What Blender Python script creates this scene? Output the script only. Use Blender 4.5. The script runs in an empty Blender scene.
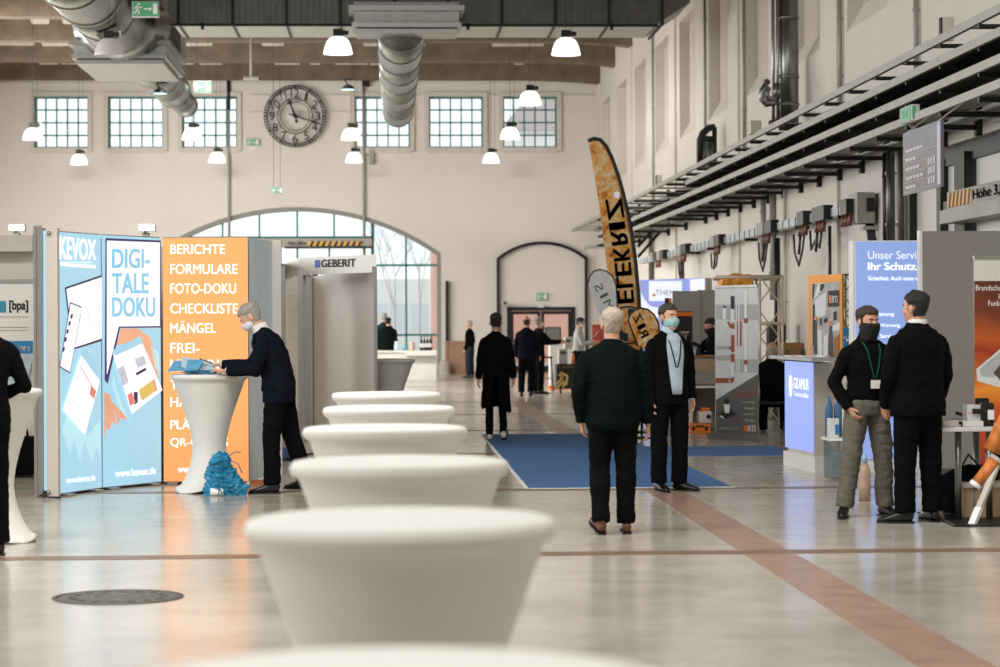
import bpy, bmesh, math, random
from mathutils import Vector, Matrix, noise
random.seed(7)
PI = math.pi
SC = bpy.context.scene
COL = SC.collection

# ------------------------------------------------------------------ camera, sky, light, exposure
F = 2360.0                     # an 85 mm lens
YS = 2360.0 / 1400.0           # lengths down the hall are laid out in units of YS metres and set out at the end of the script
PPX, PPY = 501.3, 325.0
YAW = math.radians(2.7)
ROLL = math.radians(0.25)
CAMZ = 1.545
cam_d = bpy.data.cameras.new('camera')
cam = bpy.data.objects.new('camera', cam_d)
COL.objects.link(cam)
cam_d.sensor_width = 36.0
cam_d.lens = F * 36.0 / 1000.0
cam_d.shift_x = (500.0 - PPX) / 1000.0
cam_d.shift_y = (PPY - 333.5) / 1000.0
cam_d.clip_start = 0.05
cam_d.clip_end = 400
CM = Matrix.Rotation(-YAW, 4, 'Z') @ Matrix.Rotation(PI / 2, 4, 'X') @ Matrix.Rotation(-ROLL, 4, 'Z')
CM = Matrix.Translation((0, 0, CAMZ)) @ CM
cam.matrix_world = CM
cam_d.dof.use_dof = True
cam_d.dof.focus_distance = 22.5
cam_d.dof.aperture_fstop = 3.3
SC.camera = cam
SC.view_settings.view_transform = 'Standard'
SC.view_settings.look = 'None'
SC.view_settings.gamma = 1.0
SC.view_settings.use_curve_mapping = False
SC.view_settings.exposure = 0.05

world = bpy.data.worlds.new('overcast_sky')
SC.world = world
world.use_nodes = True
wn = world.node_tree.nodes
wn['Background'].inputs[0].default_value = (0.93, 0.97, 1.0, 1)
wn['Background'].inputs[1].default_value = 1.35

def area(name, loc, rot, sx, sy, power, col=(1, 1, 1)):
    l = bpy.data.lights.new(name, 'AREA')
    l.shape = 'RECTANGLE'; l.size = sx; l.size_y = sy
    l.energy = power; l.color = col
    o = bpy.data.objects.new(name, l)
    o.location = loc; o.rotation_euler = rot
    COL.objects.link(o)
    return o
# unseen area lamps added overhead and along the left wall to light the hall
for xx, wx, yy, pw, tilt, z in ((-2.5, 12, 2.0, 750, 0, 9.3), (-2.0, 12, 13.5, 1350, 18, 9.3), (-8.0, 8, 53.5, 4700, 28, 9.75)):
    area('overhead_fill_lamp', (xx, yy, z), (math.radians(tilt), 0, 0), wx, 2.4, pw, (1.0, 0.985, 0.965))
for yy, pw in ((8, 600), (34, 1300), (62, 2100)):
    area('left_fill_lamp', (-13.6, yy, 5.2), (0, math.radians(-78), 0), 5.0, 14.0, pw, (1.0, 0.985, 0.96))

# ------------------------------------------------------------------ pixel <-> place helpers
CR = CM.to_3x3()
CO = Vector((0, 0, CAMZ))
def ray(x, y):
    r = CR @ Vector(((x - PPX) / F, -(y - PPY) / F, -1.0))
    return Vector((r.x, r.y / YS, r.z))
def P(x, y, Y):
    """the place at depth Y that the photograph shows at x, y"""
    r = ray(x, y); return CO + r * (Y / r.y)
def G(x, y, z=0.0):
    r = ray(x, y); return CO + r * ((z - CAMZ) / r.z)
class Pl:
    def __init__(s, p0, n): s.p, s.n = Vector(p0), Vector(n).normalized()
    def hit(s, x, y, off=0.0):
        r = ray(x, y)
        t = (s.p - CO).dot(s.n) / r.dot(s.n)
        return CO + r * t + s.n * off

# ------------------------------------------------------------------ materials
MATS = {}
def srgb(c):
    return tuple(((v / 255.0) / 12.92 if v / 255.0 <= 0.04045 else ((v / 255.0 + 0.055) / 1.055) ** 2.4) for v in c)
def mat(name, col, rough=0.6, metal=0.0, var=0.05, scale=6.0, bump=0.0, emit=0.0, spec=0.5, bscale=None, sheen=0.0, coord='Object'):
    if name in MATS: return MATS[name]
    m = bpy.data.materials.new(name); m.use_nodes = True
    nt = m.node_tree; N = nt.nodes; L = nt.links
    b = N['Principled BSDF']
    c = srgb(col)
    tc = N.new('ShaderNodeTexCoord')
    nz = N.new('ShaderNodeTexNoise'); nz.inputs['Scale'].default_value = scale; nz.inputs['Detail'].default_value = 4
    L.new(tc.outputs[coord], nz.inputs['Vector'])
    cr = N.new('ShaderNodeValToRGB')
    cr.color_ramp.elements[0].position = 0.3; cr.color_ramp.elements[1].position = 0.7
    cr.color_ramp.elements[0].color = tuple(max(0, v * (1 - var)) for v in c) + (1,)
    cr.color_ramp.elements[1].color = tuple(min(1, v * (1 + var)) for v in c) + (1,)
    L.new(nz.outputs['Fac'], cr.inputs[0])
    L.new(cr.outputs[0], b.inputs['Base Color'])
    b.inputs['Roughness'].default_value = rough
    b.inputs['Metallic'].default_value = metal
    b.inputs['Specular IOR Level'].default_value = spec
    if sheen: b.inputs['Sheen Weight'].default_value = sheen
    if emit:
        L.new(cr.outputs[0], b.inputs['Emission Color'])
        dk = N.new('ShaderNodeMixRGB'); dk.blend_type = 'MULTIPLY'; dk.inputs[0].default_value = 1.0; dk.inputs[2].default_value = (.45, .45, .45, 1)
        L.new(cr.outputs[0], dk.inputs[1]); L.new(dk.outputs[0], b.inputs['Base Color'])
        b.inputs['Emission Strength'].default_value = emit
    if bump:
        n2 = N.new('ShaderNodeTexNoise'); n2.inputs['Scale'].default_value = bscale or scale * 4
        n2.inputs['Detail'].default_value = 5
        L.new(tc.outputs[coord], n2.inputs['Vector'])
        bp = N.new('ShaderNodeBump'); bp.inputs['Strength'].default_value = bump
        bp.inputs['Distance'].default_value = 0.02
        L.new(n2.outputs['Fac'], bp.inputs['Height'])
        L.new(bp.outputs[0], b.inputs['Normal'])
    MATS[name] = m
    return m
def glassmat(name, tint=(230, 240, 240), refl=0.12, rough=0.02):
    if name in MATS: return MATS[name]
    m = bpy.data.materials.new(name); m.use_nodes = True
    N = m.node_tree.nodes; L = m.node_tree.links
    for n in list(N):
        if n.type == 'BSDF_PRINCIPLED': N.remove(n)
    out = [n for n in N if n.type == 'OUTPUT_MATERIAL'][0]
    tr = N.new('ShaderNodeBsdfTransparent'); tr.inputs[0].default_value = srgb(tint) + (1,)
    gl = N.new('ShaderNodeBsdfGlossy'); gl.inputs['Roughness'].default_value = rough
    mx = N.new('ShaderNodeMixShader')
    tc = N.new('ShaderNodeTexCoord'); nz = N.new('ShaderNodeTexNoise'); nz.inputs['Scale'].default_value = 2
    L.new(tc.outputs['Object'], nz.inputs['Vector'])
    mp = N.new('ShaderNodeMapRange'); mp.inputs['To Min'].default_value = refl * 0.8; mp.inputs['To Max'].default_value = refl * 1.2
    L.new(nz.outputs['Fac'], mp.inputs['Value']); L.new(mp.outputs[0], mx.inputs[0])
    L.new(tr.outputs[0], mx.inputs[1]); L.new(gl.outputs[0], mx.inputs[2]); L.new(mx.outputs[0], out.inputs[0])
    MATS[name] = m
    return m

# ------------------------------------------------------------------ mesh builder
class MB:
    def __init__(s): s.v = []; s.f = []; s.m = []; s.smooth = []; s.cur = 0; s.piece = []
    def add(s, vs, fs, sm=False):
        b = len(s.v); s.v += [Vector(v) for v in vs]; s.piece.append((b, len(s.f), len(s.v), len(s.f) + len(fs)))
        for f in fs:
            s.f.append(tuple(i + b for i in f)); s.m.append(s.cur); s.smooth.append(sm)
        return s
    def box(s, lo, hi, M=None):
        x0, y0, z0 = lo; x1, y1, z1 = hi
        vs = [Vector(p) for p in ((x0,y0,z0),(x1,y0,z0),(x1,y1,z0),(x0,y1,z0),(x0,y0,z1),(x1,y0,z1),(x1,y1,z1),(x0,y1,z1))]
        if M is not None: vs = [M @ v for v in vs]
        return s.add(vs, [(0,3,2,1),(4,5,6,7),(0,1,5,4),(1,2,6,5),(2,3,7,6),(3,0,4,7)])
    def rbox(s, lo, hi, r=0.01, M=None):
        """box with chamfered edges"""
        x0, y0, z0 = lo; x1, y1, z1 = hi
        bm = bmesh.new(); bmesh.ops.create_cube(bm, size=1.0)
        for v in bm.verts:
            v.co = Vector(((x0+x1)/2 + v.co.x*(x1-x0), (y0+y1)/2 + v.co.y*(y1-y0), (z0+z1)/2 + v.co.z*(z1-z0)))
        bmesh.ops.bevel(bm, geom=list(bm.edges), offset=r, segments=2, profile=0.7, affect='EDGES')
        vs = [v.co.copy() for v in bm.verts]
        if M is not None: vs = [M @ v for v in vs]
        bm.verts.index_update()
        fs = [tuple(v.index for v in f.verts) for f in bm.faces]
        bm.free(); return s.add(vs, fs)
    def beam(s, a, b, w, h=None, up=(0, 0, 1)):
        """rectangular bar from a to b"""
        a, b = Vector(a), Vector(b); h = w if h is None else h
        d = (b - a).normalized(); up = Vector(up)
        if abs(d.dot(up)) > 0.99: up = Vector((0, 1, 0))
        sx = d.cross(up).normalized() * w / 2; sz = sx.cross(d).normalized() * h / 2
        vs = [a-sx-sz, a+sx-sz, a+sx+sz, a-sx+sz, b-sx-sz, b+sx-sz, b+sx+sz, b-sx+sz]
        return s.add(vs, [(0,3,2,1),(4,5,6,7),(0,1,5,4),(1,2,6,5),(2,3,7,6),(3,0,4,7)])
    def tube(s, pts, r, n=10, cap=True, side=None):
        """pts: path; r: radius, list of radii or list of (a, b)"""
        pts = [Vector(p) for p in pts]; k = len(pts)
        rr = r if isinstance(r, (list, tuple)) else [r] * k
        rings = []
        prev = None
        for i, p in enumerate(pts):
            if i == 0: t = pts[1] - p
            elif i == k - 1: t = p - pts[i-1]
            else: t = (pts[i+1] - p).normalized() + (p - pts[i-1]).normalized()
            if t.length < 1e-9: t = Vector((0, 0, 1))
            t.normalize()
            if side is not None: u = Vector(side)
            elif prev is None: u = Vector((1, 0, 0)) if abs(t.x) < 0.9 else Vector((0, 1, 0))
            else: u = prev
            u = (u - t * u.dot(t)).normalized(); w = t.cross(u); prev = u
            a, b = rr[i] if isinstance(rr[i], (list, tuple)) else (rr[i], rr[i])
            rings.append([p + u * (a * math.cos(2*PI*j/n)) + w * (b * math.sin(2*PI*j/n)) for j in range(n)])
        vs = [v for R in rings for v in R]
        fs = [(i*n+j, i*n+(j+1)%n, (i+1)*n+(j+1)%n, (i+1)*n+j) for i in range(k-1) for j in range(n)]
        if cap:
            fs.append(tuple(reversed(range(n)))); fs.append(tuple((k-1)*n + j for j in range(n)))
        return s.add(vs, fs, True)
    def ball(s, c, r, n=12, m=8, M=None):
        c = Vector(c); r = r if isinstance(r, (list, tuple)) else (r, r, r)
        vs = [Vector((0, 0, r[2]))]
        for i in range(1, m):
            t = PI * i / m
            for j in range(n):
                p = 2*PI*j/n
                vs.append(Vector((r[0]*math.sin(t)*math.cos(p), r[1]*math.sin(t)*math.sin(p), r[2]*math.cos(t))))
        vs.append(Vector((0, 0, -r[2])))
        if M is not None: vs = [M @ v for v in vs]
        vs = [v + c for v in vs]
        fs = [(0, 1+j, 1+(j+1)%n) for j in range(n)]
        for i in range(m-2):
            fs += [(1+i*n+j, 1+(i+1)*n+j, 1+(i+1)*n+(j+1)%n, 1+i*n+(j+1)%n) for j in range(n)]
        e = len(vs)-1; b = 1+(m-2)*n
        fs += [(b+j, e, b+(j+1)%n) for j in range(n)]
        return s.add(vs, fs, True)
    def lathe(s, prof, c=(0, 0, 0), n=32, M=None, closed=False):
        c = Vector(c); k = len(prof)
        vs = []
        for (r, z) in prof:
            for j in range(n):
                vs.append(Vector((r*math.cos(2*PI*j/n), r*math.sin(2*PI*j/n), z)))
        if M is not None: vs = [M @ v for v in vs]
        vs = [v + c for v in vs]
        fs = [(i*n+j, (i+1)*n+j, (i+1)*n+(j+1)%n, i*n+(j+1)%n) for i in range(k-1) for j in range(n)]
        return s.add(vs, fs, True)
    def prism(s, poly, ext):
        """polygon of 3D points pushed by the vector ext"""
        ext = Vector(ext); a = [Vector(p) for p in poly]; n = len(a)
        vs = a + [p + ext for p in a]
        fs = [tuple(reversed(range(n))), tuple(range(n, 2*n))] + [(i, (i+1)%n, n+(i+1)%n, n+i) for i in range(n)]
        return s.add(vs, fs)
    def build(s, name, mats, parent=None, bevel=0.0, subsurf=0):
        me = bpy.data.meshes.new(name)
        org = parent.get('_o') if parent is not None and '_o' in parent else None
        o3 = ROOTS.get(parent.name, Vector((0, 0, 0))) if parent is not None else Vector((0, 0, 0))
        me.from_pydata([tuple(v - o3) for v in s.v], [], s.f)
        ml = mats if isinstance(mats, (list, tuple)) else [mats]
        for m in ml: me.materials.append(m)
        me.polygons.foreach_set('material_index', s.m)
        me.polygons.foreach_set('use_smooth', s.smooth)
        me.update()
        o = bpy.data.objects.new(name, me); COL.objects.link(o)
        if parent is not None:
            o.parent = parent; ROOTS[o.name] = o3
        if bevel:
            b = o.modifiers.new('bevel', 'BEVEL'); b.width = bevel; b.segments = 2; b.limit_method = 'ANGLE'
        return o
def each(mb, name, mats, parent, per=1):
    """every shape of mb as a part of its own"""
    out = []
    for i in range(0, len(mb.piece), per):
        a, b = mb.piece[i], mb.piece[min(i + per, len(mb.piece)) - 1]
        m = MB(); m.v = mb.v[a[0]:b[2]]; m.f = [tuple(q - a[0] for q in f) for f in mb.f[a[1]:b[3]]]; m.m = mb.m[a[1]:b[3]]; m.smooth = mb.smooth[a[1]:b[3]]
        out.append(m.build(name, mats, parent))
    return out
ROOTS = {}
LABELS = []
def tag(o, label=None, cat=None, group=None, kind=None):
    if label: o['label'] = label
    if cat: o['category'] = cat
    if group: o['group'] = group
    if kind: o['kind'] = kind
    return o
ANCHOR = None                  # common distance of things that stand together
XF = {}
def thing(name, loc, label, cat, group=None):
    o = bpy.data.objects.new(name, None); COL.objects.link(o)
    o.empty_display_size = 0.1
    o.location = Vector(loc); ROOTS[o.name] = Vector(loc)
    if ANCHOR is not None: XF[o.name] = ANCHOR
    return tag(o, label, cat, group)
def structure(o): o['kind'] = 'structure'; return o
def copy_thing(src, loc, rotz=0.0, label=None, scale=None, group=None):
    r = src.copy(); COL.objects.link(r)
    if ANCHOR is not None: XF[r.name] = ANCHOR
    r.location = Vector(loc); r.rotation_euler = (0, 0, rotz)
    if scale: r.scale = scale
    if label: r['label'] = label
    if group: r['group'] = group
    for ch in list(src.children):
        c = ch.copy(); COL.objects.link(c); c.parent = r
        for g in list(ch.children):
            d = g.copy(); COL.objects.link(d); d.parent = c
    return r
def eval_mesh(me, mods):
    """mesh after modifiers, without operators"""
    o = bpy.data.objects.new('tmp', me); COL.objects.link(o)
    for kind, props in mods:
        md = o.modifiers.new('m', kind)
        for k, v in props.items(): setattr(md, k, v)
    dg = bpy.context.evaluated_depsgraph_get()
    out = bpy.data.meshes.new_from_object(o.evaluated_get(dg))
    bpy.data.objects.remove(o)
    return out
FONT_CACHE = {}
def text_geo(s, bold, spacing=1.0):
    k = (s, bold, spacing)
    if k in FONT_CACHE: return FONT_CACHE[k]
    cu = bpy.data.curves.new('t', 'FONT'); cu.body = s; cu.size = 1.0; cu.offset = bold; cu.extrude = 0.0
    cu.space_character = spacing; cu.resolution_u = 4
    o = bpy.data.objects.new('tmp', cu); COL.objects.link(o)
    dg = bpy.context.evaluated_depsgraph_get()
    me = bpy.data.meshes.new_from_object(o.evaluated_get(dg))
    bpy.data.objects.remove(o)
    vs = [(v.co.x, v.co.y) for v in me.vertices]; fs = [tuple(p.vertices) for p in me.polygons]
    x0 = min(v[0] for v in vs); x1 = max(v[0] for v in vs); y0 = min(v[1] for v in vs); y1 = max(v[1] for v in vs)
    FONT_CACHE[k] = (vs, fs, x0, x1, y0, y1)
    return FONT_CACHE[k]
def passes(b):
    return [(0, 0)] if b < .005 else [(-b, -b * .5), (b, -b * .5), (-b, b * .5), (b, b * .5)]
def text(mb, s, org, u, v, w, h, bold=0.0, off=None):
    """lettering filling w along u and h along v from the lower left corner org"""
    vs, fs, x0, x1, y0, y1 = text_geo(s, 0.0)
    org, u, v = Vector(org), Vector(u).normalized(), Vector(v).normalized()
    o = off if off is not None else Vector((0, 0, 0))
    for bx, by in passes(bold):
        W = [org + o + u * ((x + bx - x0) / (x1 - x0) * w) + v * ((y + by - y0) / (y1 - y0) * h) for x, y in vs]
        mb.add(W, fs)
    return mb
def px_text(mb, pl, s, x0, y0, x1, y1, bold=0.02, off=0.004, y0r=None, y1r=None):
    """lettering on plane pl whose corners fall on the given pixels (bottom y1, top y0)"""
    vs, fs, a0, a1, b0, b1 = text_geo(s, 0.0)
    y0r = y0 if y0r is None else y0r; y1r = y1 if y1r is None else y1r
    BL, BR, TL, TR = pl.hit(x0, y1, off), pl.hit(x1, y1r, off), pl.hit(x0, y0, off), pl.hit(x1, y0r, off)
    for bx, by in passes(bold):
        W = []
        for x, y in vs:
            a = (x + bx - a0) / (a1 - a0); b = (y + by - b0) / (b1 - b0)
            W.append((BL * (1-a) + BR * a) * (1-b) + (TL * (1-a) + TR * a) * b)
        mb.add(W, fs)
    return mb
def px_poly(mb, pl, pts, off=0.003):
    vs = [pl.hit(x, y, off) for x, y in pts]
    return mb.add(vs, [tuple(range(len(vs)))])

# ------------------------------------------------------------------ shared materials
M_wall = mat('painted_plaster', (218, 211, 203), 0.75, var=0.03, scale=0.7, bump=0.15, bscale=9)
M_wallr = mat('painted_plaster_side', (214, 207, 197), 0.75, var=0.035, scale=0.9, bump=0.15, bscale=9)
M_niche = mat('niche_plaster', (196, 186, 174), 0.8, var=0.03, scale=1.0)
M_beam = mat('old_concrete', (112, 98, 82), 0.9, var=0.22, scale=2.2, bump=0.4)
M_slab = mat('ceiling_boards', (126, 112, 96), 0.9, var=0.3, scale=1.3)
M_flake = mat('flaking_paint', (205, 198, 185), 0.9, var=0.12, scale=3)
M_steel = mat('galvanised_steel', (136, 139, 136), 0.33, 0.9, var=0.12, scale=5, bump=0.05)
M_steeld = mat('dull_duct_steel', (104, 106, 100), 0.4, 0.8, var=0.15, scale=4)
M_alu = mat('brushed_aluminium', (168, 168, 165), 0.35, 0.85, var=0.05, scale=9)
M_rail = mat('grey_rail_paint', (158, 156, 146), 0.5, 0.2, var=0.08, scale=3)
M_black = mat('black_metal', (22, 24, 24), 0.5, 0.2, var=0.15, scale=4)
M_blackp = mat('black_plastic', (18, 18, 19), 0.4, var=0.1)
M_teal = mat('teal_window_steel', (26, 112, 106), 0.5, 0.1, var=0.08)
M_greyfr = mat('grey_window_frame', (138, 138, 130), 0.6, var=0.06)
M_white = mat('white_laminate', (222, 220, 214), 0.4, var=0.03)
M_whitefab = mat('white_stretch_fabric', (222, 221, 215), 0.8, var=0.03, scale=3, bump=0.05, bscale=120)
M_glass = glassmat('window_glass', (246, 250, 250), .04, .35)
M_cord = mat('dark_cord', (50, 48, 46), 0.7)
M_cordw = mat('pale_cord', (190, 186, 178), 0.7)
M_whitetxt = mat('white_print', (250, 250, 250), 0.5, var=0.01, emit=0.85)
M_whitep = mat('white_paint_print', (240, 240, 238), 0.6, var=0.02)
M_blacktxt = mat('black_print', (28, 28, 30), 0.6)
M_orange = mat('orange_plastic', (232, 124, 30), 0.45, var=0.08)
M_card = mat('cardboard', (150, 108, 68), 0.85, var=0.08, scale=5)
M_wood = mat('brown_plywood', (150, 116, 90), 0.6, var=0.12, scale=3)
# ================================================================== THE HALL
YF = 46.0                      # far wall
XR = P(597, 160, YF).x         # right wall
XL = -14.0
ZC = 10.15

# ---- floor
def floor_material():
    m = bpy.data.materials.new('polished_concrete'); m.use_nodes = True
    N = m.node_tree.nodes; L = m.node_tree.links; b = N['Principled BSDF']
    tc = N.new('ShaderNodeTexCoord')
    n1 = N.new('ShaderNodeTexNoise'); n1.inputs['Scale'].default_value = 0.55; n1.inputs['Detail'].default_value = 6
    n1.inputs['Roughness'].default_value = 0.65
    L.new(tc.outputs['Object'], n1.inputs['Vector'])
    cr = N.new('ShaderNodeValToRGB')
    e = cr.color_ramp.elements
    e[0].position = 0.32; e[0].color = srgb((168, 162, 148)) + (1,)
    e[1].position = 0.68; e[1].color = srgb((198, 191, 177)) + (1,)
    L.new(n1.outputs['Fac'], cr.inputs[0])
    n2 = N.new('ShaderNodeTexNoise'); n2.inputs['Scale'].default_value = 3.0; n2.inputs['Detail'].default_value = 8
    L.new(tc.outputs['Object'], n2.inputs['Vector'])
    mx = N.new('ShaderNodeMixRGB'); mx.blend_type = 'SOFT_LIGHT'; mx.inputs[0].default_value = 0.3
    L.new(cr.outputs[0], mx.inputs[1]); L.new(n2.outputs['Fac'], mx.inputs[2])
    # faint joints between the cast fields
    sp = N.new('ShaderNodeSeparateXYZ'); L.new(tc.outputs['Object'], sp.inputs[0])
    L.new(mx.outputs[0], b.inputs['Base Color'])
    mr = N.new('ShaderNodeMapRange'); mr.inputs['To Min'].default_value = 0.11; mr.inputs['To Max'].default_value = 0.24
    L.new(n2.outputs['Fac'], mr.inputs['Value']); L.new(mr.outputs[0], b.inputs['Roughness'])
    b.inputs['Specular IOR Level'].default_value = 0.62
    bp = N.new('ShaderNodeBump'); bp.inputs['Strength'].default_value = 0.03; bp.inputs['Distance'].default_value = 0.02
    L.new(n1.outputs['Fac'], bp.inputs['Height']); L.new(bp.outputs[0], b.inputs['Normal'])
    return m
M_floor = floor_material()
mb = MB(); mb.box((XL, -7, -0.3), (XR + 0.6, YF + 0.6, 0.0))
structure(mb.build('floor', M_floor))
M_terra = mat('terracotta_strip', (160, 130, 112), 0.3, var=0.2, scale=5, bump=0.05)
M_joint = mat('brown_joint', (128, 104, 86), 0.35, var=0.15, scale=4)
mb = MB(); mb.box((2.36, -7, -0.05), (2.71, YF - 0.1, 0.002)); structure(mb.build('trim_1', M_terra))
k = 2
for yj in (-5.2, -1.55, 2.1, 5.75, 9.42, 13.1, 16.8, 20.5, 24.2, 27.9, 31.6, 35.3, 39.0, 42.7):
    mb = MB(); mb.box((XL + 0.1, yj - 0.075, -0.05), (XR - 0.02, yj + 0.075, 0.003)); structure(mb.build('trim_%d' % k, M_joint)); k += 1

# ---- far wall with its openings
WIN = [(34, 88), (108, 163), (182, 237), (355, 410), (429, 483), (503, 557)]
me = bpy.data.meshes.new('w')
b0 = MB(); b0.box((XL - 0.5, YF, -0.3), (XR + 0.6, YF + 0.5, ZC + 0.3))
cut = MB()
zt, zb = P(300, 96.5, YF).z, P(300, 147.5, YF).z
WX = [(P(a, 120, YF).x, P(b, 120, YF).x) for a, b in WIN]
for a, b in WX: cut.box((a, YF - 0.3, zb), (b, YF + 0.9, zt))
# arched gate window
AX1 = P(441, 250, YF).x; AXC = P(297, 207, YF).x; AX0 = 2 * AXC - AX1
AZS = P(441, 253, YF).z; AZT = P(297, 207, YF).z
hc = AX1 - AXC; rise = AZT - AZS; AR = (hc * hc + rise * rise) / (2 * rise); ACZ = AZT - AR
def arch_pts(x0, x1, zs, cz, xc, r, y, n=28, base=0.0):
    a0 = math.asin((x0 - xc) / r); a1 = math.asin((x1 - xc) / r)
    pts = [Vector((x0, y, base))]
    pts += [Vector((xc + r * math.sin(a0 + (a1 - a0) * i / n), y, cz + r * math.cos(a0 + (a1 - a0) * i / n))) for i in range(n + 1)]
    pts.append(Vector((x1, y, base)))
    return pts
cut.prism(arch_pts(AX0, AX1, AZS, ACZ, AXC, AR, YF - 0.3), (0, 1.2, 0))
DX0, DX1, DZT = P(507, 340, YF).x, P(575, 340, YF).x, P(540, 307, YF).z
cut.box((DX0, YF - 0.3, 0.0), (DX1, YF + 0.9, DZT))
def simple(mbx, name):
    me = bpy.data.meshes.new(name); me.from_pydata([tuple(v) for v in mbx.v], [], mbx.f)
    bm = bmesh.new(); bm.from_mesh(me); bmesh.ops.recalc_face_normals(bm, faces=bm.faces); bm.to_mesh(me); bm.free(); return me
cme = simple(cut, 'cut'); co = bpy.data.objects.new('cutter', cme); COL.objects.link(co)
wme = eval_mesh(simple(b0, 'wall'), [('BOOLEAN', dict(object=co, operation='DIFFERENCE', solver='EXACT'))])
bpy.data.objects.remove(co)
wme.materials.clear(); wme.materials.append(M_wall)
wo = bpy.data.objects.new('wall_far', wme); COL.objects.link(wo); structure(wo)

M_trimw = mat('pale_window_surround', (206, 198, 188), 0.7)
def window(i, a, b):
    w = 0.05
    fr = MB()
    for (lo, hi) in (((a, zb), (a + w, zt)), ((b - w, zb), (b, zt)), ((a, zb), (b, zb + w)), ((a, zt - w), (b, zt))):
        fr.box((lo[0], YF + 0.12, lo[1]), (hi[0], YF + 0.2, hi[1]))
    for c in range(1, 5):
        x = a + (b - a) * c / 5; fr.box((x - 0.022, YF + 0.13, zb), (x + 0.022, YF + 0.18, zt))
    for c in range(1, 4):
        z = zb + (zt - zb) * c / 4; fr.box((a, YF + 0.13, z - 0.022), (b, YF + 0.18, z + 0.022))
    o = structure(fr.build('window_%d' % i, M_teal))
    g = MB(); g.box((a + w, YF + 0.15, zb + w), (b - w, YF + 0.156, zt - w)); g.build('glass', M_glass, o)
    s = MB(); t = 0.14
    for lo, hi in (((a - t, zb - t), (a, zt + t)), ((b, zb - t), (b + t, zt + t)), ((a, zt), (b, zt + t)), ((a, zb - t - 0.05), (b, zb))):
        s.box((lo[0], YF - 0.05, lo[1]), (hi[0], YF + 0.01, hi[1]))
    s.build('surround', M_trimw, o)
for i, (a, b) in enumerate(WX): window(i + 1, a, b)

# arched glazed gate: window_7
fr = MB()
outer = arch_pts(AX0, AX1, AZS, ACZ, AXC, AR, YF + 0.05)
inner = arch_pts(AX0 + 0.13, AX1 - 0.13, AZS, ACZ, AXC, AR - 0.13, YF + 0.05)
for i in range(len(outer) - 1):
    fr.prism([outer[i], outer[i+1], inner[i+1], inner[i]], (0, 0.25, 0))
gate = structure(fr.build('window_7', M_greyfr))
def archz(x, d=0.1): return ACZ + math.sqrt(max(0, (AR - d) ** 2 - (x - AXC) ** 2))
fr = MB()
zh = P(300, 237.5, YF).z; zr = P(400, 265, YF).z; zr2 = P(400, 335, YF).z; zg = P(300, 247, YF).z
for px in (186, 222, 259, 297, 334, 406):
    x = P(px, 240, YF).x
    fr.box((x - 0.03, YF + 0.14, zh if px < 380 else 0.0), (x + 0.03, YF + 0.2, archz(x)))
x = P(372.5, 240, YF).x; fr.box((x - 0.05, YF + 0.12, 0), (x + 0.05, YF + 0.2, archz(x)))
x2 = P(188, 240, YF).x
for px in (222, 259, 297, 329):
    xx = P(px, 240, YF).x; fr.box((xx - 0.03, YF + 0.14, 0), (xx + 0.03, YF + 0.2, zg))
fr.box((AX0 + 0.1, YF + 0.12, zh - 0.05), (x, YF + 0.2, zh + 0.05))
for z in (zr, zr2): fr.box((x, YF + 0.14, z - 0.035), (AX1 - 0.1, YF + 0.2, z + 0.035))
fr.box((AX0 + 0.1, YF + 0.14, zr2 - 0.03), (x, YF + 0.2, zr2 + 0.03))
fr.build('glazing_bars', M_teal, gate)
g = MB(); g.prism([v + Vector((0, 0.11, 0)) for v in arch_pts(AX0 + 0.1, AX1 - 0.1, AZS, ACZ, AXC, AR - 0.1, YF + 0.05)], (0, 0.006, 0))
g.build('glass', M_glass, gate)
# gate lintel box and its hazard sign
M_lint = mat('lintel_grey', (168, 162, 152), 0.6)
zl0, zl1 = P(300, 247.5, YF).z, P(300, 240, YF).z
t = thing('gate_lintel', (P(285, 243, YF).x, YF - 0.05, zl0), 'long grey beam over the arched gate behind the booths', 'beam')
mb = MB(); mb.box((P(252, 243, YF).x, YF - 0.12, zl0), (x - 0.02, YF + 0.1, P(300, 238.6, YF).z)); mb.build('housing', M_lint, t)
mb = MB(); mb.box((P(285, 243, YF).x, YF - 0.14, zl0 - 0.04), (x - 0.02, YF - 0.06, zl0 + 0.03)); mb.build('lower_lip', M_black, t)
M_haz = mat('hazard_yellow', (232, 176, 84), 0.5)
pl = Pl((0, YF - 0.15, 0), (0, -1, 0))
mb = MB(); px_poly(mb, pl, [(308, 246), (362, 245.6), (362, 241), (308, 241.4)], 0.002); mb.build('hazard_strip', M_haz, t)
mb = MB()
for i in range(9):
    xx = 309.5 + i * 6; px_poly(mb, pl, [(xx, 246), (xx + 2.6, 246), (xx + 5, 241.3), (xx + 2.4, 241.3)], 0.01)
mb.build('hazard_stripe', M_blacktxt, t)
mb = MB(); px_text(mb, pl, 'Höhe 3,80 m', 288, 241.5, 306, 245.5, 0.02, 0.01); mb.build('lettering', M_blacktxt, t)

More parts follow.
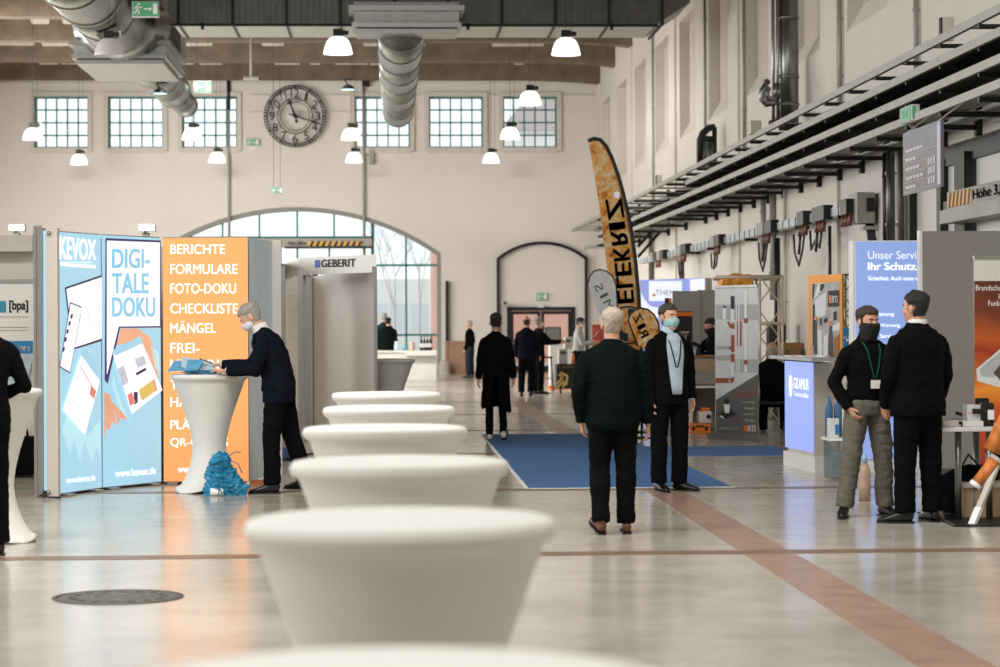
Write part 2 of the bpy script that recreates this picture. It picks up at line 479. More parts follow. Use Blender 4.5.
# doors in the far wall: door_1
t = structure(MB().box((DX0, YF - 0.04, 0), (DX0 + 0.12, YF + 0.1, DZT)).box((DX1 - 0.12, YF - 0.04, 0), (DX1, YF + 0.1, DZT))
              .box((DX0 + 0.1, YF - 0.04, DZT - 0.12), (DX1 - 0.1, YF + 0.1, DZT)).build('door_1', M_black))
dxm = (DX0 + DX1) / 2
M_pinkgl = mat('outer_rendered_wall', (232, 178, 160), 0.8, var=0.06, emit=0.0)
for a, b in ((DX0 + 0.12, dxm - 0.01), (dxm + 0.01, DX1 - 0.12)):
    mb = MB()
    for lo, hi in (((a, 0.01), (a + 0.1, DZT - 0.13)), ((b - 0.1, 0.01), (b, DZT - 0.13)), ((a + .1, 0.01), (b - .1, 0.2)), ((a + .1, DZT - 0.24), (b - .1, DZT - 0.13)), ((a + .1, 1.0), (b - .1, 1.06))):
        mb.box((lo[0], YF, lo[1]), (hi[0], YF + 0.06, hi[1]))
    lf = mb.build('door_leaf', M_black, t)
    g = MB(); g.box((a + 0.1, YF + 0.03, 0.2), (b - 0.1, YF + 0.036, DZT - 0.24)); g.build('glass', M_glass, lf)
    hx = dxm - 0.06 if a < dxm - 0.3 else dxm + 0.06
    g = MB(); g.tube([(hx, YF - 0.01, 1.0), (hx, YF - 0.05, 1.0), (hx, YF - 0.05, 1.15), (hx, YF - 0.01, 1.15)], 0.012, 8); g.build('door_handle', M_alu, lf)
mb = MB(); mb.rbox((dxm - 0.1, YF - 0.12, DZT - 0.02), (dxm + 0.1, YF - 0.02, DZT + 0.08), 0.02); mb.build('door_closer', M_white, t)
# black arch line round the doors
x0, x1 = P(498, 300, YF).x, P(586, 300, YF).x; xc = (x0 + x1) / 2
zs, ztp = P(540, 259, YF).z, P(540, 243, YF).z
h2 = (x1 - x0) / 2; rs = ztp - zs; rr = (h2 * h2 + rs * rs) / (2 * rs)
pts = [Vector((x0, YF - 0.05, 0.05))] + arch_pts(x0, x1, zs, ztp - rr, xc, rr, YF - 0.05)[1:-1] + [Vector((x1, YF - 0.05, 0.05))]
mb = MB(); 
for i in range(len(pts) - 1): mb.beam(pts[i], pts[i+1] + (pts[i+1]-pts[i]).normalized() * 0.03, 0.09, 0.12, up=(0, 1, 0))
structure(mb.build('trim_%d' % k, M_black)); k += 1
# conduits and panel joints on the far wall
for (a, b) in (((250, 95), (596, 94)), ((250, 112), (355, 111.5))):
    mb = MB(); p, q = P(a[0], a[1], YF - 0.02), P(b[0], b[1], YF - 0.02); q.z = p.z
    mb.beam(p, q, 0.03, 0.025); structure(mb.build('trim_%d' % k, M_trimw)); k += 1
mb = MB(); mb.beam((P(447, 350, YF).x, YF - 0.06, 0), (P(447, 281, YF).x, YF - 0.06, P(447, 281, YF).z), 0.1, 0.1); structure(mb.build('trim_%d' % k, M_black)); k += 1

# ---- right wall: piers, blind niches with sloping sills, gate opening near the camera
ZN0, ZN1 = 5.9, 8.65
mb = MB(); T = 0.5
YG = 18.55
mb.box((XR, YG, -0.3), (XR + T, YF + 0.3, ZN0))
mb.box((XR, 4.0, 3.72), (XR + T, YG, ZN0))
mb.box((XR, 4.0, ZN1), (XR + T, YF + 0.3, ZC + 0.3))
mb.box((XR + 0.24, 4.0, ZN0), (XR + T, YF + 0.3, ZN1))
ye = YF
far = 44.9 + 0.0
yy = 44.9
edges = []
while yy > 5:
    edges.append((yy - 1.7, yy)); yy -= 3.02
prev = YF + 0.3
for (a, b) in edges:
    mb.box((XR, b, ZN0), (XR + 0.25, prev, ZN1)); prev = a
    # sloping sill
    mb.add([(XR, a, ZN0), (XR, b, ZN0), (XR + 0.24, b, ZN0 + 0.4), (XR + 0.24, a, ZN0 + 0.4), (XR + 0.24, a, ZN0), (XR + 0.24, b, ZN0)],
           [(0, 1, 2, 3), (0, 3, 4), (1, 5, 2)])
mb.box((XR, 4.0, ZN0), (XR + 0.25, prev, ZN1))
structure(mb.build('wall_right', M_wallr))
mb = MB()
for (a, b) in edges: mb.box((XR + 0.232, a + 0.01, ZN0 + 0.38), (XR + 0.239, b - 0.01, ZN1 - 0.01))
structure(mb.build('trim_%d' % k, M_niche)); k += 1
# shallow pilasters
mb = MB()
for i, (a, b) in enumerate(edges):
    if i % 2 == 0: mb.box((XR - 0.05, b + 0.35, 0.0 if b > YG else 3.8), (XR + 0.01, b + 0.95, ZC - 0.05))
structure(mb.build('trim_%d' % k, M_wallr)); k += 1
# gate of milky panes in the right wall: window_8
M_milky = mat('milky_pane', (206, 206, 196), 0.35, var=0.03, scale=1.2)
M_gfr = mat('dark_gate_frame', (20, 23, 20), 0.5)
M_gfr2 = mat('olive_gate_rail', (88, 84, 70), 0.5)
g8 = structure(MB().box((XR + 0.1, 4.2, 3.5), (XR + 0.3, YG, 3.72)).box((XR + 0.05, YG - 0.16, 0), (XR + 0.3, YG - 0.02, 3.6))
               .box((XR + 0.05, 17.35, 0), (XR + 0.3, 17.48, 3.6)).box((XR + 0.02, 16.55, 0), (XR + 0.3, 16.85, 3.6)).build('window_8', M_gfr))
MB().box((XR + 0.08, 4.2, 2.9), (XR + 0.28, 17.4, 3.06)).build('gate_rail', M_gfr2, g8)
for (a, b) in ((4.2, 16.5), (16.85, 17.35), (17.48, 18.4)):
    MB().box((XR + 0.15, a, 0), (XR + 0.18, b, 3.5)).build('pane', M_milky, g8)
# its header with the height sign
t = thing('gate_header', (XR - 0.12, 14, 2.8), 'grey door header with orange hazard stripes on the right wall', 'beam')
MB().box((XR - 0.2, 4.2, 2.74), (XR + 0.1, 16.75, 2.9)).build('housing', M_rail, t)
MB().box((XR - 0.12, 4.2, 2.9), (XR + 0.1, 16.72, 3.12)).build('sign_board', M_lint, t)
pl = Pl((XR - 0.121, 0, 0), (-1, 0, 0))
mb = MB(); mb.add([(XR - 0.125, 16.68, 2.93), (XR - 0.125, 16.0, 2.93), (XR - 0.125, 16.0, 3.1), (XR - 0.125, 16.68, 3.1)], [(0, 1, 2, 3)])
mb.build('hazard_strip', M_haz, t)
mb = MB()
for i in range(6):
    y0 = 16.66 - i * 0.11; mb.add([(XR - 0.128, y0, 2.93), (XR - 0.128, y0 - 0.05, 2.93), (XR - 0.128, y0 - 0.09, 3.1), (XR - 0.128, y0 - 0.04, 3.1)], [(0, 1, 2, 3)])
mb.build('hazard_stripe', mat('hazard_brown', (92, 60, 38), 0.6), t)
mb = MB(); text(mb, 'Höhe 3,80 m', (XR - 0.13, 15.95, 2.95), (0, -1, 0), (0, 0, 1), 1.15, 0.13, 0.015); mb.build('lettering', M_blacktxt, t)

# ---- left wall beyond the picture, ceiling, beams
mb = MB(); mb.box((XL - 0.5, -7, 8.4), (XL, YF, ZC + 0.3)).box((XL - 0.5, -7, 0), (XL, YF, 1.4)).box((XL - 0.5, -7, 1.3), (XL, 0.1, 8.5))
for yy in (0, 10.5, 25, 39): mb.box((XL - 0.5, yy, 1.3), (XL, yy + (7.0 if yy == 39 else 3.0), 8.5))
structure(mb.build('wall_left', M_wall))
structure(MB().box((XL - 0.5, -7.3, -0.3), (XR + 0.6, -7.0, ZC + 0.3)).build('wall_back', M_wall))
structure(MB().box((XR, -7.0, -0.3), (XR + 0.5, 4.0, ZC + 0.3)).build('trim_40', M_wallr))
mb = MB(); mb.box((XL - 0.5, -7.2, ZC), (XR + 0.6, YF + 0.5, ZC + 0.3))
structure(mb.build('ceiling', M_slab))
kb = 0
yy = 45.5 - 0.3
def beam(y):
    n = 60; pts = []
    zb0, zb1 = 9.5, 9.36
    lo = [Vector((XL, y, zb1))]
    top = []
    for i in range(n + 1):
        xx = XL + (XR - XL) * i / n
        d = min(xx - XL, XR - xx)
        hz = zb1 + (zb0 - zb1) * min(1, d / 2.2) ** 0.6
        pts.append(Vector((xx, y, hz)))
    m = MB()
    for i in range(n):
        a, b = pts[i], pts[i+1]
        m.prism([a, b, Vector((b.x, y, ZC)), Vector((a.x, y, ZC))], (0, 0.34, 0))
    return m
i = 0
while yy > -1:
    o = structure(beam(yy).build('ceiling_beam', M_beam)); i += 1
    if i <= 5:
        # flaking white paint along the beam's lower edge
        m = MB()
        random.seed(100 + i)
        xx = XL + 0.3
        while xx < XR - 2.6:
            w = random.uniform(0.3, 1.6)
            if random.random() < 0.6:
                m.prism([(xx, yy - 0.012, 9.96 - random.uniform(0, .03)), (xx + w, yy - 0.012, 9.95), (xx + w + .04, yy - 0.012, 10.08), (xx - .05, yy - 0.012, 10.09)], (0, 0.01, 0))
            xx += w + random.uniform(0.0, 0.5)
        m.build('paint_flakes', M_flake, o)
    yy -= 3.02

# ---- outside, seen through the panes
M_gnd = mat('grey_paving', (176, 172, 168), 0.9, var=0.08, scale=0.5)
structure(MB().box((-60, YF + 0.6, -0.35), (60, 130, -0.05)).build('ground', M_gnd))
M_pinkb = mat('pink_render', (240, 188, 170), 0.85, var=0.05)
M_paleb = mat('pale_render', (248, 245, 242), 0.85, var=0.05)
M_dkwin = mat('dim_window', (228, 231, 234), 0.5)
def building(lo, hi, m, label, rows, cols, face='y', roof=None):
    t = thing('building', (lo[0], lo[1], 0), label, 'building')
    MB().box((lo[0], lo[1], -0.1), (hi[0], hi[1], hi[2])).build('wall', m, t)
    for r in range(rows):
        for c in range(cols):
            x = lo[0] + (hi[0] - lo[0]) * (c + 0.5) / cols; z = 1.2 + r * 3.2
            MB().box((x - 0.5, lo[1] - 0.03, z), (x + 0.5, lo[1] + 0.02, z + 1.6)).build('window', M_dkwin, t)
    if roof:
        MB().prism([(lo[0] - .3, lo[1] - .3, hi[2]), (hi[0] + .3, lo[1] - .3, hi[2]), ((lo[0] + hi[0]) / 2, lo[1] - .3, hi[2] + roof)], (0, hi[1] - lo[1] + .6, 0)).build('roof', mat('roof_tiles', (206, 192, 190), 0.9), t)
    return t
a = P(430, 330, 58).x
building((P(433, 330, 56).x, 56, 0), (P(500, 330, 56).x, 62, 7.2), M_pinkb, 'pink rendered building edge seen through the arched window', 2, 2)
building((P(506, 330, 60).x, 60, 0), (P(640, 330, 60).x, 66, 9.0), M_pinkb, 'pink building seen through the dark double doors', 0, 0)
building((P(368, 330, 80).x, 80, 0), (P(430, 330, 80).x, 86, 4.2), M_paleb, 'low pale building seen through the arched window', 1, 3)
building((P(505, 120, 75).x, 75, 0), (P(590, 120, 75).x, 84, 12.0), M_paleb, 'tall gabled house seen through the high window on the right', 3, 3, roof=3.0)
M_twig = mat('bare_branches', (214, 208, 208), 0.9)
def bare_tree(x, y, h, seed, label):
    random.seed(seed); m = MB()
    def br(p, d, l, r, dep):
        q = p + d * l; m.tube([p, q], [r, r * 0.6], 5, cap=False)
        if dep == 0: return
        for _ in range(3):
            nd = (d + Vector((random.uniform(-.7, .7), random.uniform(-.7, .7), random.uniform(-.1, .5)))).normalized()
            br(q, nd, l * random.uniform(.6, .8), r * .6, dep - 1)
    br(Vector((x, y, 0)), Vector((0, 0, 1)), h * .3, h * .008, 5)
    o = m.build('bare_tree', M_twig); tag(o, label, 'tree')
bare_tree(P(395, 300, 62).x, 62, 7.5, 3, 'bare tree outside the arched window, nearer the booth edge')
bare_tree(P(420, 300, 66).x, 66, 8.0, 5, 'bare tree outside the arched window, nearer the pink building')
# ================================================================== PEOPLE
def nz(p, f, seed=0.0): return noise.noise(Vector((p.x * f + seed, p.y * f - seed, p.z * f + seed * .7)))
def remesh(mbx, voxel, smooth=3, disp=0.0, dfreq=9.0, seed=0.0, extra=None):
    me = bpy.data.meshes.new('r'); me.from_pydata([tuple(v) for v in mbx.v], [], mbx.f); me.update()
    bm = bmesh.new(); bm.from_mesh(me); bmesh.ops.recalc_face_normals(bm, faces=bm.faces); bm.to_mesh(me); bm.free()
    out = eval_mesh(me, [('REMESH', dict(mode='VOXEL', voxel_size=voxel)), ('SMOOTH', dict(factor=0.5, iterations=smooth))])
    if disp:
        ns = [v.normal.copy() for v in out.vertices]
        for v, n in zip(out.vertices, ns):
            d = nz(v.co, dfreq, seed) * disp + nz(Vector((v.co.x, v.co.y, v.co.z * 2.2)), dfreq * 2.1, seed + 3) * disp * 0.6
            v.co = v.co + n * d
    if extra: extra(out)
    out.polygons.foreach_set('use_smooth', [True] * len(out.polygons))
    out.update()
    return out
def mesh_child(name, me, m, parent):
    me.materials.clear(); me.materials.append(m); me.name = name
    o = bpy.data.objects.new(name, me); COL.objects.link(o); o.parent = parent
    return o
SKIN = mat('skin', (196, 146, 118), 0.5, var=0.06, scale=12)
SKIN2 = mat('fair_skin', (208, 160, 134), 0.5, var=0.06, scale=12)
EYEW = mat('eye_white', (176, 168, 160), 0.3)
EYED = mat('dark_iris', (40, 30, 26), 0.3)
HAIRS = dict(grey=mat('grey_hair', (158, 152, 142), 0.8, var=0.35, scale=60, bump=0.5), dark=mat('dark_hair', (34, 27, 24), 0.6, var=0.3, scale=60, bump=0.5),
             black=mat('black_hair', (22, 20, 20), 0.6, var=0.3, scale=60, bump=0.5), brown=mat('brown_hair', (62, 46, 38), 0.7, var=0.3, scale=60, bump=0.5),
             pale=mat('pale_grey_hair', (186, 172, 156), 0.8, var=0.3, scale=60, bump=0.5), mid=mat('greying_dark_hair', (70, 62, 56), 0.8, var=0.4, scale=60, bump=0.5))
def cloth(name, col, sheen=0.0, bump=0.25): return mat(name, col, 0.88, var=0.12, scale=14, bump=bump, bscale=70, sheen=sheen, spec=0.06)
C_black = cloth('black_wool', (12, 13, 14)); C_black2 = cloth('black_jersey', (13, 14, 15)); C_navy = cloth('dark_navy_suiting', (17, 20, 30))
C_shirt = cloth('pale_blue_shirt', (176, 192, 204)); C_shirtw = cloth('white_shirt', (214, 214, 212)); C_denim = cloth('grey_denim', (104, 100, 90))
C_green = cloth('green_black_sweater', (10, 18, 16)); C_trous = cloth('black_trousers', (12, 13, 15)); C_grey = cloth('light_grey_shirt', (172, 170, 164))
C_dkjean = cloth('dark_jeans', (44, 50, 58)); C_red = cloth('dark_red_lining', (110, 32, 30))
LEA = mat('black_leather', (18, 17, 18), 0.3, bump=0.1); LEAB = mat('brown_leather', (104, 62, 40), 0.4, bump=0.1); SNEAK = mat('white_sneaker', (226, 220, 212), 0.6)
MASKB = mat('surgical_mask_blue', (150, 196, 200), 0.85, bump=0.1, bscale=60); MASKW = mat('white_face_mask', (214, 218, 222), 0.85)
MASKK = mat('black_face_mask', (18, 18, 20), 0.9)

def V(*a): return Vector(a)
UP = V(0, 0, 1)
def person(name, at, face, h=1.78, lean=0.0, hair='dark', hairlen=0.0, bald=False, armL=None, armR=None, legL=None, legR=None, build=1.0,
           head=(0.0, 0.0), twist=0.0, top='jacket', topmat=None, bottommat=None, shoemat=None, shoebmat=None, openw=0.0, shirtmat=None, skin=None, mask=None, label='', group=None,
           vox=1.0, hem=None, seat=False, folds=0.010, curlL=0.5, curlR=0.5, lanyard=None, apron=None, legw=1.0, palmL=None, palmR=None, tie=None):
    """local frame: facing +Y, right hand at +X; face = angle about Z"""
    skin = skin or SKIN; shoemat = shoemat or LEA; bottommat = bottommat or C_trous; topmat = topmat or C_black
    s = h / 1.78
    # --- spine
    N = 60; zs = [0.80 + (1.50 - 0.80) * i / N for i in range(N + 1)]
    spine = {}; p = V(0, 0, 0.80); Ls = []
    for i, z in enumerate(zs):
        t = min(1, max(0, (z - 0.95) / 0.32)); a = lean * t
        d = V(0, math.sin(a), math.cos(a)); Ls.append((z, p.copy(), d.copy())); p = p + d * (zs[1] - zs[0])
    def S(z, x=0.0, y=0.0):
        k = min(N, max(0, (z - 0.80) / (1.50 - 0.80) * N)); i = int(min(N - 1, k)); f = k - i
        q = Ls[i][1].lerp(Ls[i+1][1], f); d = Ls[i][2]
        tw = twist * min(1, max(0, (z - 1.0) / 0.4))
        r = V(math.cos(tw), math.sin(tw), 0); fw = d.cross(r).normalized(); r = fw.cross(d).normalized()
        extra = d * max(0, z - 1.50)
        return q + extra + r * x + fw * y
    hipR, hipL = V(0.092, 0, 0.92), V(-0.092, 0, 0.92)
    shR, shL = S(1.385, 0.176 * build), S(1.385, -0.176 * build)
    def arm(sh, spec, sg):
        u, f = spec
        u = V(u[0] * sg, u[1], u[2]).normalized(); f = V(f[0] * sg, f[1], f[2]).normalized()
        e = sh + u * 0.29; w = e + f * 0.255
        return e, w, f
    aR = arm(shR, armR or ((0.17, -0.05, -1), (0.06, 0.22, -1)), 1)
    aL = arm(shL, armL or ((0.17, -0.05, -1), (0.06, 0.22, -1)), -1)
    def leg(hip, spec, sg):
        t, c = spec[0], spec[1]
        t = V(t[0] * sg, t[1], t[2]).normalized(); c = V(c[0] * sg, c[1], c[2]).normalized()
        kn = hip + t * 0.425; an = kn + c * 0.415
        return kn, an, (spec[2] if len(spec) > 2 else 12) * sg, (spec[3] if len(spec) > 3 else 0)
    lR = leg(hipR, legR or ((0.05, 0.02, -1), (0.02, -0.04, -1)), 1)
    lL = leg(hipL, legL or ((0.05, 0.02, -1), (0.02, -0.04, -1)), -1)
    # --- root
    root = thing(name, (0, 0, 0), label, 'person', group)
    fp = dict(x=0)
    # --- head frame
    nb = S(1.50); d1 = (S(1.50) - S(1.44)).normalized()
    pitch, yaw = head
    hb = nb + V(0, math.sin(lean * 0.6 + pitch * .4), math.cos(lean * 0.6)) * 0.014 + V(0, 0.010, 0)
    HM = Matrix.Translation(hb) @ Matrix.Rotation(yaw, 4, 'Z') @ Matrix.Rotation(-(pitch + lean * 0.5), 4, 'X')
    skull = [(-0.012, .022, .028, .062), (0.0, .036, .042, .052), (.02, .050, .062, .036), (.05, .060, .076, .024), (.08, .067, .086, .016), (.12, .073, .094, .004), (.16, .076, .097, -.004),
             (.19, .068, .088, -.006), (.212, .048, .064, -.004), (.226, .020, .028, 0)]
    HS = 1.0
    def head_pts(z, rx, ry, cy, n, g=1.0):
        return [HM @ V(rx * g * math.cos(2*PI*j/n) * (1 - 0.0 * math.sin(2*PI*j/n)), cy + ry * g * math.sin(2*PI*j/n), z) for j in range(n)]
    def rings(m, R, sm=True):
        n = len(R[0]); vs = [v for r in R for v in r]; k = len(R)
        fs = [(i*n+j, i*n+(j+1)%n, (i+1)*n+(j+1)%n, (i+1)*n+j) for i in range(k-1) for j in range(n)]
        fs += [tuple(reversed(range(n))), tuple((k-1)*n + j for j in range(n))]
        m.add(vs, fs, sm)
    B = MB()
    rings(B, [head_pts(z, rx, ry, cy, 20) for z, rx, ry, cy in skull])
    # neck, nose, brow, ears, cheeks, chin, lips
    B.tube([S(1.40), S(1.47, 0, 0.0), hb + V(0, 0, 0), HM @ V(0, 0.0, 0.07)], [(.066, .062), (.058, .058), (.056, .058), (.052, .056)], 14, side=(1, 0, 0))
    B.tube([HM @ V(0, .088, .125), HM @ V(0, .108, .098), HM @ V(0, .116, .078), HM @ V(0, .096, .068)], [.008, .011, .016, .012], 8)
    B.ball(HM @ V(0, .088, .135), (.045, .014, .010), M=HM.to_3x3())
    B.ball(HM @ V(0, .078, .005), (.022, .020, .018), M=HM.to_3x3())
    for sg in (-1, 1):
        B.ball(HM @ V(.082 * sg, -.006, .096), (.012, .021, .034), M=HM.to_3x3())
        B.ball(HM @ V(.038 * sg, .072, .075), (.024, .022, .024), M=HM.to_3x3())
    # torso core
    core = [(0.84, .13, .09), (0.95, .150, .105), (1.08, .130, .095), (1.22, .145, .105), (1.30, .145, .10), (1.37, .12, .08), (1.42, .085, .066), (1.47, .060, .060)]
    B.tube([S(z) for z, a, b in core], [(a * build, b * build) for z, a, b in core], 16, side=(1, 0, 0))
    def hand(m, w, f, sg, curl, palm):
        pn = V(*palm) if palm else V(-sg * 1.0, 0.15, 0)
        pn = (pn - f * pn.dot(f)).normalized()             # palm faces this way
        sd = f.cross(pn).normalized()                       # across the knuckles
        if sd.dot(V(0, 1, 0)) < 0 and not palm: sd = -sd
        m.tube([w - f * 0.02, w + f * 0.02, w + f * 0.06, w + f * 0.09], [(.024, .019), (.033, .016), (.040, .015), (.038, .012)], 10, side=sd)
        for j, (o, L) in enumerate(((.030, .068), (.010, .078), (-.011, .072), (-.030, .056))):
            a = w + f * 0.085 + sd * o; d = f; pts = [a - f * .02, a]; q = a; ang = 0
            for kx in range(3):
                ang += curl * (0.7 if kx == 0 else 0.9)
                d = (f * math.cos(ang) + pn * math.sin(ang)); q = q + d * L * (0.42, 0.32, 0.26)[kx]; pts.append(q.copy())
            m.tube(pts, [.0095, .0095, .009, .0085, .0075], 7)
        a = w + f * 0.03 + sd * 0.028
        q1 = a + (f * 0.6 + sd * 0.7 + pn * 0.25).normalized() * 0.038
        q2 = q1 + (f * 0.85 + sd * 0.2 + pn * 0.4).normalized() * 0.032
        m.tube([w + f * 0.015 + sd * 0.01, a, q1, q2], [.014, .013, .0105, .009], 8)
    for sh, (e, w, f), sg, cu, pm in ((shR, aR, 1, curlR, palmR), (shL, aL, -1, curlL, palmL)):
        B.tube([sh * 1.0, sh.lerp(e, .5), e, e.lerp(w, .5), w, w + f * .02], [.046, .042, .036, .034, .025, .024], 10)
        hand(B, w, f, sg, cu, pm)
    for hip, (kn, an, yw, pt) in ((hipR, lR), (hipL, lL)):
        B.tube([hip + V(0, 0, .03), hip.lerp(kn, .5), kn, kn.lerp(an, .4), an], [.078, .066, .048, .046, .032], 10)
    vb = 0.0065 * vox
    me = remesh(B, vb, 2)
    mesh_child('body', me, skin, root)
    # --- eyes, brows
    hm = HM.to_3x3()
    if vox < 1.5:
        for sg in (-1, 1):
            e = MB(); e.cur = 0; e.ball(HM @ V(.031 * sg, .0825, .112), .0105, 10, 8); e.cur = 1; e.ball(HM @ V(.031 * sg, .0875, .112), .0066, 8, 6)
            e.build('eye', [EYEW, EYED], root)
            if not bald or True:
                b2 = MB(); b2.tube([HM @ V(.014 * sg, .099, .130), HM @ V(.032 * sg, .098, .137), HM @ V(.05 * sg, .086, .130)], [.004, .0055, .003], 6)
                b2.build('eyebrow', HAIRS[hair], root)
    if not mask and vox < 1.5:
        b2 = MB(); b2.ball(HM @ V(0, .095, .040), (.024, .010, .007), M=hm); b2.build('lips', mat('lips', (168, 104, 92), 0.5), root)
    # --- hair
    Hm = MB(); R = []
    n = 28; zz = [0.0, .02, .04, .06, .08, .10, .12, .14, .16, .18, .20, .218, .232, .242] if hairlen < .05 else [-.05, -.02, .0, .02, .04, .06, .08, .10, .12, .14, .16, .18, .20, .218, .232, .242]
    def sk(z):
        z = max(-.012, min(.226, z))
        for i in range(len(skull) - 1):
            if skull[i][0] <= z <= skull[i+1][0]:
                f = (z - skull[i][0]) / (skull[i+1][0] - skull[i][0]); return [skull[i][q] * (1 - f) + skull[i+1][q] * f for q in (1, 2, 3)]
        return skull[-1][1:]
    for z in zz:
        rx, ry, cy = sk(z * 0.96)
        ring = []
        for j in range(n):
            a = 2*PI*j/n; c, sn = math.cos(a), math.sin(a)
            back = (-sn + 1) / 2                            # 1 at the back of the head
            thick = 0.009 + 0.006 * back + hairlen * 0.04
            lowest = 0.022 - hairlen * 0.6                    # nape
            hl = 0.165 - 0.11 * max(0, min(1, (back - 0.22) / 0.4)) if back < 0.62 else lowest
            if 0.35 < back < 0.62: hl = 0.09 - hairlen * .5
            g = thick if z > hl else (-0.016)
            if abs(c) > .80 and z < .15 and g > 0: g = .003
            if bald and z > 0.17 : g = -0.016
            if z > .235: g *= .4
            ring.append(HM @ V((rx + g) * c, cy + (ry + g) * sn, z))
        R.append(ring)
    rings(Hm, R)
    hme = remesh(Hm, 0.006 * max(1, vox * .9), 1, disp=0.006, dfreq=28, seed=len(label) * .37)
    if not (bald and hair is None): mesh_child('hair', hme, HAIRS[hair], root)
    # --- trousers
    T = MB()
    zt0 = 1.02 if not seat else 1.0
    T.tube([S(0.84), S(0.92), S(zt0)], [(.165 * build, .115 * build), (.178 * build, .128 * build), (.160 * build, .115 * build)], 18, side=(1, 0, 0))
    for hip, (kn, an, yw, pt) in ((hipR, lR), (hipL, lL)):
        dd = (an - kn).normalized()
        T.tube([hip + V(0, 0, .02), hip.lerp(kn, .3), hip.lerp(kn, .7), kn, kn.lerp(an, .35), kn.lerp(an, .75), an + dd * 0.015],
               [(.102 * legw, .112), (.100 * legw, .104), (.090 * legw, .092), (.082 * legw, .084), (.079 * legw, .082), (.074 * legw, .078), (.074 * legw, .082)], 14, side=(1, 0, 0))
    me = remesh(T, 0.011 * vox, 3, disp=folds * 0.9, dfreq=7.0, seed=1.3 + len(label) * .11)
    mesh_child('trousers', me, bottommat, root)
    # --- shoes
    soles = []
    for ankp, yw, pt in ((lR[1], lR[2], lR[3]), (lL[1], lL[2], lL[3])):
        FM = Matrix.Translation(ankp) @ Matrix.Rotation(-math.radians(yw), 4, 'Z') @ Matrix.Rotation(math.radians(-pt), 4, 'X')
        sh = MB()
        sh.tube([FM @ V(0, -.065, -.052), FM @ V(0, -.045, -.045), FM @ V(0, .03, -.040), FM @ V(0, .09, -.055), FM @ V(0, .15, -.066), FM @ V(0, .195, -.072), FM @ V(0, .21, -.078)],
                [(.026, .028), (.038, .045), (.042, .050), (.046, .035), (.046, .024), (.034, .018), (.016, .010)], 12, side=FM.to_3x3() @ V(1, 0, 0))
        sh.tube([FM @ V(0, -.01, -.06), FM @ V(0, -.01, -.0), FM @ V(0, -.008, .025)], [(.038, .052), (.036, .044), (.036, .042)], 12, side=FM.to_3x3() @ V(1, 0, 0))
        sme = remesh(sh, 0.007 * vox, 2)
        so = mesh_child('shoe', sme, shoemat if (yw > 0 or shoebmat is None) else shoebmat, root)
        sl = MB()
        ol = [(-.03, -.072), (.03, -.072), (.042, -.03), (.044, .05), (.050, .11), (.044, .17), (.02, .215), (-.02, .215), (-.044, .17), (-.050, .11), (-.044, .05), (-.042, -.03)]
        sl.prism([FM @ V(x, y, -.096) for x, y in ol], FM.to_3x3() @ V(0, 0, .016))
        so2 = sl.build('sole', M_blackp, so)
        soles.append(min((FM @ V(x, y, -.096)).z for x, y in ol))
    # --- upper garment
    U = MB(); E = 1.0
    hemz = hem if hem is not None else (0.80 if top in ('jacket',) else 0.93)
    if top in ('jacket',):
        prof = [(hemz, .200, .145), (0.90, .195, .145), (1.0, .186, .138), (1.10, .178, .132), (1.22, .190, .135), (1.31, .198, .130), (1.37, .190, .118), (1.412, .172, .10), (1.45, .136, .086), (1.475, .085, .074), (1.505, .068, .066)]
    else:
        prof = [(hemz, .172, .128), (hemz + .05, .186, .142), (1.04, .180, .138), (1.14, .178, .134), (1.24, .186, .134), (1.31, .192, .126), (1.37, .186, .112), (1.412, .168, .098), (1.45, .130, .084), (1.475, .078, .072), (1.50, .064, .064)]
    U.tube([S(z) for z, a, b in prof], [(a * build, b * build) for z, a, b in prof], 24, side=(math.cos(twist), math.sin(twist), 0))
    for sh, (e, w, f) in ((shR, aR), (shL, aL)):
        sg_ = 1 if sh is shR else -1
        inn = S(1.385, 0.05 * sg_); p1 = S(1.392, 0.125 * build * sg_)
        U.tube([inn, p1, sh + (sh - p1) * .10 - V(0, 0, .020), sh.lerp(e, .22), sh.lerp(e, .5), e, e.lerp(w, .5), w + f * 0.005], [.045, .050, .058, .066, .066, .059, .054, .048], 14)
        U.ball(e, .058)
    if top == 'hoodie': U.tube([S(1.44), S(1.49), S(1.535, 0, .015)], [(.10, .085), (.078, .080), (.066, .070)], 14, side=(1, 0, 0))
    def cutfront(m):
        if not openw: return
        bm = bmesh.new(); bm.from_mesh(m); dl = []
        for f in bm.faces:
            c = f.calc_center_median(); n = f.normal
            # front opening widens toward the collar and the hem
            zref = c.z; q = S(1.25)
            # local height along spine
            zz = 0.95 + (c - S(0.95)).dot(Ls[30][2])
            tw = twist * min(1, max(0, (zz - 1.0) / 0.4)); r = V(math.cos(tw), math.sin(tw), 0)
            ax = S(min(1.5, max(.8, zz)))
            x = (c - ax).dot(r); yv = (c - ax).dot(V(-math.sin(tw), math.cos(tw), 0))
            ww = openw * (0.35 + 0.65 * min(1, max(0, (zz - 1.02) / 0.3))) if zz < 1.4 else openw * 0.8
            if zz < 1.0: ww = openw * 0.6
            if abs(x) < ww and yv > 0.03 and zz < 1.60: dl.append(f)
        bmesh.ops.delete(bm, geom=dl, context='FACES'); bm.to_mesh(m); bm.free()
    ume = remesh(U, 0.010 * vox, 4, disp=folds, dfreq=6.5, seed=.9 + len(label) * .17)
    uo = mesh_child({'jacket': 'jacket', 'hoodie': 'hoodie', 'sweater': 'sweater', 'shirt': 'shirt'}[top], ume, topmat, root)
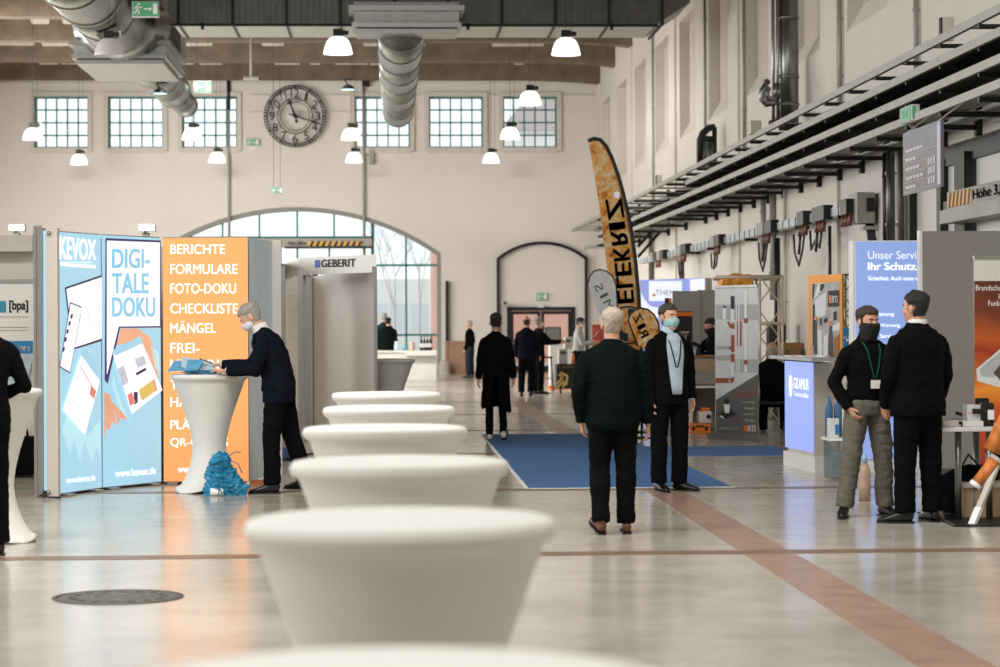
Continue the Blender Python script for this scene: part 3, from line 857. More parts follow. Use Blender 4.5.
    if openw or (top == 'jacket' and shirtmat):
        Q = MB(); pr = [(0.90, .172, .122), (1.0, .170, .124), (1.10, .165, .120), (1.22, .176, .122), (1.32, .186, .118), (1.40, .165, .10), (1.45, .11, .082), (1.48, .070, .070), (1.53, .063, .066)]
        Q.tube([S(z) for z, a, b in pr], [(a * build * .985, b * build * .985) for z, a, b in pr], 20, side=(math.cos(twist), math.sin(twist), 0))
        for (e, w, f) in (aR, aL): Q.tube([e.lerp(w, .6), w + f * .018], [.040, .037], 12)
        Q.tube([S(1.47), S(1.515), S(1.535)], [(.078, .078), (.070, .074), (.066, .070)], 16, side=(1, 0, 0))
        qme = remesh(Q, 0.010 * vox, 2, disp=.004, dfreq=9)
        mesh_child('shirt', qme, shirtmat or C_shirtw, root)
        # shirt front and lapels follow the jacket's chest
        if openw:
            jp = [(z, a_ * build, b_ * build) for z, a_, b_ in prof]
            def chest(z, x, off):
                for i in range(len(jp) - 1):
                    if jp[i][0] <= z <= jp[i+1][0]:
                        f = (z - jp[i][0]) / (jp[i+1][0] - jp[i][0]); a_ = jp[i][1] * (1-f) + jp[i+1][1] * f; b_ = jp[i][2] * (1-f) + jp[i+1][2] * f; break
                else: a_, b_ = jp[-1][1:]
                return S(z, x, b_ * math.sqrt(max(.05, 1 - (x / a_) ** 2)) + off)
            wz = [(0.90, .60), (0.97, .68), (1.04, .76), (1.12, .84), (1.20, .92), (1.28, 1.0), (1.36, 1.0), (1.42, .85), (1.47, .62)]
            R = []
            for z, k_ in wz: R.append([chest(z, openw * k_ * q / 4, .009) for q in range(-4, 5)])
            vs = [v for r in R for v in r]; fs = [(i*9+j, i*9+j+1, (i+1)*9+j+1, (i+1)*9+j) for i in range(len(R)-1) for j in range(8)]
            sf = MB(); sf.add(vs, fs, True); so_ = sf.build('shirt_front', shirtmat or C_shirtw, root); sd = so_.modifiers.new('thickness', 'SOLIDIFY'); sd.thickness = .006; sd.offset = 0
            bt = MB()
            for z in (1.05, 1.14, 1.23, 1.32, 1.41): bt.ball(chest(z, 0, .013), .006, 6, 5)
            bt.build('buttons', M_whitep, root)
            for sg in (-1, 1):
                R = []
                for z, k_ in wz:
                    lw = .012 + (.034 * max(0, 1 - abs(z - 1.34) / .16)) + (.012 if z > 1.4 else 0)
                    R.append([chest(z, sg * (openw * k_ - .006), .014), chest(z, sg * (openw * k_ + lw * .5), .016), chest(z, sg * (openw * k_ + lw), .010)])
                vs = [v for r in R for v in r]; fs = [(i*3+j, i*3+j+1, (i+1)*3+j+1, (i+1)*3+j) for i in range(len(R)-1) for j in range(2)]
                lp = MB(); lp.add(vs, fs, True); lo_ = lp.build('lapel', topmat, root); sd = lo_.modifiers.new('thickness', 'SOLIDIFY'); sd.thickness = .006; sd.offset = 0
    if tie:
        tm = MB(); tm.prism([S(1.47, -.016, .078), S(1.47, .016, .078), S(1.40, .02, .128 * build), S(1.08, .03, .152 * build), S(1.04, 0, .152 * build), S(1.08, -.03, .152 * build), S(1.40, -.02, .128 * build)], V(0, .008, 0))
        tm.build('tie', tie, root)
    if mask:
        Mk = MB(); R = []
        for z, wx, yy in ((.012, .030, .100), (.020, .050, .104), (.035, .062, .112), (.055, .066, .124), (.075, .066, .130), (.092, .056, .120), (.100, .030, .114)):
            R.append([HM @ V(wx * math.sin(a), .012 + (yy - .012) * max(0, math.cos(a)) ** .75 if abs(a) < PI / 2 else .012, z) for a in [(-PI/2) + PI * q / 14 for q in range(15)]])
        if mask is MASKK:
            R = [[HM @ V((wx + .004) * math.sin(a), .0 + (yy) * max(0, math.cos(a)) ** .8, z) for a in [(-PI/2) + PI * q / 14 for q in range(15)]] for z, wx, yy in ((-.055, .062, .085), (-.03, .064, .095), (.0, .070, .108), (.03, .076, .118), (.06, .079, .130), (.085, .078, .130), (.098, .074, .118))]
        vs = [v for r in R for v in r]; nn = 15
        fs = [(i*nn+j, i*nn+j+1, (i+1)*nn+j+1, (i+1)*nn+j) for i in range(len(R)-1) for j in range(nn-1)]
        Mk.add(vs, fs, True); mo = Mk.build('face_mask', mask, root)
        sd = mo.modifiers.new('thickness', 'SOLIDIFY'); sd.thickness = 0.004; sd.offset = 0
        if vox < 1.5 and mask is not MASKK:
            lo = MB()
            for sg in (-1, 1):
                for z0 in (.03, .09): lo.tube([HM @ V(.060 * sg, .03, z0), HM @ V(.079 * sg, -.004, .09 if z0 > .05 else .075)], .0016, 5)
            lo.build('ear_loop', MASKW, root)
    if lanyard:
        lc, badge = lanyard
        ly = MB()
        for sg in (-1, 1):
            pts = [S(1.49, sg * .055, -.01), S(1.46, sg * .072, .055), S(1.38, sg * .06, .128 * build), S(1.25, sg * .035, .148 * build), S(1.15, sg * .008, .150 * build)]
            for i in range(len(pts) - 1): ly.beam(pts[i], pts[i+1], .012, .003, up=(0, 1, 0))
        ly.build('lanyard', lc, root)
        if badge:
            c = S(1.10, 0, .158 * build)
            MB().rbox((c.x - .045, c.y - .004, c.z - .035), (c.x + .045, c.y + .002, c.z + .035), .002).build('name_badge', M_whitep, root)
    if apron:
        A = MB(); n2 = 28; R = []
        for z, rx, ry in ((1.04, .158, .125), (0.98, .168, .138), (0.85, .178, .148), (0.7, .182, .158), (0.55, .19, .165), (0.43, .20, .17)):
            rr = []
            for j in range(n2):
                a = 2*PI*j/n2; zz2 = z
                if z < .6: zz2 = z - 0.05 * max(0, math.sin(a * 1 + 2.2)) + .02 * math.sin(a * 5)
                rr.append(V((rx + .008 * math.sin(a * 7 + z * 3)) * math.cos(a), (ry + .01 * math.sin(a * 5)) * math.sin(a), zz2))
            R.append(rr)
        vs = [v for r in R for v in r]; fs = [(i*n2+j, i*n2+(j+1)%n2, (i+1)*n2+(j+1)%n2, (i+1)*n2+j) for i in range(len(R)-1) for j in range(n2) if not (j in (20, 21) and i > 1)]
        A.add(vs, fs, True); ao = A.build('apron', apron, root); sd = ao.modifiers.new('thickness', 'SOLIDIFY'); sd.thickness = .006
        kn = MB(); kn.ball(S(1.03, 0, -.145), (.03, .015, .02)); kn.tube([S(1.03, .01, -.15), S(.93, .03, -.16), S(.84, .02, -.17)], [.006, .012, .01], 6); kn.tube([S(1.03, -.01, -.15), S(.92, -.02, -.165), S(.8, -.03, -.17)], [.006, .012, .01], 6)
        kn.build('apron_bow', apron, root)
        MB().prism([V(-.205, -.05, .45), V(-.20, .02, .45), V(-.185, .02, .68), V(-.19, -.05, .68)], V(-.008, 0, 0)).build('apron_lining', C_red, root)
    drop = min(soles) if not seat else 0.0
    root.scale = (s, s, s)
    root.rotation_euler = (0, 0, face)
    a3 = Vector(at)
    if ANCHOR is not None: XF[root.name] = ANCHOR
    root.location = (a3.x, a3.y, a3.z - drop * s)
    return root, root.location, lambda v: Matrix.Translation(root.location) @ Matrix.Rotation(face, 4, 'Z') @ Matrix.Scale(s, 4) @ v
R_ = math.radians
# ================================================================== CEILING SERVICES
def spiral_duct(m, X, Z, y0, y1, r0, r1, seg):
    L = (y1 - y0) / seg; prof = []
    for i in range(seg):
        a = y0 + i * L; r = r0 + (r1 - r0) * i / max(1, seg - 1)
        m.tube([(X, a, Z), (X, a + L, Z)], [r, r], 32, side=(1, 0, 0))
        for yy in (a + 0.02, a + L * .5, a + L - .06):
            m.tube([(X, yy, Z), (X, yy + .05, Z)], [r + .022, r + .022], 32, side=(1, 0, 0))
def zc(y, Y): return P(400, y, Y).z
# crosswise rectangular duct
xa, xb = P(172, 10, 27.4).x, P(657, 10, 27.4).x
zb_ = 7.45
t = thing('rectangular_duct', (0, 28, zb_), 'long ribbed grey rectangular duct crossing under the roof', 'duct')
m = MB(); m.box((xa, 27.4, zb_), (xb, 28.7, zb_ + 1.05))
# bend rising to the right wall
e = P(690, 4, 27.4)
m.prism([(xb, 27.4, zb_), (e.x, 27.4, zb_ + .42), (e.x, 27.4, zb_ + 1.5), (xb, 27.4, zb_ + 1.05)], (0, 1.3, 0))
m.build('duct_body', M_steeld, t)
m = MB()
n = 0
xx = xa + .2
while xx < xb: m.box((xx, 27.37, zb_ + .03), (xx + .02, 27.41, zb_ + 1.03)); xx += .12
m.build('ribs', M_steeld, t, )
m = MB(); xx = xa + .1
while xx < xb + .1: m.box((xx, 27.3, zb_ - .03), (xx + .05, 28.78, zb_ + .01)); m.box((xx, 27.33, zb_ - .03), (xx + .05, 27.4, zb_ + 1.08)); xx += 1.05
m.beam((xa, 27.32, zb_ - .05), (xb, 27.32, zb_ - .05), .05)
m.build('flange', M_black, t)
m = MB(); m.box((xa + .02, 27.42, zb_ - .012), (xb - .02, 28.68, zb_ - .002)); m.build('underside', mat('underside_sheen', (196, 196, 190), .4, .3, var=.08), t)  # light reflected by the duct's bottom face, put into a paler sheet
m = MB()
for px in (207, 410, 466, 606):
    m.tube([(P(px, 10, 28).x, 27.31, zb_ - .14), (P(px, 10, 28).x, 27.31, zb_ - .02)], .035, 8)
each(m, 'hanger', M_black, t)
# central plenum with round duct
def plenum(t, x0, x1, y0, y1, z0, z1):
    m = MB(); m.box((x0, y0, z0 + .1), (x1, y1, z1)); m.build('box', mat('plenum_sheet', (186, 188, 184), .45, .35, var=.06), t)  # reflected skylight put into the pale colour of the box
    m = MB(); m.box((x0 - .1, y0 - .1, z1 - .18), (x1 + .1, y1, z1 - .08)); m.box((x0 - .04, y0 - .06, z0 + .02), (x1 + .04, y1 + .05, z0 + .11)); m.box((x0 + .04, y0, z0 - .08), (x1 - .04, y1, z0 - .0))
    each(m, 'flange', M_alu, t)
pY = 26.8
t = thing('round_duct', (.2, 30, 7.4), 'silver spiral duct hanging in the middle below its wide box', 'duct')
plenum(t, P(354, 20, pY).x, P(459, 20, pY).x, pY, 27.38, 7.22, P(400, 2, pY).z)
m = MB(); xc = P(401, 50, 27).x
m.tube([(xc, 27.2, 7.42), (xc, 27.7, 7.38)], [(.62, .3), (.5, .47)], 32, side=(1, 0, 0))
m.build('transition', M_steel, t)
m = MB(); cz = lambda Y: 1.55 + (325 - 21) / 1400 * 27.0
X0 = P(401, 30, 27.3).x; spiral_duct(m, X0, 7.36, 27.3, 38.2, .46, .40, 4); m.build('duct_body', M_steel, t)
# left duct
t = thing('round_duct', (-5.4, 25, 7.45), 'large silver spiral duct with a wide collar running along the upper left', 'duct')
X1 = -5.45
m = MB(); spiral_duct(m, X1, 7.62, 12, 28.2, .66, .62, 6); m.build('duct_body', M_steel, t)
m = MB()
for yy, sx in ((19.5, -.15), (22.3, -.02), (26.0, .25)):
    m.add([(X1 + sx - .2, yy, 7.62 - math.sqrt(.69**2 - (abs(sx - .2))**2) ), (X1 + sx + .2, yy, 7.62 - math.sqrt(.69**2 - (sx + .2)**2)), (X1 + sx + .2, yy + .6, 7.62 - math.sqrt(.69**2 - (sx + .2)**2)), (X1 + sx - .2, yy + .6, 7.62 - math.sqrt(.69**2 - (abs(sx - .2))**2))], [(0, 1, 2, 3)])
each(m, 'air_slot', M_black, t)
plenum(t, X1 - .95, X1 + .9, 28.7, 30.8, 6.98, 7.45)
m = MB(); m.box((-5.2, 27.5, 8.0), (-4.55, 29.0, 8.9)); m.box((-5.2, 30.8, 7.2), (-4.55, 31.6, 9.2)); each(m, 'riser', M_steeld, t)
m = MB(); m.tube([(X1, 28.0, 7.62), (X1, 28.8, 7.7)], [(.62, .62), (1.0, .75)], 32, side=(1, 0, 0)); m.tube([(X1, 30.7, 7.55), (X1, 31.6, 7.5)], [(.6, .5), (.46, .46)], 32, side=(1, 0, 0)); each(m, 'transition', M_steel, t)
m = MB(); spiral_duct(m, X1, 7.5, 31.5, 35.6, .46, .42, 2); m.tube([(X1, 35.6, 7.5), (X1, 36.0, 7.46)], [.42, .30], 28); spiral_duct(m, X1 + .02, 7.46, 36.0, 37.7, .30, .30, 1); m.build('branch', M_steel, t)
# pendant lamps
M_shade = mat('glowing_lamp_shade', (255, 250, 240), 0.4, var=0.02, emit=1.5)
M_shaded = mat('milky_lamp_shade', (214, 206, 198), 0.4, var=0.02, emit=0.35)  # faint glow put into the shade of the unlit lamp
def pendant(name='pendant_lamp'):
    t = thing(name, (0, 0, 0), 'x', 'lamp')
    prof = [(.275, 0), (.278, .01), (.268, .06), (.25, .14), (.215, .23), (.17, .29), (.11, .325), (.05, .335), (.0, .335)]
    MB().lathe(prof, n=28).lathe([(.0, .31), (.1, .30), (.2, .22), (.235, .13), (.255, .05), (.272, .002)], n=28).build('lamp_shade', M_shade, t)
    MB().lathe([(.0, .10), (.05, .11), (.07, .16), (.05, .22), (.0, .25)], n=14).build('bulb', mat('lamp_bulb', (255, 250, 240), .4, emit=9.0), t)
    m = MB(); m.rbox((-.09, -.07, .33), (.09, .07, .47), .012); m.rbox((.09, -.05, .36), (.20, .05, .44), .01); m.build('ballast_box', M_black, t)
    m = MB(); m.rbox((.19, -.045, .36), (.225, .045, .47), .006); m.build('end_cap', M_white, t)
    m = MB(); m.tube([(0, 0, .46), (0, 0, 3.75)], .006, 5); m.tube([(.12, 0, .44), (.12, 0, 3.75)], .004, 5); m.build('cord', M_cord, t)
    return t
LAMPS = [(109, 56, 22.5, 'pendant lamp with a milky unlit shade in front of the big left duct', 0),
         (338, 54, 26.5, 'large glowing pendant lamp left of the middle duct box', 1), (566, 55, 26.5, 'large glowing pendant lamp under the right end of the crosswise duct', 1),
         (530, 105, 32.8, 'glowing pendant lamp over the top of the rightmost high window', 1),
         (33, 140, 38.5, 'glowing pendant lamp in front of the leftmost high window', 1), (192, 140, 38.5, 'glowing pendant lamp at the end of the left duct', 1),
         (351, 140, 38.5, 'glowing pendant lamp at the left edge of the fourth high window', 1), (510, 139, 38.5, 'glowing pendant lamp before the rightmost high window, lower of the two', 1),
         (79, 164.5, 45, 'small glowing pendant lamp between the two leftmost high windows', 1), (217, 162.5, 45, 'small glowing pendant lamp below the third high window', 1),
         (354, 162.5, 45, 'small glowing pendant lamp below the fourth high window', 1), (491, 163, 45, 'small glowing pendant lamp below the fifth high window', 1)]
lamp0 = pendant(); base0 = None
for i, (x, y, Y, lab, lit) in enumerate(LAMPS):
    Y = min(Y, 44.6)
    p = P(x, y, Y)
    if i == 0: base0 = (p, lab); continue
    copy_thing(lamp0, p, 0, lab, None, 'pendant lamps under the roof')
lamp0.scale = (.85, .85, .85); lamp0.location = base0[0]; lamp0['label'] = base0[1]; lamp0['group'] = 'pendant lamps under the roof'
for ch in lamp0.children:
    if ch.name.startswith('lamp_shade'): ch.data = ch.data.copy(); ch.data.materials[0] = M_shaded
    if ch.name.startswith('bulb'): ch.data = ch.data.copy(); ch.data.materials[0] = mat('unlit_bulb', (220, 216, 210), .4)
for o in [lamp0] + [x for x in COL.objects if x.name.startswith('pendant_lamp.')]:
    for ch in o.children:
        if ch.name.startswith('cord'): ch.scale.z = (ZC - o.location.z) / 3.75 / o.scale.z
M_tealglow = mat('cool_lamp_face', (190, 240, 240), 0.4, emit=2.0)
for (x, y, lab) in ((160, 93, 'small dark dish lamp below the left duct'), (348, 89, 'small dark dish lamp right of the clock')):
    p = P(x, y, 33 if x > 200 else 31.8); t = thing('dish_lamp', p, lab, 'lamp', 'dish lamps')
    MB().lathe([(.0, .10), (.06, .10), (.12, .06), (.165, .0), (.17, -.01)], p, 24).build('lamp_shade', M_black, t)
    MB().lathe([(.0, -.015), (.10, -.02), (.16, -.012)], p, 24).build('lamp_face', M_tealglow, t)
    m = MB(); m.beam(p + V(0, 0, .1), p + V(-.08, 0, .22), .03); m.beam(p + V(-.08, 0, .22), p + V(.12, 0, .24), .04); m.tube([p + V(.1, 0, .24), p + V(.1, 0, .36 if x < 200 else 3.3)], .006, 5); m.build('bracket', M_black, t)

# hanging rods
def rod(name, x, y0, y1, Y, label, r, m_, foot=0):
    a, b = P(x, y0, Y), P(x, y1, Y); b.x = a.x
    t = thing(name, b, label, 'pole', )
    MB().tube([a, b], r, 8).build('shaft', m_, t)
    if foot: MB().rbox((b.x - .16, b.y - .08, b.z - .04), (b.x + .16, b.y + .08, b.z + .02), .01).build('foot_plate', M_white, t)
    return t, a, b
rod('hanging_rod', 250.5, -20, 78, 30, 'white rod with a small foot plate hanging above the clock', .022, M_white, 1)
t, a, b = rod('cable_drop', 228.5, 76, 268, 45.96, 'thin grey cable drop left of the clock', .045, M_rail)
m = MB(); m.tube([a + V(0, 0, -1.1), a + V(0, 0, .02)], .06, 8); m.build('dark_sleeve', M_black, t)
t, a, b = rod('cable_drop', 363.5, 76, 262, 45.96, 'thin grey cable drop with a box at its top right of the clock', .05, M_rail)
m = MB(); m.rbox((a.x - .05, a.y - .1, a.z - .35), (a.x + .2, a.y + .1, a.z), .02); m.build('junction_box', M_black, t)
m = MB(); m.tube([a + V(.28, 0, -2.5), a + V(.16, 0, -2.6), a + V(.05, 0, -2.55)], .02, 6); m.rbox((a.x + .18, a.y - .05, a.z - 2.9), (a.x + .34, a.y + .05, a.z - 2.4), .02); m.build('plug', M_rail, t)
for x, y in ((193, 62), (278, 80)):
    pass
# clock
cc = P(295, 116, YF - .12); R0 = 31 / 1400 * YF
t = thing('wall_clock', cc, 'round black skeleton wall clock with openwork numerals', 'clock')
M_clk = mat('clock_black', (30, 32, 32), .6)
m = MB()
def ring(m, r0, r1, y=0.0, th=.03, n=72):
    for i in range(n):
        a, b = 2*PI*i/n, 2*PI*(i+1)/n
        q = lambda r, t_: cc + V(r * math.sin(t_), y, r * math.cos(t_))
        m.prism([q(r0, a), q(r1, a), q(r1, b), q(r0, b)], (0, th, 0))
ring(m, R0 * .88, R0 * .915); ring(m, R0 * .975, R0); ring(m, R0 * .455, R0 * .475); ring(m, R0 * .545, R0 * .575)
for i in range(60):
    a = 2*PI*i/60; d = V(math.sin(a), 0, math.cos(a)); m.beam(cc + d * R0 * .905, cc + d * R0 * .98, .035 if i % 5 else .07, .02, up=(0, 1, 0))
for a in (0, PI/2, PI, 3*PI/2):
    pass
m.build('dial_ring', M_clk, t)
m = MB()
for i in range(1, 13):
    a = 2*PI*i/12; s = str(i); h = R0 * .27; w = h * (.62 if len(s) == 1 else .95)
    if s == '1': w = h * .25
    if s == '11': w = h * .62
    c = cc + V(math.sin(a), 0, math.cos(a)) * R0 * .73
    ta = a if (i <= 3 or i >= 9) else a + PI
    ta = 0.35 * math.sin(a) if i in (1, 11, 12, 2, 10) else 0
    u = V(math.cos(ta), 0, -math.sin(ta)); v = V(math.sin(ta), 0, math.cos(ta))
    text(m, s, c - u * w / 2 - v * h / 2 + V(0, -.01, 0), u, v, w, h, 0.006)
m.build('numerals', M_clk, t)
def hand(m, ang, L, w):
    d = V(math.sin(ang), 0, math.cos(ang)); s_ = V(math.cos(ang), 0, -math.sin(ang))
    m.prism([cc - d * L * .22 - s_ * w * .3 + V(0, -.06, 0), cc - d * L * .22 + s_ * w * .3 + V(0, -.06, 0), cc + s_ * w * .5 + V(0, -.06, 0), cc + d * L * .6 + s_ * w * .3 + V(0, -.06, 0), cc + d * L * .7 + s_ * w * .9 + V(0, -.06, 0), cc + d * L + V(0, -.06, 0), cc + d * L * .7 - s_ * w * .9 + V(0, -.06, 0), cc + d * L * .6 - s_ * w * .3 + V(0, -.06, 0), cc - s_ * w * .5 + V(0, -.06, 0)], (0, .02, 0))
m = MB(); hand(m, R_(-20), R0 * .62, .09); m.build('hour_hand', M_clk, t)
m = MB(); hand(m, R_(108), R0 * .92, .06); m.tube([cc + V(.05, -.07, -.18), cc + V(.05, -.04, -.18)], .05, 12); m.build('minute_hand', M_clk, t)
m = MB(); m.tube([cc + V(0, -.09, 0), cc + V(0, .1, 0)], .06, 16); 
for a in (0.9, 2.3, 3.9, 5.4): m.beam(cc + V(0, .05, 0) + V(math.sin(a), 0, math.cos(a)) * R0 * .9, cc + V(0, .11, 0) + V(math.sin(a), 0, math.cos(a)) * R0 * .9, .04, up=(0, 1, 0))
m.build('mount', M_clk, t)

# emergency signs
M_exit = mat('exit_sign_green', (86, 168, 120), .5, var=.02, emit=.35)
M_exitb = mat('pale_exit_sign', (128, 186, 150), .5, var=.02, emit=.3)
def exit_sign(x0, y0, x1, y1, Y, label, cord=2.0, man=True, m_=None, flip=False, side='l'):
    a, b = P(x0, y1, Y), P(x1, y0, Y)
    t = thing('exit_sign', ((a.x + b.x) / 2, Y, a.z), label, 'exit sign')
    MB().rbox((a.x, Y, a.z), (b.x, Y + .07, b.z), .012).build('housing', M_white, t)
    w, h = b.x - a.x, b.z - a.z
    MB().box((a.x + .02 * w, Y - .006, a.z + .04 * h), (b.x - .02 * w, Y + .002, b.z - .04 * h)).build('panel', m_ or M_exit, t)
    m = MB(); yy = Y - .012
    q = lambda u, v: V(a.x + (1 - u if flip else u) * w, yy, a.z + v * h)
    def poly(pts): m.add([q(*p_) for p_ in pts], [tuple(range(len(pts)))])
    poly([(.78, .18), (.94, .18), (.94, .84), (.78, .84)])                                    # the door
    poly([(.44, .46), (.66, .46), (.66, .36), (.74, .50), (.66, .64), (.66, .54), (.44, .54)])  # the arrow
    def limb(p_, q_, w_):
        A, B = q(*p_), q(*q_); m.beam(A, B, w_ * h, .004, up=(0, 1, 0))
    if man:
        m.ball(q(.27, .80), (.045 * w, .003, .07 * h), 10, 6)
        limb((.25, .70), (.20, .45), .13); limb((.20, .46), (.28, .32), .09); limb((.28, .32), (.24, .16), .08); limb((.19, .46), (.14, .28), .09); limb((.14, .28), (.06, .24), .08)
        limb((.24, .68), (.33, .58), .07); limb((.33, .58), (.38, .62), .06); limb((.23, .68), (.14, .62), .07); limb((.14, .62), (.10, .50), .06)
    m.build('pictogram', M_whitep, t)
    if cord:
        mm = MB()
        for f in (.2, .8): mm.tube([(a.x + f * w, Y + .03, b.z), (a.x + f * w, Y + .03, b.z + cord)], .006, 5)
        mm.build('cord', M_cord, t)
    return t
exit_sign(132, 1, 159, 17, 24, 'green emergency exit sign with running man, arrow and door at the top left', 1.5)
exit_sign(193.5, 81, 211.5, 93, 36, 'pale green exit sign above the third high window', 2.5, flip=True, m_=M_exitb)
exit_sign(246, 139, 259, 146, YF - .075, 'tiny green exit sign left below the clock', 0, man=True, m_=M_exitb)
exit_sign(271.5, 187, 282.5, 193.5, 40, 'tiny green exit sign hanging below the clock', 4.9, m_=M_exitb)
exit_sign(536, 292.5, 547, 300.5, YF - .075, 'small green exit sign above the double doors', 0, m_=M_exitb)

# camera box and small wall gear
t = thing('surveillance_camera', P(505, 303, YF - .1), 'small beige camera above the left corner of the double doors', 'camera')
p = P(505, 303, YF - .3); MB().rbox((p.x - .1, p.y - .12, p.z - .08), (p.x + .12, p.y + .12, p.z + .06), .02).build('camera_body', M_trimw, t)
MB().beam((p.x, p.y + .1, p.z), (p.x, YF, p.z - .05), .05).tube([(p.x - .02, p.y - .13, p.z), (p.x - .02, p.y - .18, p.z)], .05, 10).build('arm', M_blackp, t)

# ================================================================== RIGHT WALL SERVICES
# trays
def tray(label, X0, X1, Z, y0, y1, dark, rung, railm=M_rail, name='cable_tray'):
    t = thing(name, (X0, y0, Z), label, 'cable tray')
    m = MB()
    m.box((X0, y0, Z - .045), (X0 + .05, y1, Z + .045))
    m.build('inner_rail', railm, t)
    MB().box((X1 - .05, y0, Z - .045), (X1, y1, Z + .045)).build('outer_rail', railm, t)
    m = MB(); yy = y0 + .3
    while yy < y1: m.box((X0 + .04, yy, Z - .025), (X1 - .04, yy + .06, Z + .01)); yy += rung
    each(m, 'rung', M_rail if not dark else M_black, t)
    if dark:
        MB().box((X0 + .04, y0, Z - .04), (X1 - .04, y1, Z - .028)).build('bottom_sheet', M_gfr, t)
        m = MB(); random.seed(int(Z * 100))
        for i in range(11):
            x = X0 + .09 + (X1 - X0 - .18) * i / 10; pts = []
            yy = y0 + .05
            while yy < y1: pts.append((x + random.uniform(-.02, .02), yy, Z + .035 + random.uniform(-.01, .02))); yy += 2.2
            pts.append((x, y1 - .05, Z + .03)); m.tube(pts, .032, 6)
        m.build('cables', mat('black_cable', (24, 24, 24), .6), t)
    return t
X4 = 5.9 * (XR / 6.8)
XI = XR - .9
def zr(r): return CAMZ + r * XI
tray('empty pale ladder tray, uppermost of the stack on the right wall', XI, XR - .12, zr(.517), 8, 45.6, False, 1.0)
tray('second cable tray from the top on the right wall, packed with black cables', XI, XR - .12, zr(.478), 8, 28, True, 1.0)
tray('third cable tray from the top on the right wall, packed with black cables', XI, XR - .12, zr(.434), 8, 40, True, 1.0)
t = tray('lowest cable tray on the right wall, resting on dark bracket arms', XI, XR - .2, zr(.393), 8, 42.8, False, 1.0)
MB().box((XI + .05, 8, zr(.393) + .02), (XI + .5, 42, zr(.393) + .035)).build('tray_sheet', M_rail, t)
yy = 9.0
kbr = 0
brk0 = None
while yy < 42:
    if brk0 is None:
        brk0 = thing('wall_bracket', (XR, yy, zr(.393)), 'x', 'bracket')
        z = zr(.393)
        MB().box((XI + .02, yy, z - .1), (XR - .02, yy + .06, z - .045)).build('arm', M_gfr, brk0)
        MB().box((XR - .07, yy - .03, z - .17), (XR + .005, yy + .09, z + .95)).build('wall_plate', M_black, brk0)
        m = MB()
        for r_ in (.434, .478, .517): m.box((XI + .02, yy, zr(r_) - .09), (XR - .02, yy + .05, zr(r_) - .048))
        each(m, 'upper_arm', M_gfr, brk0)
        brk0['label'] = 'dark steel bracket arm carrying the cable trays on the right wall'; brk0['group'] = 'cable tray brackets'
    else: copy_thing(brk0, (XR, yy, zr(.393)))
    yy += 1.0 if yy < 30 else 2.0
# diagonal braces
for (a, b, lab) in (((638, 257), (667, 224), 'longer dark diagonal brace under the far end of the trays'), ((638, 247), (650, 233), 'shorter dark diagonal brace under the far end of the trays')):
    Y = 34.5; A = P(a[0], a[1], Y); B = P(b[0], b[1], Y)
    o = MB().beam(A, B, .07).build('diagonal_brace', M_black); tag(o, lab, 'brace')
    MB().rbox((B.x - .06, B.y - .06, B.z - .06), (B.x + .06, B.y + .06, B.z + .06), .01).build('end_clamp', M_black, o)
# conduits down the wall
def conduit(px, y0, y1, w, m_, label, off=.05, name='wall_conduit', group='conduits on the right wall'):
    X = XR - off; Y = 0
    # depth where the wall plane is seen at px
    r = ray(px, (y0 + y1) / 2); Y = r.y * (X / r.x)
    a, b = P(px, y0, Y), P(px, y1, Y)
    o = thing(name, (X, Y, b.z), label, 'pipe', group)
    MB().tube([(X, Y, a.z), (X, Y, b.z)], w, 10).build('pipe', m_, o)
    m = MB(); n = max(2, int((a.z - b.z) / 1.2))
    for i in range(n): z = b.z + (a.z - b.z) * (i + .5) / n; m.box((X - w - .01, Y - .02, z - .02), (XR + .01, Y + .02, z + .02))
    m.build('clips', M_alu, o)
    return o
conduit(653, 24, 250, .03, M_rail, 'thin grey pipe on the right wall beside the end of the crosswise duct')
conduit(705, -10, 165, .03, M_rail, 'thin grey pipe on the right wall left of the black cage')
conduit(744, -10, 150, .035, M_rail, 'thin grey pipe on the right wall right of the black cage')
conduit(840, -10, 105, .035, M_rail, 'thin grey pipe on the right wall right of the tall flue')
conduit(916, -10, 70, .035, M_rail, 'thin grey pipe high on the right wall near the cable trays')
conduit(763, 195, 262, .045, M_rail, 'grey pipe on the lower right wall beside the second hoist plug')
conduit(773, 192, 300, .06, M_rail, 'thick grey pipe on the lower right wall')
conduit(785, 188, 340, .03, M_trimw, 'pale pipe on the lower right wall left of the orange banner')
conduit(777, 238, 350, .05, M_black, 'black pipe dropping behind the lattice tower')
conduit(831, 226, 300, .045, M_black, 'black pipe dropping behind the orange framed banner')
conduit(652, 228, 285, .09, M_gfr2, 'thick dark post on the far part of the right wall')
conduit(682, 262, 290, .05, M_black, 'black pipe below the far plug cluster')
conduit(886.5, 148, 262, .055, M_black, 'thick black pipe right of the grey switch cabinet', .1)
conduit(890.5, 148, 250, .06, M_steeld, 'thick grey pipe beside the black one right of the switch cabinet', .1)
conduit(901, 150, 245, .04, M_gfr2, 'slim olive pipe behind the hanging sign', .05)
# far crossbar
p0 = P(638, 262, 36)
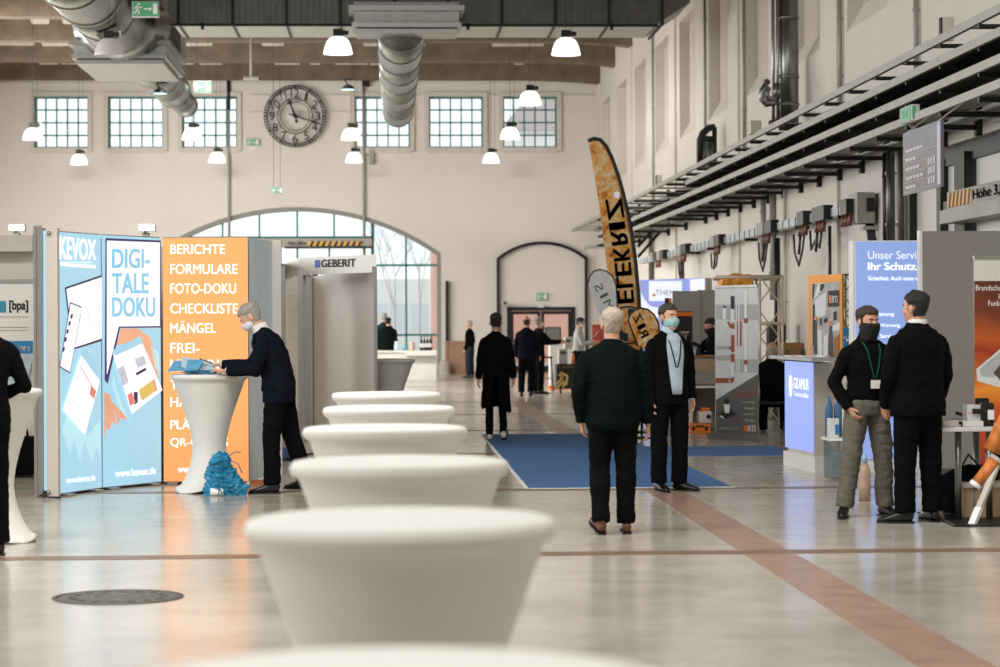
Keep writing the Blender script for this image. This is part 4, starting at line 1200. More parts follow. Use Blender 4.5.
# tall flue with smaller pipes
Yf = 22.7; a = P(788, -14, Yf); b = P(788, 130, Yf)
t = thing('flue_pipe', (a.x, Yf, b.z), 'tall shiny flue with slimmer pipes beside it on the right wall', 'pipe')
m = MB(); m.tube([a, (a.x, Yf, b.z)], .165, 24)
for y in (18, 77, 105): z = P(788, y, Yf).z; m.tube([(a.x, Yf, z - .025), (a.x, Yf, z + .025)], .178, 24)
m.build('flue', M_steel, t)
m = MB()
for px in (775.5, 780): x = P(px, 50, Yf - .2).x; m.tube([(x, Yf - .1, a.z), (x, Yf - .1, P(780, 124, Yf).z)], .028, 10)
each(m, 'slim_pipe', M_alu, t)
m = MB(); q = lambda x, y: P(x, y, Yf - .25)
m.tube([q(768, 84), q(764, 90), q(763, 98), q(768, 103), q(778, 101)], .055, 12); m.tube([q(770, 86), q(768, 93), q(771, 98), q(778, 98)], .05, 12); m.tube([q(777, 82), q(778, 98)], .035, 8); m.tube([q(781, 82), q(781, 98)], .03, 8)
each(m, 'elbow_pipe', M_steel, t)
m = MB(); m.ball(q(768.5, 81), .055); m.ball(q(773, 122), .05); m.ball(q(778, 119), .04); each(m, 'valve', mat('brown_valve', (92, 66, 52), .5), t)
m = MB(); m.box((P(757, 122, Yf).x - .12, Yf - .1, P(757, 134, Yf).z), (P(757, 122, Yf).x + .06, Yf + .2, P(757, 121, Yf).z)); m.build('control_box', M_trimw, t)
# black arched cage
Yc = 28.5
t = thing('pipe_cage', P(708, 165, Yc), 'black arched cage of pipes on the right wall above the trays', 'pipe cage')
q = lambda x, y, d=0: P(x, y, Yc + d)
m = MB(); m.tube([q(700, 165), q(700, 140), q(703, 133), q(709, 128), q(715, 127)], .07, 8); m.tube([q(714.5, 127), q(714.5, 168)], .05, 8); m.tube([q(703, 139), q(715, 139)], .06, 8); m.build('frame', M_black, t)
m = MB(); m.tube([q(704, 140), q(704, 170)], .05, 8); m.tube([q(709, 138), q(709, 172)], .045, 8); m.tube([q(712, 138), q(712, 172)], .035, 8); m.build('pipe', M_steeld, t)
# small grey box beside conduits
for (x0, y0, x1, y1, Y, lab) in ((657, 175, 665, 184, 35, 'small grey box above the ladder tray, the farther one'), (943, 17, 958, 40, 16.8, 'grey housing above the near trays')):
    a, b = P(x0, y1, Y), P(x1, y0, Y); t = thing('junction_box', ((a.x + b.x) / 2, Y, a.z), lab, 'box')
    MB().rbox((a.x, Y, a.z), (b.x, XR - a.x + a.x - a.x + Y + .2, b.z) if False else (b.x, Y + .15, b.z), .01).build('housing', M_trimw, t)
    MB().box((a.x - .02, Y + .02, a.z), (a.x + .01, Y + .13, b.z)).box((b.x - .01, Y + .02, a.z), (b.x + .02, Y + .13, b.z)).build('edge', M_black, t)
# busbar with sockets
XBB = XR - .3; ZB = CAMZ + .2505 * XBB
def bbY(px): r = ray(px, 240); return r.y * (XBB / r.x)
t = thing('cable_channel', (XBB, 25, ZB), 'long silver segmented cable channel along the lower right wall', 'cable channel')
MB().box((XBB - .02, bbY(853), ZB - .06), (XBB + .12, 36.5, ZB + .07)).build('channel', mat('silver_channel', (176, 184, 186), .4, .3), t)
m = MB(); yy = bbY(853) + .2
while yy < 36: m.box((XBB - .028, yy, ZB - .065), (XBB - .015, yy + .035, ZB + .075)); yy += .36
m.build('joints', M_blackp, t)
m = MB()
for px in (690, 707, 745, 795, 838): Y = bbY(px); m.box((XBB + .0, Y, ZB - .11), (XR - .06, Y + .05, ZB - .06))
each(m, 'support_arm', M_black, t)
def plugset(px0, px1, label, kind):
    Y1, Y0 = bbY(px0), bbY(px1)
    t = thing('socket_box', (XBB, Y0, ZB), label, 'socket box', 'socket boxes on the cable channel')
    n = max(1, int((Y1 - Y0) / .38))
    for i in range(n):
        y = Y0 + (Y1 - Y0) * i / n
        MB().rbox((XBB - .13, y, ZB - .10), (XBB + .02, y + (Y1 - Y0) / n * .8, ZB + .12), .015).build('breaker', M_blackp if i % 2 == 0 else mat('beige_breaker', (150, 144, 132), .5), t)
    y = (Y0 + Y1) / 2
    m = MB()
    for i in range(3): m.tube([(XBB - .05, y - .15 + i * .15, ZB - .08), (XBB - .07, y - .15 + i * .15, ZB - .26)], [.03, .04], 10)
    each(m, 'plug', mat('red_plug', (104, 56, 44), .5), t)
    if kind:
        m = MB(); m.tube([(XBB - .07, y - .1, ZB - .25), (XBB - .09, y - .05, ZB - .5), (XBB - .07, y + .2, ZB - .72 * kind), (XBB - .05, y + .5, ZB - .5), (XBB - .05, y + .55, ZB - .2)], .018, 8)
        m.tube([(XBB - .07, y + .1, ZB - .2), (XBB - .1, y + .1, ZB - .55)], .022, 8); m.build('loop_cable', M_blackp, t)
plugset(681, 691, 'cluster of black socket boxes at the far end of the cable channel', 1)
plugset(715, 725, 'pair of socket boxes with a thin hanging cable above the grey banner', .7)
plugset(762, 778, 'black socket boxes with red plugs and looped cable above the lattice tower', 1.0)
plugset(803, 811, 'small socket box with a long cable loop left of the switch cabinet', 1.0)
plugset(817, 832, 'black socket boxes above the orange framed banner', .5)
plugset(847, 855, 'dark socket box touching the grey switch cabinet', 0)
plugset(654, 668, 'socket boxes on the far stretch of the channel near the thick post', 0)
Y = 19.4; a, b = P(857, 223, Y), P(875, 192, Y)
t = thing('switch_cabinet', ((a.x + b.x) / 2, Y, a.z), 'grey electric switch cabinet on the right wall above the blue display', 'electric cabinet')
MB().rbox((a.x, Y, a.z), (b.x, Y + .6, b.z), .01).build('housing', M_rail, t)
MB().rbox((b.x - .12, Y - .03, a.z + .16), (b.x - .01, Y + .01, b.z - .08), .01).build('handle', M_blackp, t)
MB().box((a.x + .1, Y + .05, a.z - .09), (XR, Y + .3, a.z - .04)).build('bracket', M_rail, t)
m = MB()
for i, px in enumerate((866, 868.5, 871, 884)):
    p0 = P(px, 224, Y + .1); m.tube([p0, p0 + V(.03, 0, -.2), p0 + V(.12 if i < 3 else -.12, 0, -.45), p0 + V(.2 if i < 3 else -.18, 0, -.8)], .03, 8)
m.build('cable', M_blackp, t)
# exit light box on the lower rail
Y = 15.7; a, b = P(907, 120, Y), P(920, 104, Y)
t = thing('exit_sign', (b.x, Y, a.z), 'white emergency light box with a green sign on the lowest tray rail', 'exit sign')
MB().rbox((a.x + .05, Y, a.z), (b.x, Y + .35, b.z), .01).build('housing', M_white, t)
MB().box((a.x + .042, Y + .01, a.z + .01), (a.x + .052, Y + .34, b.z - .01)).build('panel', M_exitb, t)
MB().box((a.x + .036, Y + .1, a.z + .05), (a.x + .041, Y + .25, b.z - .05)).box((a.x + .06, Y - .002, a.z + .02), (a.x + .1, Y + .002, b.z - .02)).build('pictogram', M_exit, t)
m = MB(); m.beam(((a.x + b.x) / 2, Y + .2, a.z), ((a.x + b.x) / 2 + .1, Y + .2, a.z - .08), .03); m.build('foot', M_rail, t)
# hanging directory sign, glossy grey with rows of lettering
XS = P(903, 160, 15.3).x
t = thing('hanging_sign', (XS, 14.7, 2.95), 'glossy grey directory sign hanging below the lowest cable tray', 'sign')
rS = ray(941, 150); Yn = rS.y * XS / rS.x
zt1 = P(903, 133.5, 15.3).z; zb1 = P(903, 196, 15.3).z
M_dir = mat('glossy_sign_grey', (104, 99, 112), .12, var=.02); M_dirw = mat('pale_sign_strip', (190, 190, 200), .2)
MB().box((XS, Yn, zb1), (XS + .03, 15.3, zt1)).build('board', M_dir, t)
MB().box((XS - .004, Yn + .02, zb1 + .03), (XS, Yn + .09, zt1 - .02)).build('edge_strip', M_dirw, t)
m = MB()
zz_ = zb1 + .06
for i in range(5):
    m.box((XS - .006, Yn + .12, zz_ - .03), (XS - .001, 15.26, zz_ - .026)); 
    for kx in range(3 + (i * 2) % 3): m.box((XS - .006, 15.2 - .10 * kx - .08, zz_), (XS - .001, 15.2 - .10 * kx, zz_ + .035))
    if i < 3: 
        for kx in range(3): m.box((XS - .006, Yn + .16 + .07 * kx, zz_), (XS - .001, Yn + .2 + .07 * kx, zz_ + .07))
    zz_ += .1
m.build('lettering', M_dirw, t)
m = MB(); m.tube([(XS + .015, 15.2, zt1), (XI + .02, 15.2, zr(.393) - .035)], .008, 6); m.tube([(XS + .015, Yn + .1, zt1), (XI + .02, Yn + .1, zr(.393) - .035)], .008, 6); each(m, 'wire', M_rail, t)

# faded notice high on the right wall
Yn2 = 6.8 * 1400 / 345.0
t = thing('wall_notice', (XR, Yn2, 3.6), 'faded pale notice on the right wall just above the cable channel', 'notice')
MB().box((XR - .02, Yn2 - .35, 3.45), (XR - .004, Yn2 + .5, 4.05)).build('sheet', mat('faded_lilac', (206, 204, 208), .6, var=.08, scale=5), t)
MB().box((XR - .024, Yn2 - .25, 3.75), (XR - .02, Yn2 + .4, 3.95)).build('print', mat('faded_print', (180, 174, 178), .6, var=.2, scale=12), t)
# ================================================================== LEFT BOOTHS
M_booth = mat('booth_panel_beige', (198, 191, 180), 0.6, var=.02)
M_boothw = mat('booth_panel_white', (214, 211, 204), 0.5, var=.02)
M_kblue = mat('backlit_blue', (158, 205, 226), .45, var=.03, scale=1.5, emit=.86)
M_kblue2 = mat('backlit_print_blue', (150, 200, 222), .45, emit=.86)
M_korange = mat('backlit_orange', (250, 164, 98), .45, var=.02, scale=1.5, emit=.86)
M_kwhite = mat('backlit_white', (240, 241, 248), .45, var=.01, emit=.88)
M_kgrey = mat('backlit_grey', (205, 212, 222), .45, var=.1, scale=20, emit=.6)
M_kline = mat('backlit_violet', (74, 58, 118), .45, emit=.5)
M_kdark = mat('backlit_navy', (48, 52, 92), .45, emit=.4)
M_kpink = mat('backlit_coral', (236, 140, 130), .45, emit=.6)
M_kyel = mat('backlit_yellow', (232, 206, 110), .45, emit=.6)
M_kteal = mat('backlit_pale_teal', (176, 222, 232), .45, var=.04, scale=3, emit=.86)
M_kora2 = mat('backlit_splash', (238, 176, 142), .45, var=.12, scale=4, emit=.68)

def pcorner(x, y): return G(x, y)
K0, K1, K2, K3 = G(58.5, 497), G(102.5, 490.5), G(162, 484.5), G(249.5, 484)
ztop = 2.42
def lightbox(a, b, label, facem, t_=.12, ztop=ztop, back=True):
    t = thing('light_box', ((a.x + b.x) / 2, (a.y + b.y) / 2, 0), label, 'light box')
    d = (b - a); d.z = 0; d.normalize(); n = V(-d.y, d.x, 0)
    if n.y < 0: n = -n
    e = .008
    def slab(p, q, o0, o1, z0, z1): 
        A, B = p + n * o0, q + n * o0; C_, D_ = q + n * o1, p + n * o1
        return [V(A.x, A.y, z0), V(B.x, B.y, z0), V(C_.x, C_.y, z0), V(D_.x, D_.y, z0)], V(0, 0, z1 - z0)
    m = MB(); m.prism(*slab(a + d * e, b - d * e, .012, t_, .02, ztop)); m.build('frame', M_alu, t)
    m = MB(); m.prism(*slab(a + d * e, b - d * e, 0, .011, .03, ztop - .01)); m.build('lit_fabric', facem, t)
    m = MB()
    for p in (a + d * .1, b - d * .1): m.prism(*slab(p - d * .05, p + d * .05, -.07, t_ + .05, .0, .02))
    each(m, 'foot_plate', M_alu, t)
    return t, Pl(a, -n)
t, pl = lightbox(K0, K1, 'narrow blue light box with the company name at the left end of the stand', M_kblue)
m = MB(); px_poly(m, pl, [(62, 430), (70, 402), (66, 390), (80, 415), (90, 445), (84, 440), (80, 462), (74, 440), (70, 455)], .002); px_poly(m, pl, [(84, 440), (100, 420), (100, 455), (96, 445), (92, 463)], .002); m.build('splash', M_kteal, t)
m = MB(); px_text(m, pl, 'KEVOX', 59.5, 236, 95.5, 259, .035, .004, y0r=240.5, y1r=260); px_text(m, pl, 'www.kevox.de', 66, 477, 95, 483.5, .02, .004, y0r=474, y1r=480.5); px_poly(m, pl, [(60, 263), (95.5, 265), (95.5, 268.5), (60, 266)], .003)
px_text(m, pl, 'digitale Dokumentation', 60, 261, 92, 264, .01, .004); m.build('lettering', M_kwhite, t)
m = MB(); px_poly(m, pl, [(64.5, 287.5), (101.5, 275), (101.5, 341), (72, 350)], .003); m.build('tablet_border', M_kdark, t)
m = MB(); px_poly(m, pl, [(66, 289), (101.5, 277), (101.5, 338.5), (73, 348)], .005); m.build('tablet_screen', M_kwhite, t)
m = MB()
for (x0, y0, x1, y1) in ((71, 300, 81, 307), (81, 307, 79, 322), (85, 290, 99, 286), (88, 296, 99, 293), (90, 320, 99, 318), (76, 333, 99, 326), (84, 300, 92, 330)): 
    A, B = pl.hit(x0, y0, .007), pl.hit(x1, y1, .007); m.beam(A, B, .008, .002)
m.build('plan_lines', M_kgrey, t)
m = MB(); px_poly(m, pl, [(69.5, 302), (81.5, 307), (69.5, 373.5), (59, 367)], .007); m.build('phone_border', M_kline, t)
m = MB(); px_poly(m, pl, [(70, 303.5), (80.8, 308), (69.2, 372), (59.6, 366)], .009); m.build('phone_screen', M_kwhite, t)
m = MB()
for (x, y) in ((71, 315), (69, 322), (67, 330), (65, 338), (63, 348)): px_poly(m, pl, [(x - 1.2, y), (x + 1, y - 1.5), (x + .6, y + 3), (x - 1.6, y + 4)], .011)
m.build('phone_text', M_kdark, t)
m = MB(); px_poly(m, pl, [(80, 355), (99, 381), (84, 435), (61.5, 410)], .012); m.build('printed_sheet', M_kwhite, t)
m = MB(); px_poly(m, pl, [(80, 353), (86, 350), (101, 372), (97.5, 380)], .011); m.build('sheet_header', M_kblue2, t)
m = MB(); m.beam(pl.hit(79, 366, .014), pl.hit(94, 392, .014), .012, .002); px_poly(m, pl, [(90, 386), (95, 391), (93, 399), (88.5, 394)], .014); m.build('sheet_red_line', M_kpink, t)
m = MB(); m.beam(pl.hit(68, 397, .014), pl.hit(84, 412, .014), .008, .002); m.build('sheet_line', M_kgrey, t)

t, pl = lightbox(K1, K2, 'wide blue light box showing a white speech panel and papers', M_kblue)
m = MB(); px_poly(m, pl, [(105.3, 238), (160.6, 240.5), (160.8, 327.5), (120, 328), (107.5, 384), (104.5, 380)], .003); m.build('panel_border', M_kline, t)
m = MB(); px_poly(m, pl, [(106.5, 240.5), (159.6, 242.5), (159.6, 326), (118.5, 326.5), (107, 374), (106.5, 374)], .005); m.build('speech_panel', M_kwhite, t)
m = MB(); px_text(m, pl, 'DIGI-', 112, 249, 149, 268, .03, .008); px_text(m, pl, 'TALE', 112, 273.5, 148, 293, .03, .008); px_text(m, pl, 'DOKU', 112, 297.5, 154.5, 316.5, .03, .008); m.build('headline', mat('backlit_headline_blue', (150, 206, 228), .45, emit=.7), t)
m = MB(); px_poly(m, pl, [(121, 328.5), (138, 328.5), (150, 338), (157, 360), (158, 385), (148, 372), (136, 342), (116, 345)], .004); m.build('splash', M_kora2, t)
m = MB(); px_poly(m, pl, [(104, 392), (110, 395), (116, 425), (112, 422), (109, 430), (106, 428), (104, 440)], .004); px_poly(m, pl, [(110, 400), (122, 412), (128, 420), (120, 418), (118, 426)], .004); m.build('splash', M_kora2, t)
m = MB(); px_poly(m, pl, [(113, 375), (120, 400), (130, 425), (118, 405), (112, 385)], .004);px_poly(m, pl, [(150, 345), (158, 352), (159.5, 372), (155, 368)], .004); m.build('splash', M_kteal, t)
m = MB(); px_poly(m, pl, [(112, 353), (141, 341), (162, 390), (131.5, 414)], .010); m.build('printed_sheet', M_kwhite, t)
m = MB(); px_poly(m, pl, [(112, 350), (140, 336), (142, 343), (114, 356)], .012); m.build('sheet_header', M_kblue2, t)
m = MB(); px_poly(m, pl, [(117, 369), (123, 365), (128, 382), (122, 386)], .012); px_poly(m, pl, [(134, 359), (143, 355.5), (146, 364), (137, 368)], .012); m.build('sheet_photo', M_kgrey, t)
m = MB(); px_poly(m, pl, [(138, 390), (152, 380), (155, 391), (141, 401)], .012); m.build('sheet_highlight', M_kyel, t)
m = MB(); px_poly(m, pl, [(126.5, 395), (131, 392), (135, 402), (129.5, 406)], .012); px_poly(m, pl, [(152, 380), (153.5, 379), (156.5, 390), (155, 391)], .013); m.build('sheet_accent', M_kpink, t)
m = MB(); px_poly(m, pl, [(135, 373), (145, 367.5), (145.8, 370), (136, 375.5)], .012); px_poly(m, pl, [(133, 392), (137, 392), (137, 402), (134, 405)], .0115); m.build('sheet_dark_bar', M_kdark, t)
m = MB(); px_text(m, pl, 'www.kevox.de', 115, 470, 155.5, 477, .03, .006, y0r=466.5, y1r=474); m.build('lettering', M_kwhite, t)

t, pl = lightbox(K2 + V(.01, 0, 0), K3, 'orange light box with a white word list behind the leaning man', M_korange)
m = MB()
for s, x1, y0, y1 in (('BERICHTE', 225, 244.5, 254), ('FORMULARE', 237.5, 264, 274), ('FOTO-DOKU', 236, 283.5, 293.5), ('CHECKLISTE', 238, 303.5, 313.5), ('MÄNGEL', 216, 321, 333), ('FREI-', 199.5, 343, 353), ('MELDUNG', 228, 359.5, 369),
                      ('TERMIN', 212, 380, 389), ('HAUS', 203, 397, 407), ('PLÄNE', 206, 418, 429), ('QR-CODES', 228, 438, 447.5)):
    px_text(m, pl, s, 170.5, y0, x1, y1, .013, .006)
px_text(m, pl, 'www.kevox.de', 178, 465.5, 222, 472.5, .03, .006)
m.build('lettering', M_whitetxt, t)
# return wall of pale blue right of the orange box
A = K3 + V(.002, -.03, .0); B = G(278, 477.5); B = V(B.x, B.y, 0)
t = thing('booth_wall', (A.x, A.y, 0), 'pale blue unlit end panel between the orange light box and the white booth', 'partition')
M_pblue = mat('pale_blue_fabric', (214, 228, 234), .7, var=.04)
MB().prism([A + V(0, .02, .03), V(B.x - .05, B.y, .03), V(B.x - .05, B.y + .1, .03), A + V(0, .14, .03)], (0, 0, 2.38)).build('panel', M_pblue, t)
MB().prism([V(B.x - .05, B.y, 0), V(B.x + .04, B.y, 0), V(B.x + .04, B.y + .1, 0), V(B.x - .05, B.y + .1, 0)], (0, 0, 2.42)).build('post', M_boothw, t)
MB().box((A.x, A.y + .01, 0), (B.x, A.y + .16, .03)).build('base_rail', mat('orange_base_rail', (214, 120, 70), .5), t)

# left end of the stand: aluminium posts and a beige end panel, light strip
a0 = G(36, 498)
t = thing('booth_wall', (a0.x, a0.y, 0), 'beige end panel with grey posts and a light strip left of the blue boxes', 'partition')
x0, x1, x2, x3 = G(35.5, 498).x, G(40.5, 498).x, G(46.5, 498).x, G(58, 498).x
Y = a0.y
MB().box((x0, Y, 0), (x1, Y + 3.0, 2.45)).build('side_panel', M_booth, t)
MB().box((x1 - .01, Y - .02, 0), (x1 + .02, Y + .03, 2.46)).box((x0 - .005, Y - .02, 0), (x0 + .02, Y + .03, 2.46)).build('post', M_alu, t)
MB().box((x1 + .02, Y + .05, .06), (x2, Y + .08, 2.42)).build('light_strip', M_kteal, t)
MB().box((x2, Y, 0), (x3, Y + .1, 2.44)).build('end_panel', M_booth, t)
m = MB(); 
for y in (233, 492): p = P(52.5 if y < 300 else 52, y, Y); m.ball((p.x - .03, Y - .004, p.z), .02)
m.build('bolt', M_alu, t)
m = MB(); pp = P(41, 494, Y - .05); m.tube([(x1, Y - .03, .02), (x1 + .05, Y - .06, .05), (x1 + .09, Y - .08, .015), (x1 + .2, Y - .08, .012)], .01, 6); m.build('cable', M_blackp, t)

# the white booth at the far left with posters
YB = 15.2
t = thing('booth_wall', (-5, YB, 0), 'beige shell booth wall with fascia behind the left bar table', 'partition')
xe = P(35.5, 300, YB).x
MB().box((-9, YB, 0), (xe, YB + .08, P(10, 235, YB).z)).build('panel', M_booth, t)
MB().box((-9, YB - .12, P(10, 252, YB).z), (xe, YB - .02, P(10, 236, YB).z)).build('fascia', mat('fascia_beige', (190, 183, 170), .6), t)
MB().box((-9, YB - .06, P(10, 281.5, YB).z), (xe, YB, P(10, 279.5, YB).z)).build('rail', M_alu, t)
YP = 14.6
def banner(label, px0, px1, ytop, Y, name='roll_up_banner', zb=.06):
    a = P(px0, ytop, Y); b = P(px1, ytop, Y)
    t = thing(name, ((a.x + b.x) / 2, Y, 0), label, 'banner')
    MB().box((a.x, Y, zb), (b.x, Y + .008, a.z)).build('printed_sheet', M_boothw, t)
    MB().rbox((a.x - .02, Y - .08, 0), (b.x + .02, Y + .1, .07), .015).build('base', M_alu, t)
    MB().box((a.x - .005, Y - .012, a.z - .015), (b.x + .005, Y + .015, a.z + .012)).build('top_rail', M_alu, t)
    return t, Pl((0, Y - .001, 0), (0, -1, 0))
t, pl = banner('white roll-up banner with blue logo square, black letters and winter picture', -28, 33.5, 281.5, YP)
M_teal2 = mat('print_teal', (40, 128, 160), .5, var=.05); M_blue2 = mat('print_blue', (36, 118, 172), .5)
m = MB(); px_poly(m, pl, [(-10, 301), (6, 301), (6, 312.5), (-10, 312.5)], .003); m.build('logo_square', M_teal2, t)
m = MB(); px_text(m, pl, '[bpa]', 9.5, 300.5, 28, 312.5, .03, .004); m.build('lettering', M_blacktxt, t)
m = MB(); 
for y in (316.5, 327, 330): px_poly(m, pl, [(-10, y), (28, y), (28, y + .6), (-10, y + .6)], .003)
m.build('small_print', M_rail, t)
m = MB(); px_poly(m, pl, [(-28, 341), (33, 341), (33, 353.5), (-28, 353.5)], .003); m.build('blue_band', M_blue2, t)
m = MB(); px_text(m, pl, 'Zeitmessung', 2, 345, 30, 351, .03, .006); m.build('white_lettering', M_whitep, t)
m = MB(); px_poly(m, pl, [(-28, 354), (33, 354), (33, 393), (-28, 393)], .003); m.build('winter_picture', mat('winter_picture', (172, 182, 186), .5, var=.25, scale=9), t)
m = MB(); m.beam(pl.hit(32, 363, .006), pl.hit(27, 392, .006), .012, .002); m.build('picture_pole', M_blacktxt, t)
m = MB(); px_poly(m, pl, [(24, 441), (33, 443), (33, 452), (24, 450)], .003);  m.build('logo_square', M_teal2, t)
# bag and stool in the white booth
p = G(24, 478); t = thing('dark_bag', (p.x, p.y, 0), 'dark bag standing behind the left bar table', 'bag')
MB().rbox((p.x - .18, p.y, 0.02), (p.x + .1, p.y + .3, .42), .05).build('bag_body', C_black, t)
MB().tube([(p.x - .1, p.y + .1, .4), (p.x - .08, p.y + .1, .56), (p.x, p.y + .1, .58), (p.x + .03, p.y + .1, .4)], .012, 6).build('handle', C_black, t)

# spotlights clipped on the stands
M_flood = mat('floodlight_face', (255, 250, 240), .4, emit=14)
for (x, y, Y, lab) in ((16.5, 227.5, 15.1, 'glaring white clip-on floodlight above the far left booth'), (146.5, 227.5, 14.3, 'glaring white clip-on floodlight above the wide blue light box')):
    p = P(x, y, Y); t = thing('floodlight', p, lab, 'spotlight', 'floodlights on the stands')
    MB().rbox((p.x - .085, Y, p.z - .035), (p.x + .085, Y + .09, p.z + .035), .01).build('housing', M_white, t)
    MB().box((p.x - .075, Y - .006, p.z - .028), (p.x + .075, Y + .001, p.z + .028)).build('light_face', M_flood, t)
    m = MB(); zt_ = 2.4; m.tube([(p.x - .02, Y + .05, p.z - .03), (p.x - .02, Y + .06, zt_ - .05)], .012, 8); m.rbox((p.x - .05, Y + .03, p.z - .10), (p.x + .02, Y + .09, p.z - .05), .008); m.build('clamp_arm', M_rail, t)
p = P(146.5, 240, 14.3)
t = thing('booth_wall', (p.x, 14.3, 0), 'beige rear wall hidden behind the blue light boxes', 'partition')
MB().box((P(60, 300, 14.45).x, 14.33, 0), (P(245, 300, 14.4).x, 14.42, 2.36)).build('panel', M_booth, t)

# booth with the white fascia and plumbing name
Yl, Yr = 19.2, 16.6
fa, fb = P(300, 256, 18.6), P(376, 254, 17.6)
t = thing('exhibition_booth', (fa.x, 18.6, 0), 'white framed booth with a name fascia over a glossy beige wall', 'exhibition booth')
A = P(299, 270, 18.8); Bq = P(376.5, 270, 17.9)
zt_, zb_2 = 2.455, 2.225
MB().prism([V(A.x, A.y, zb_2), V(Bq.x, Bq.y, zb_2), V(Bq.x, Bq.y + .06, zb_2), V(A.x, A.y + .06, zb_2)], (0, 0, zt_ - zb_2)).build('fascia', M_boothw, t)
plf = Pl((A.x, A.y - .002, 0), V(-(Bq.y - A.y), Bq.x - A.x, 0) * -1)
if plf.n.y > 0: plf.n = -plf.n
m = MB(); px_text(m, plf, 'GEBERIT', 321.5, 259.8, 355.5, 267.2, .03, .004, y0r=258.8, y1r=266.6); m.build('lettering', M_blacktxt, t)
m = MB(); px_poly(m, plf, [(315, 260), (320, 259.8), (320, 267.4), (315, 267.6)], .004); m.build('logo_square', mat('logo_blue', (44, 96, 168), .5), t)
D_ = P(283, 262, 20.6)
MB().prism([V(D_.x, D_.y, zb_2 + .0), V(A.x, A.y, zb_2), V(A.x, A.y + .06, zb_2), V(D_.x + .05, D_.y + .05, zb_2)], (0, 0, zt_ - zb_2)).prism([V(D_.x - .05, D_.y - 2.2, zb_2), V(D_.x, D_.y - 2.2, zb_2), V(D_.x, D_.y, zb_2), V(D_.x - .05, D_.y, zb_2)], (0, 0, zt_ - zb_2)).build('side_fascia', M_boothw, t)
# walls
W0 = G(309, 424.5); W1 = P(374, 300, 17.75)
M_gloss = mat('glossy_beige_wall', (118, 105, 92), .5, .05, var=.06, scale=.6)
MB().prism([V(W0.x, W0.y, .0), V(W1.x, W1.y + .1, 0), V(W1.x, W1.y + .18, 0), V(W0.x, W0.y + .1, 0)], (0, 0, 2.3)).build('glossy_wall', M_gloss, t)
m = MB()
for (x, Y, w) in ((300.5, 18.5, .035), (304.5, 18.9, .02), (308, 21.6, .025), (375.6, 17.85, .02), (283.5, 17.6, .02)):
    p = P(x, 300, Y); m.box((p.x - w, Y, 0), (p.x + w, Y + .06, 2.3))
each(m, 'post', M_alu, t)
W2 = P(284, 300, 21.5)
MB().box((W2.x - .3, 21.7, 0), (W0.x + .1, 21.78, 2.3)).build('rear_panel', M_booth, t)
DD0, DD1 = P(284.5, 300, 19.8), P(298.5, 300, 19.8)
dt = MB().rbox((DD0.x, 19.8, .02), (DD1.x, 19.86, 1.98), .01).build('door', mat('cream_door', (206, 196, 178), .5), t)
MB().tube([(DD0.x + .06, 19.79, .98), (DD0.x + .06, 19.74, .98), (DD0.x + .06, 19.74, .82)], .015, 8).build('door_handle', M_black, dt)
MB().prism([V(W0.x, W0.y - .1, 0.004), V(W1.x - .2, W1.y + .05, .004), V(A.x + .05, A.y + .1, .004), V(A.x, A.y + .4, .004)], (0, 0, .012)).build('floor_mat', mat('brown_booth_carpet', (98, 74, 62), .9), t)
p = P(314, 274, 19); m = MB(); m.tube([(p.x - .12, 19.05, p.z - .02), (p.x + .04, 18.95, p.z)], .03, 10); m.build('spot_head', M_alu, t)
m = MB(); m.ball((p.x - .03, 18.93, p.z), .018); m.build('spot_bulb', mat('pink_spot', (255, 214, 210), .4, emit=5), t)
p = G(281, 462); t = thing('blue_carton', (p.x, p.y, 0), 'low blue and black case on the floor behind the leaning man', 'case')
MB().rbox((p.x - .02, 16.2, 0), (p.x + .16, 16.6, .14), .02).build('case_body', mat('dull_blue', (74, 96, 150), .5), t)
MB().beam((p.x - .02, 15.9, .02), (p.x + .42, 17.4, .04), .02).build('tie_bar', M_black, t)

# ================================================================== BAR TABLES
def bar_table():
    t = thing('bar_table', (0, 0, 0), 'x', 'table')
    n = 64
    prof = [(0, 1.100), (.10, 1.100), (.25, 1.100), (.335, 1.100), (.352, 1.096), (.361, 1.084), (.362, 1.070), (.355, 1.055), (.342, 1.046), (.330, 1.036), (.318, 1.00), (.300, .95), (.27, .865), (.235, .77), (.200, .66), (.172, .55), (.158, .46), (.155, .40), (.162, .33), (.185, .24), (.222, .15), (.268, .075), (.305, .025), (.325, .008), (.322, .002)]
    vs = []; k = len(prof)
    for i, (r, z) in enumerate(prof):
        for j in range(n):
            a = 2*PI*j/n
            low = max(0, 1 - z / .35) if z < .35 else 0
            sc = 1 + .05 * low * (abs(math.cos(2 * a)) ** 1.5 - .6)
            zz_ = z + (.045 * (1 - abs(math.cos(2 * a)) ** .8) * max(0, 1 - z / .06) if z < .06 else 0)
            vs.append(V(r * sc * math.cos(a), r * sc * math.sin(a), zz_))
    fs = [(i*n+j, (i+1)*n+j, (i+1)*n+(j+1)%n, i*n+(j+1)%n) for i in range(1, k-1) for j in range(n)] + [tuple(n + j for j in range(n))]
    m = MB(); m.add(vs, fs, True); m.build('stretch_cover', M_whitefab, t)
    for q in range(4):
        a = q * PI / 2; c = V(.318 * math.cos(a), .318 * math.sin(a), 0)
        MB().tube([c, c + V(0, 0, .018)], [.03, .026], 12).build('foot', M_white, t)
    return t
rows = [(G(1, 1).x, 1)]
TB = []
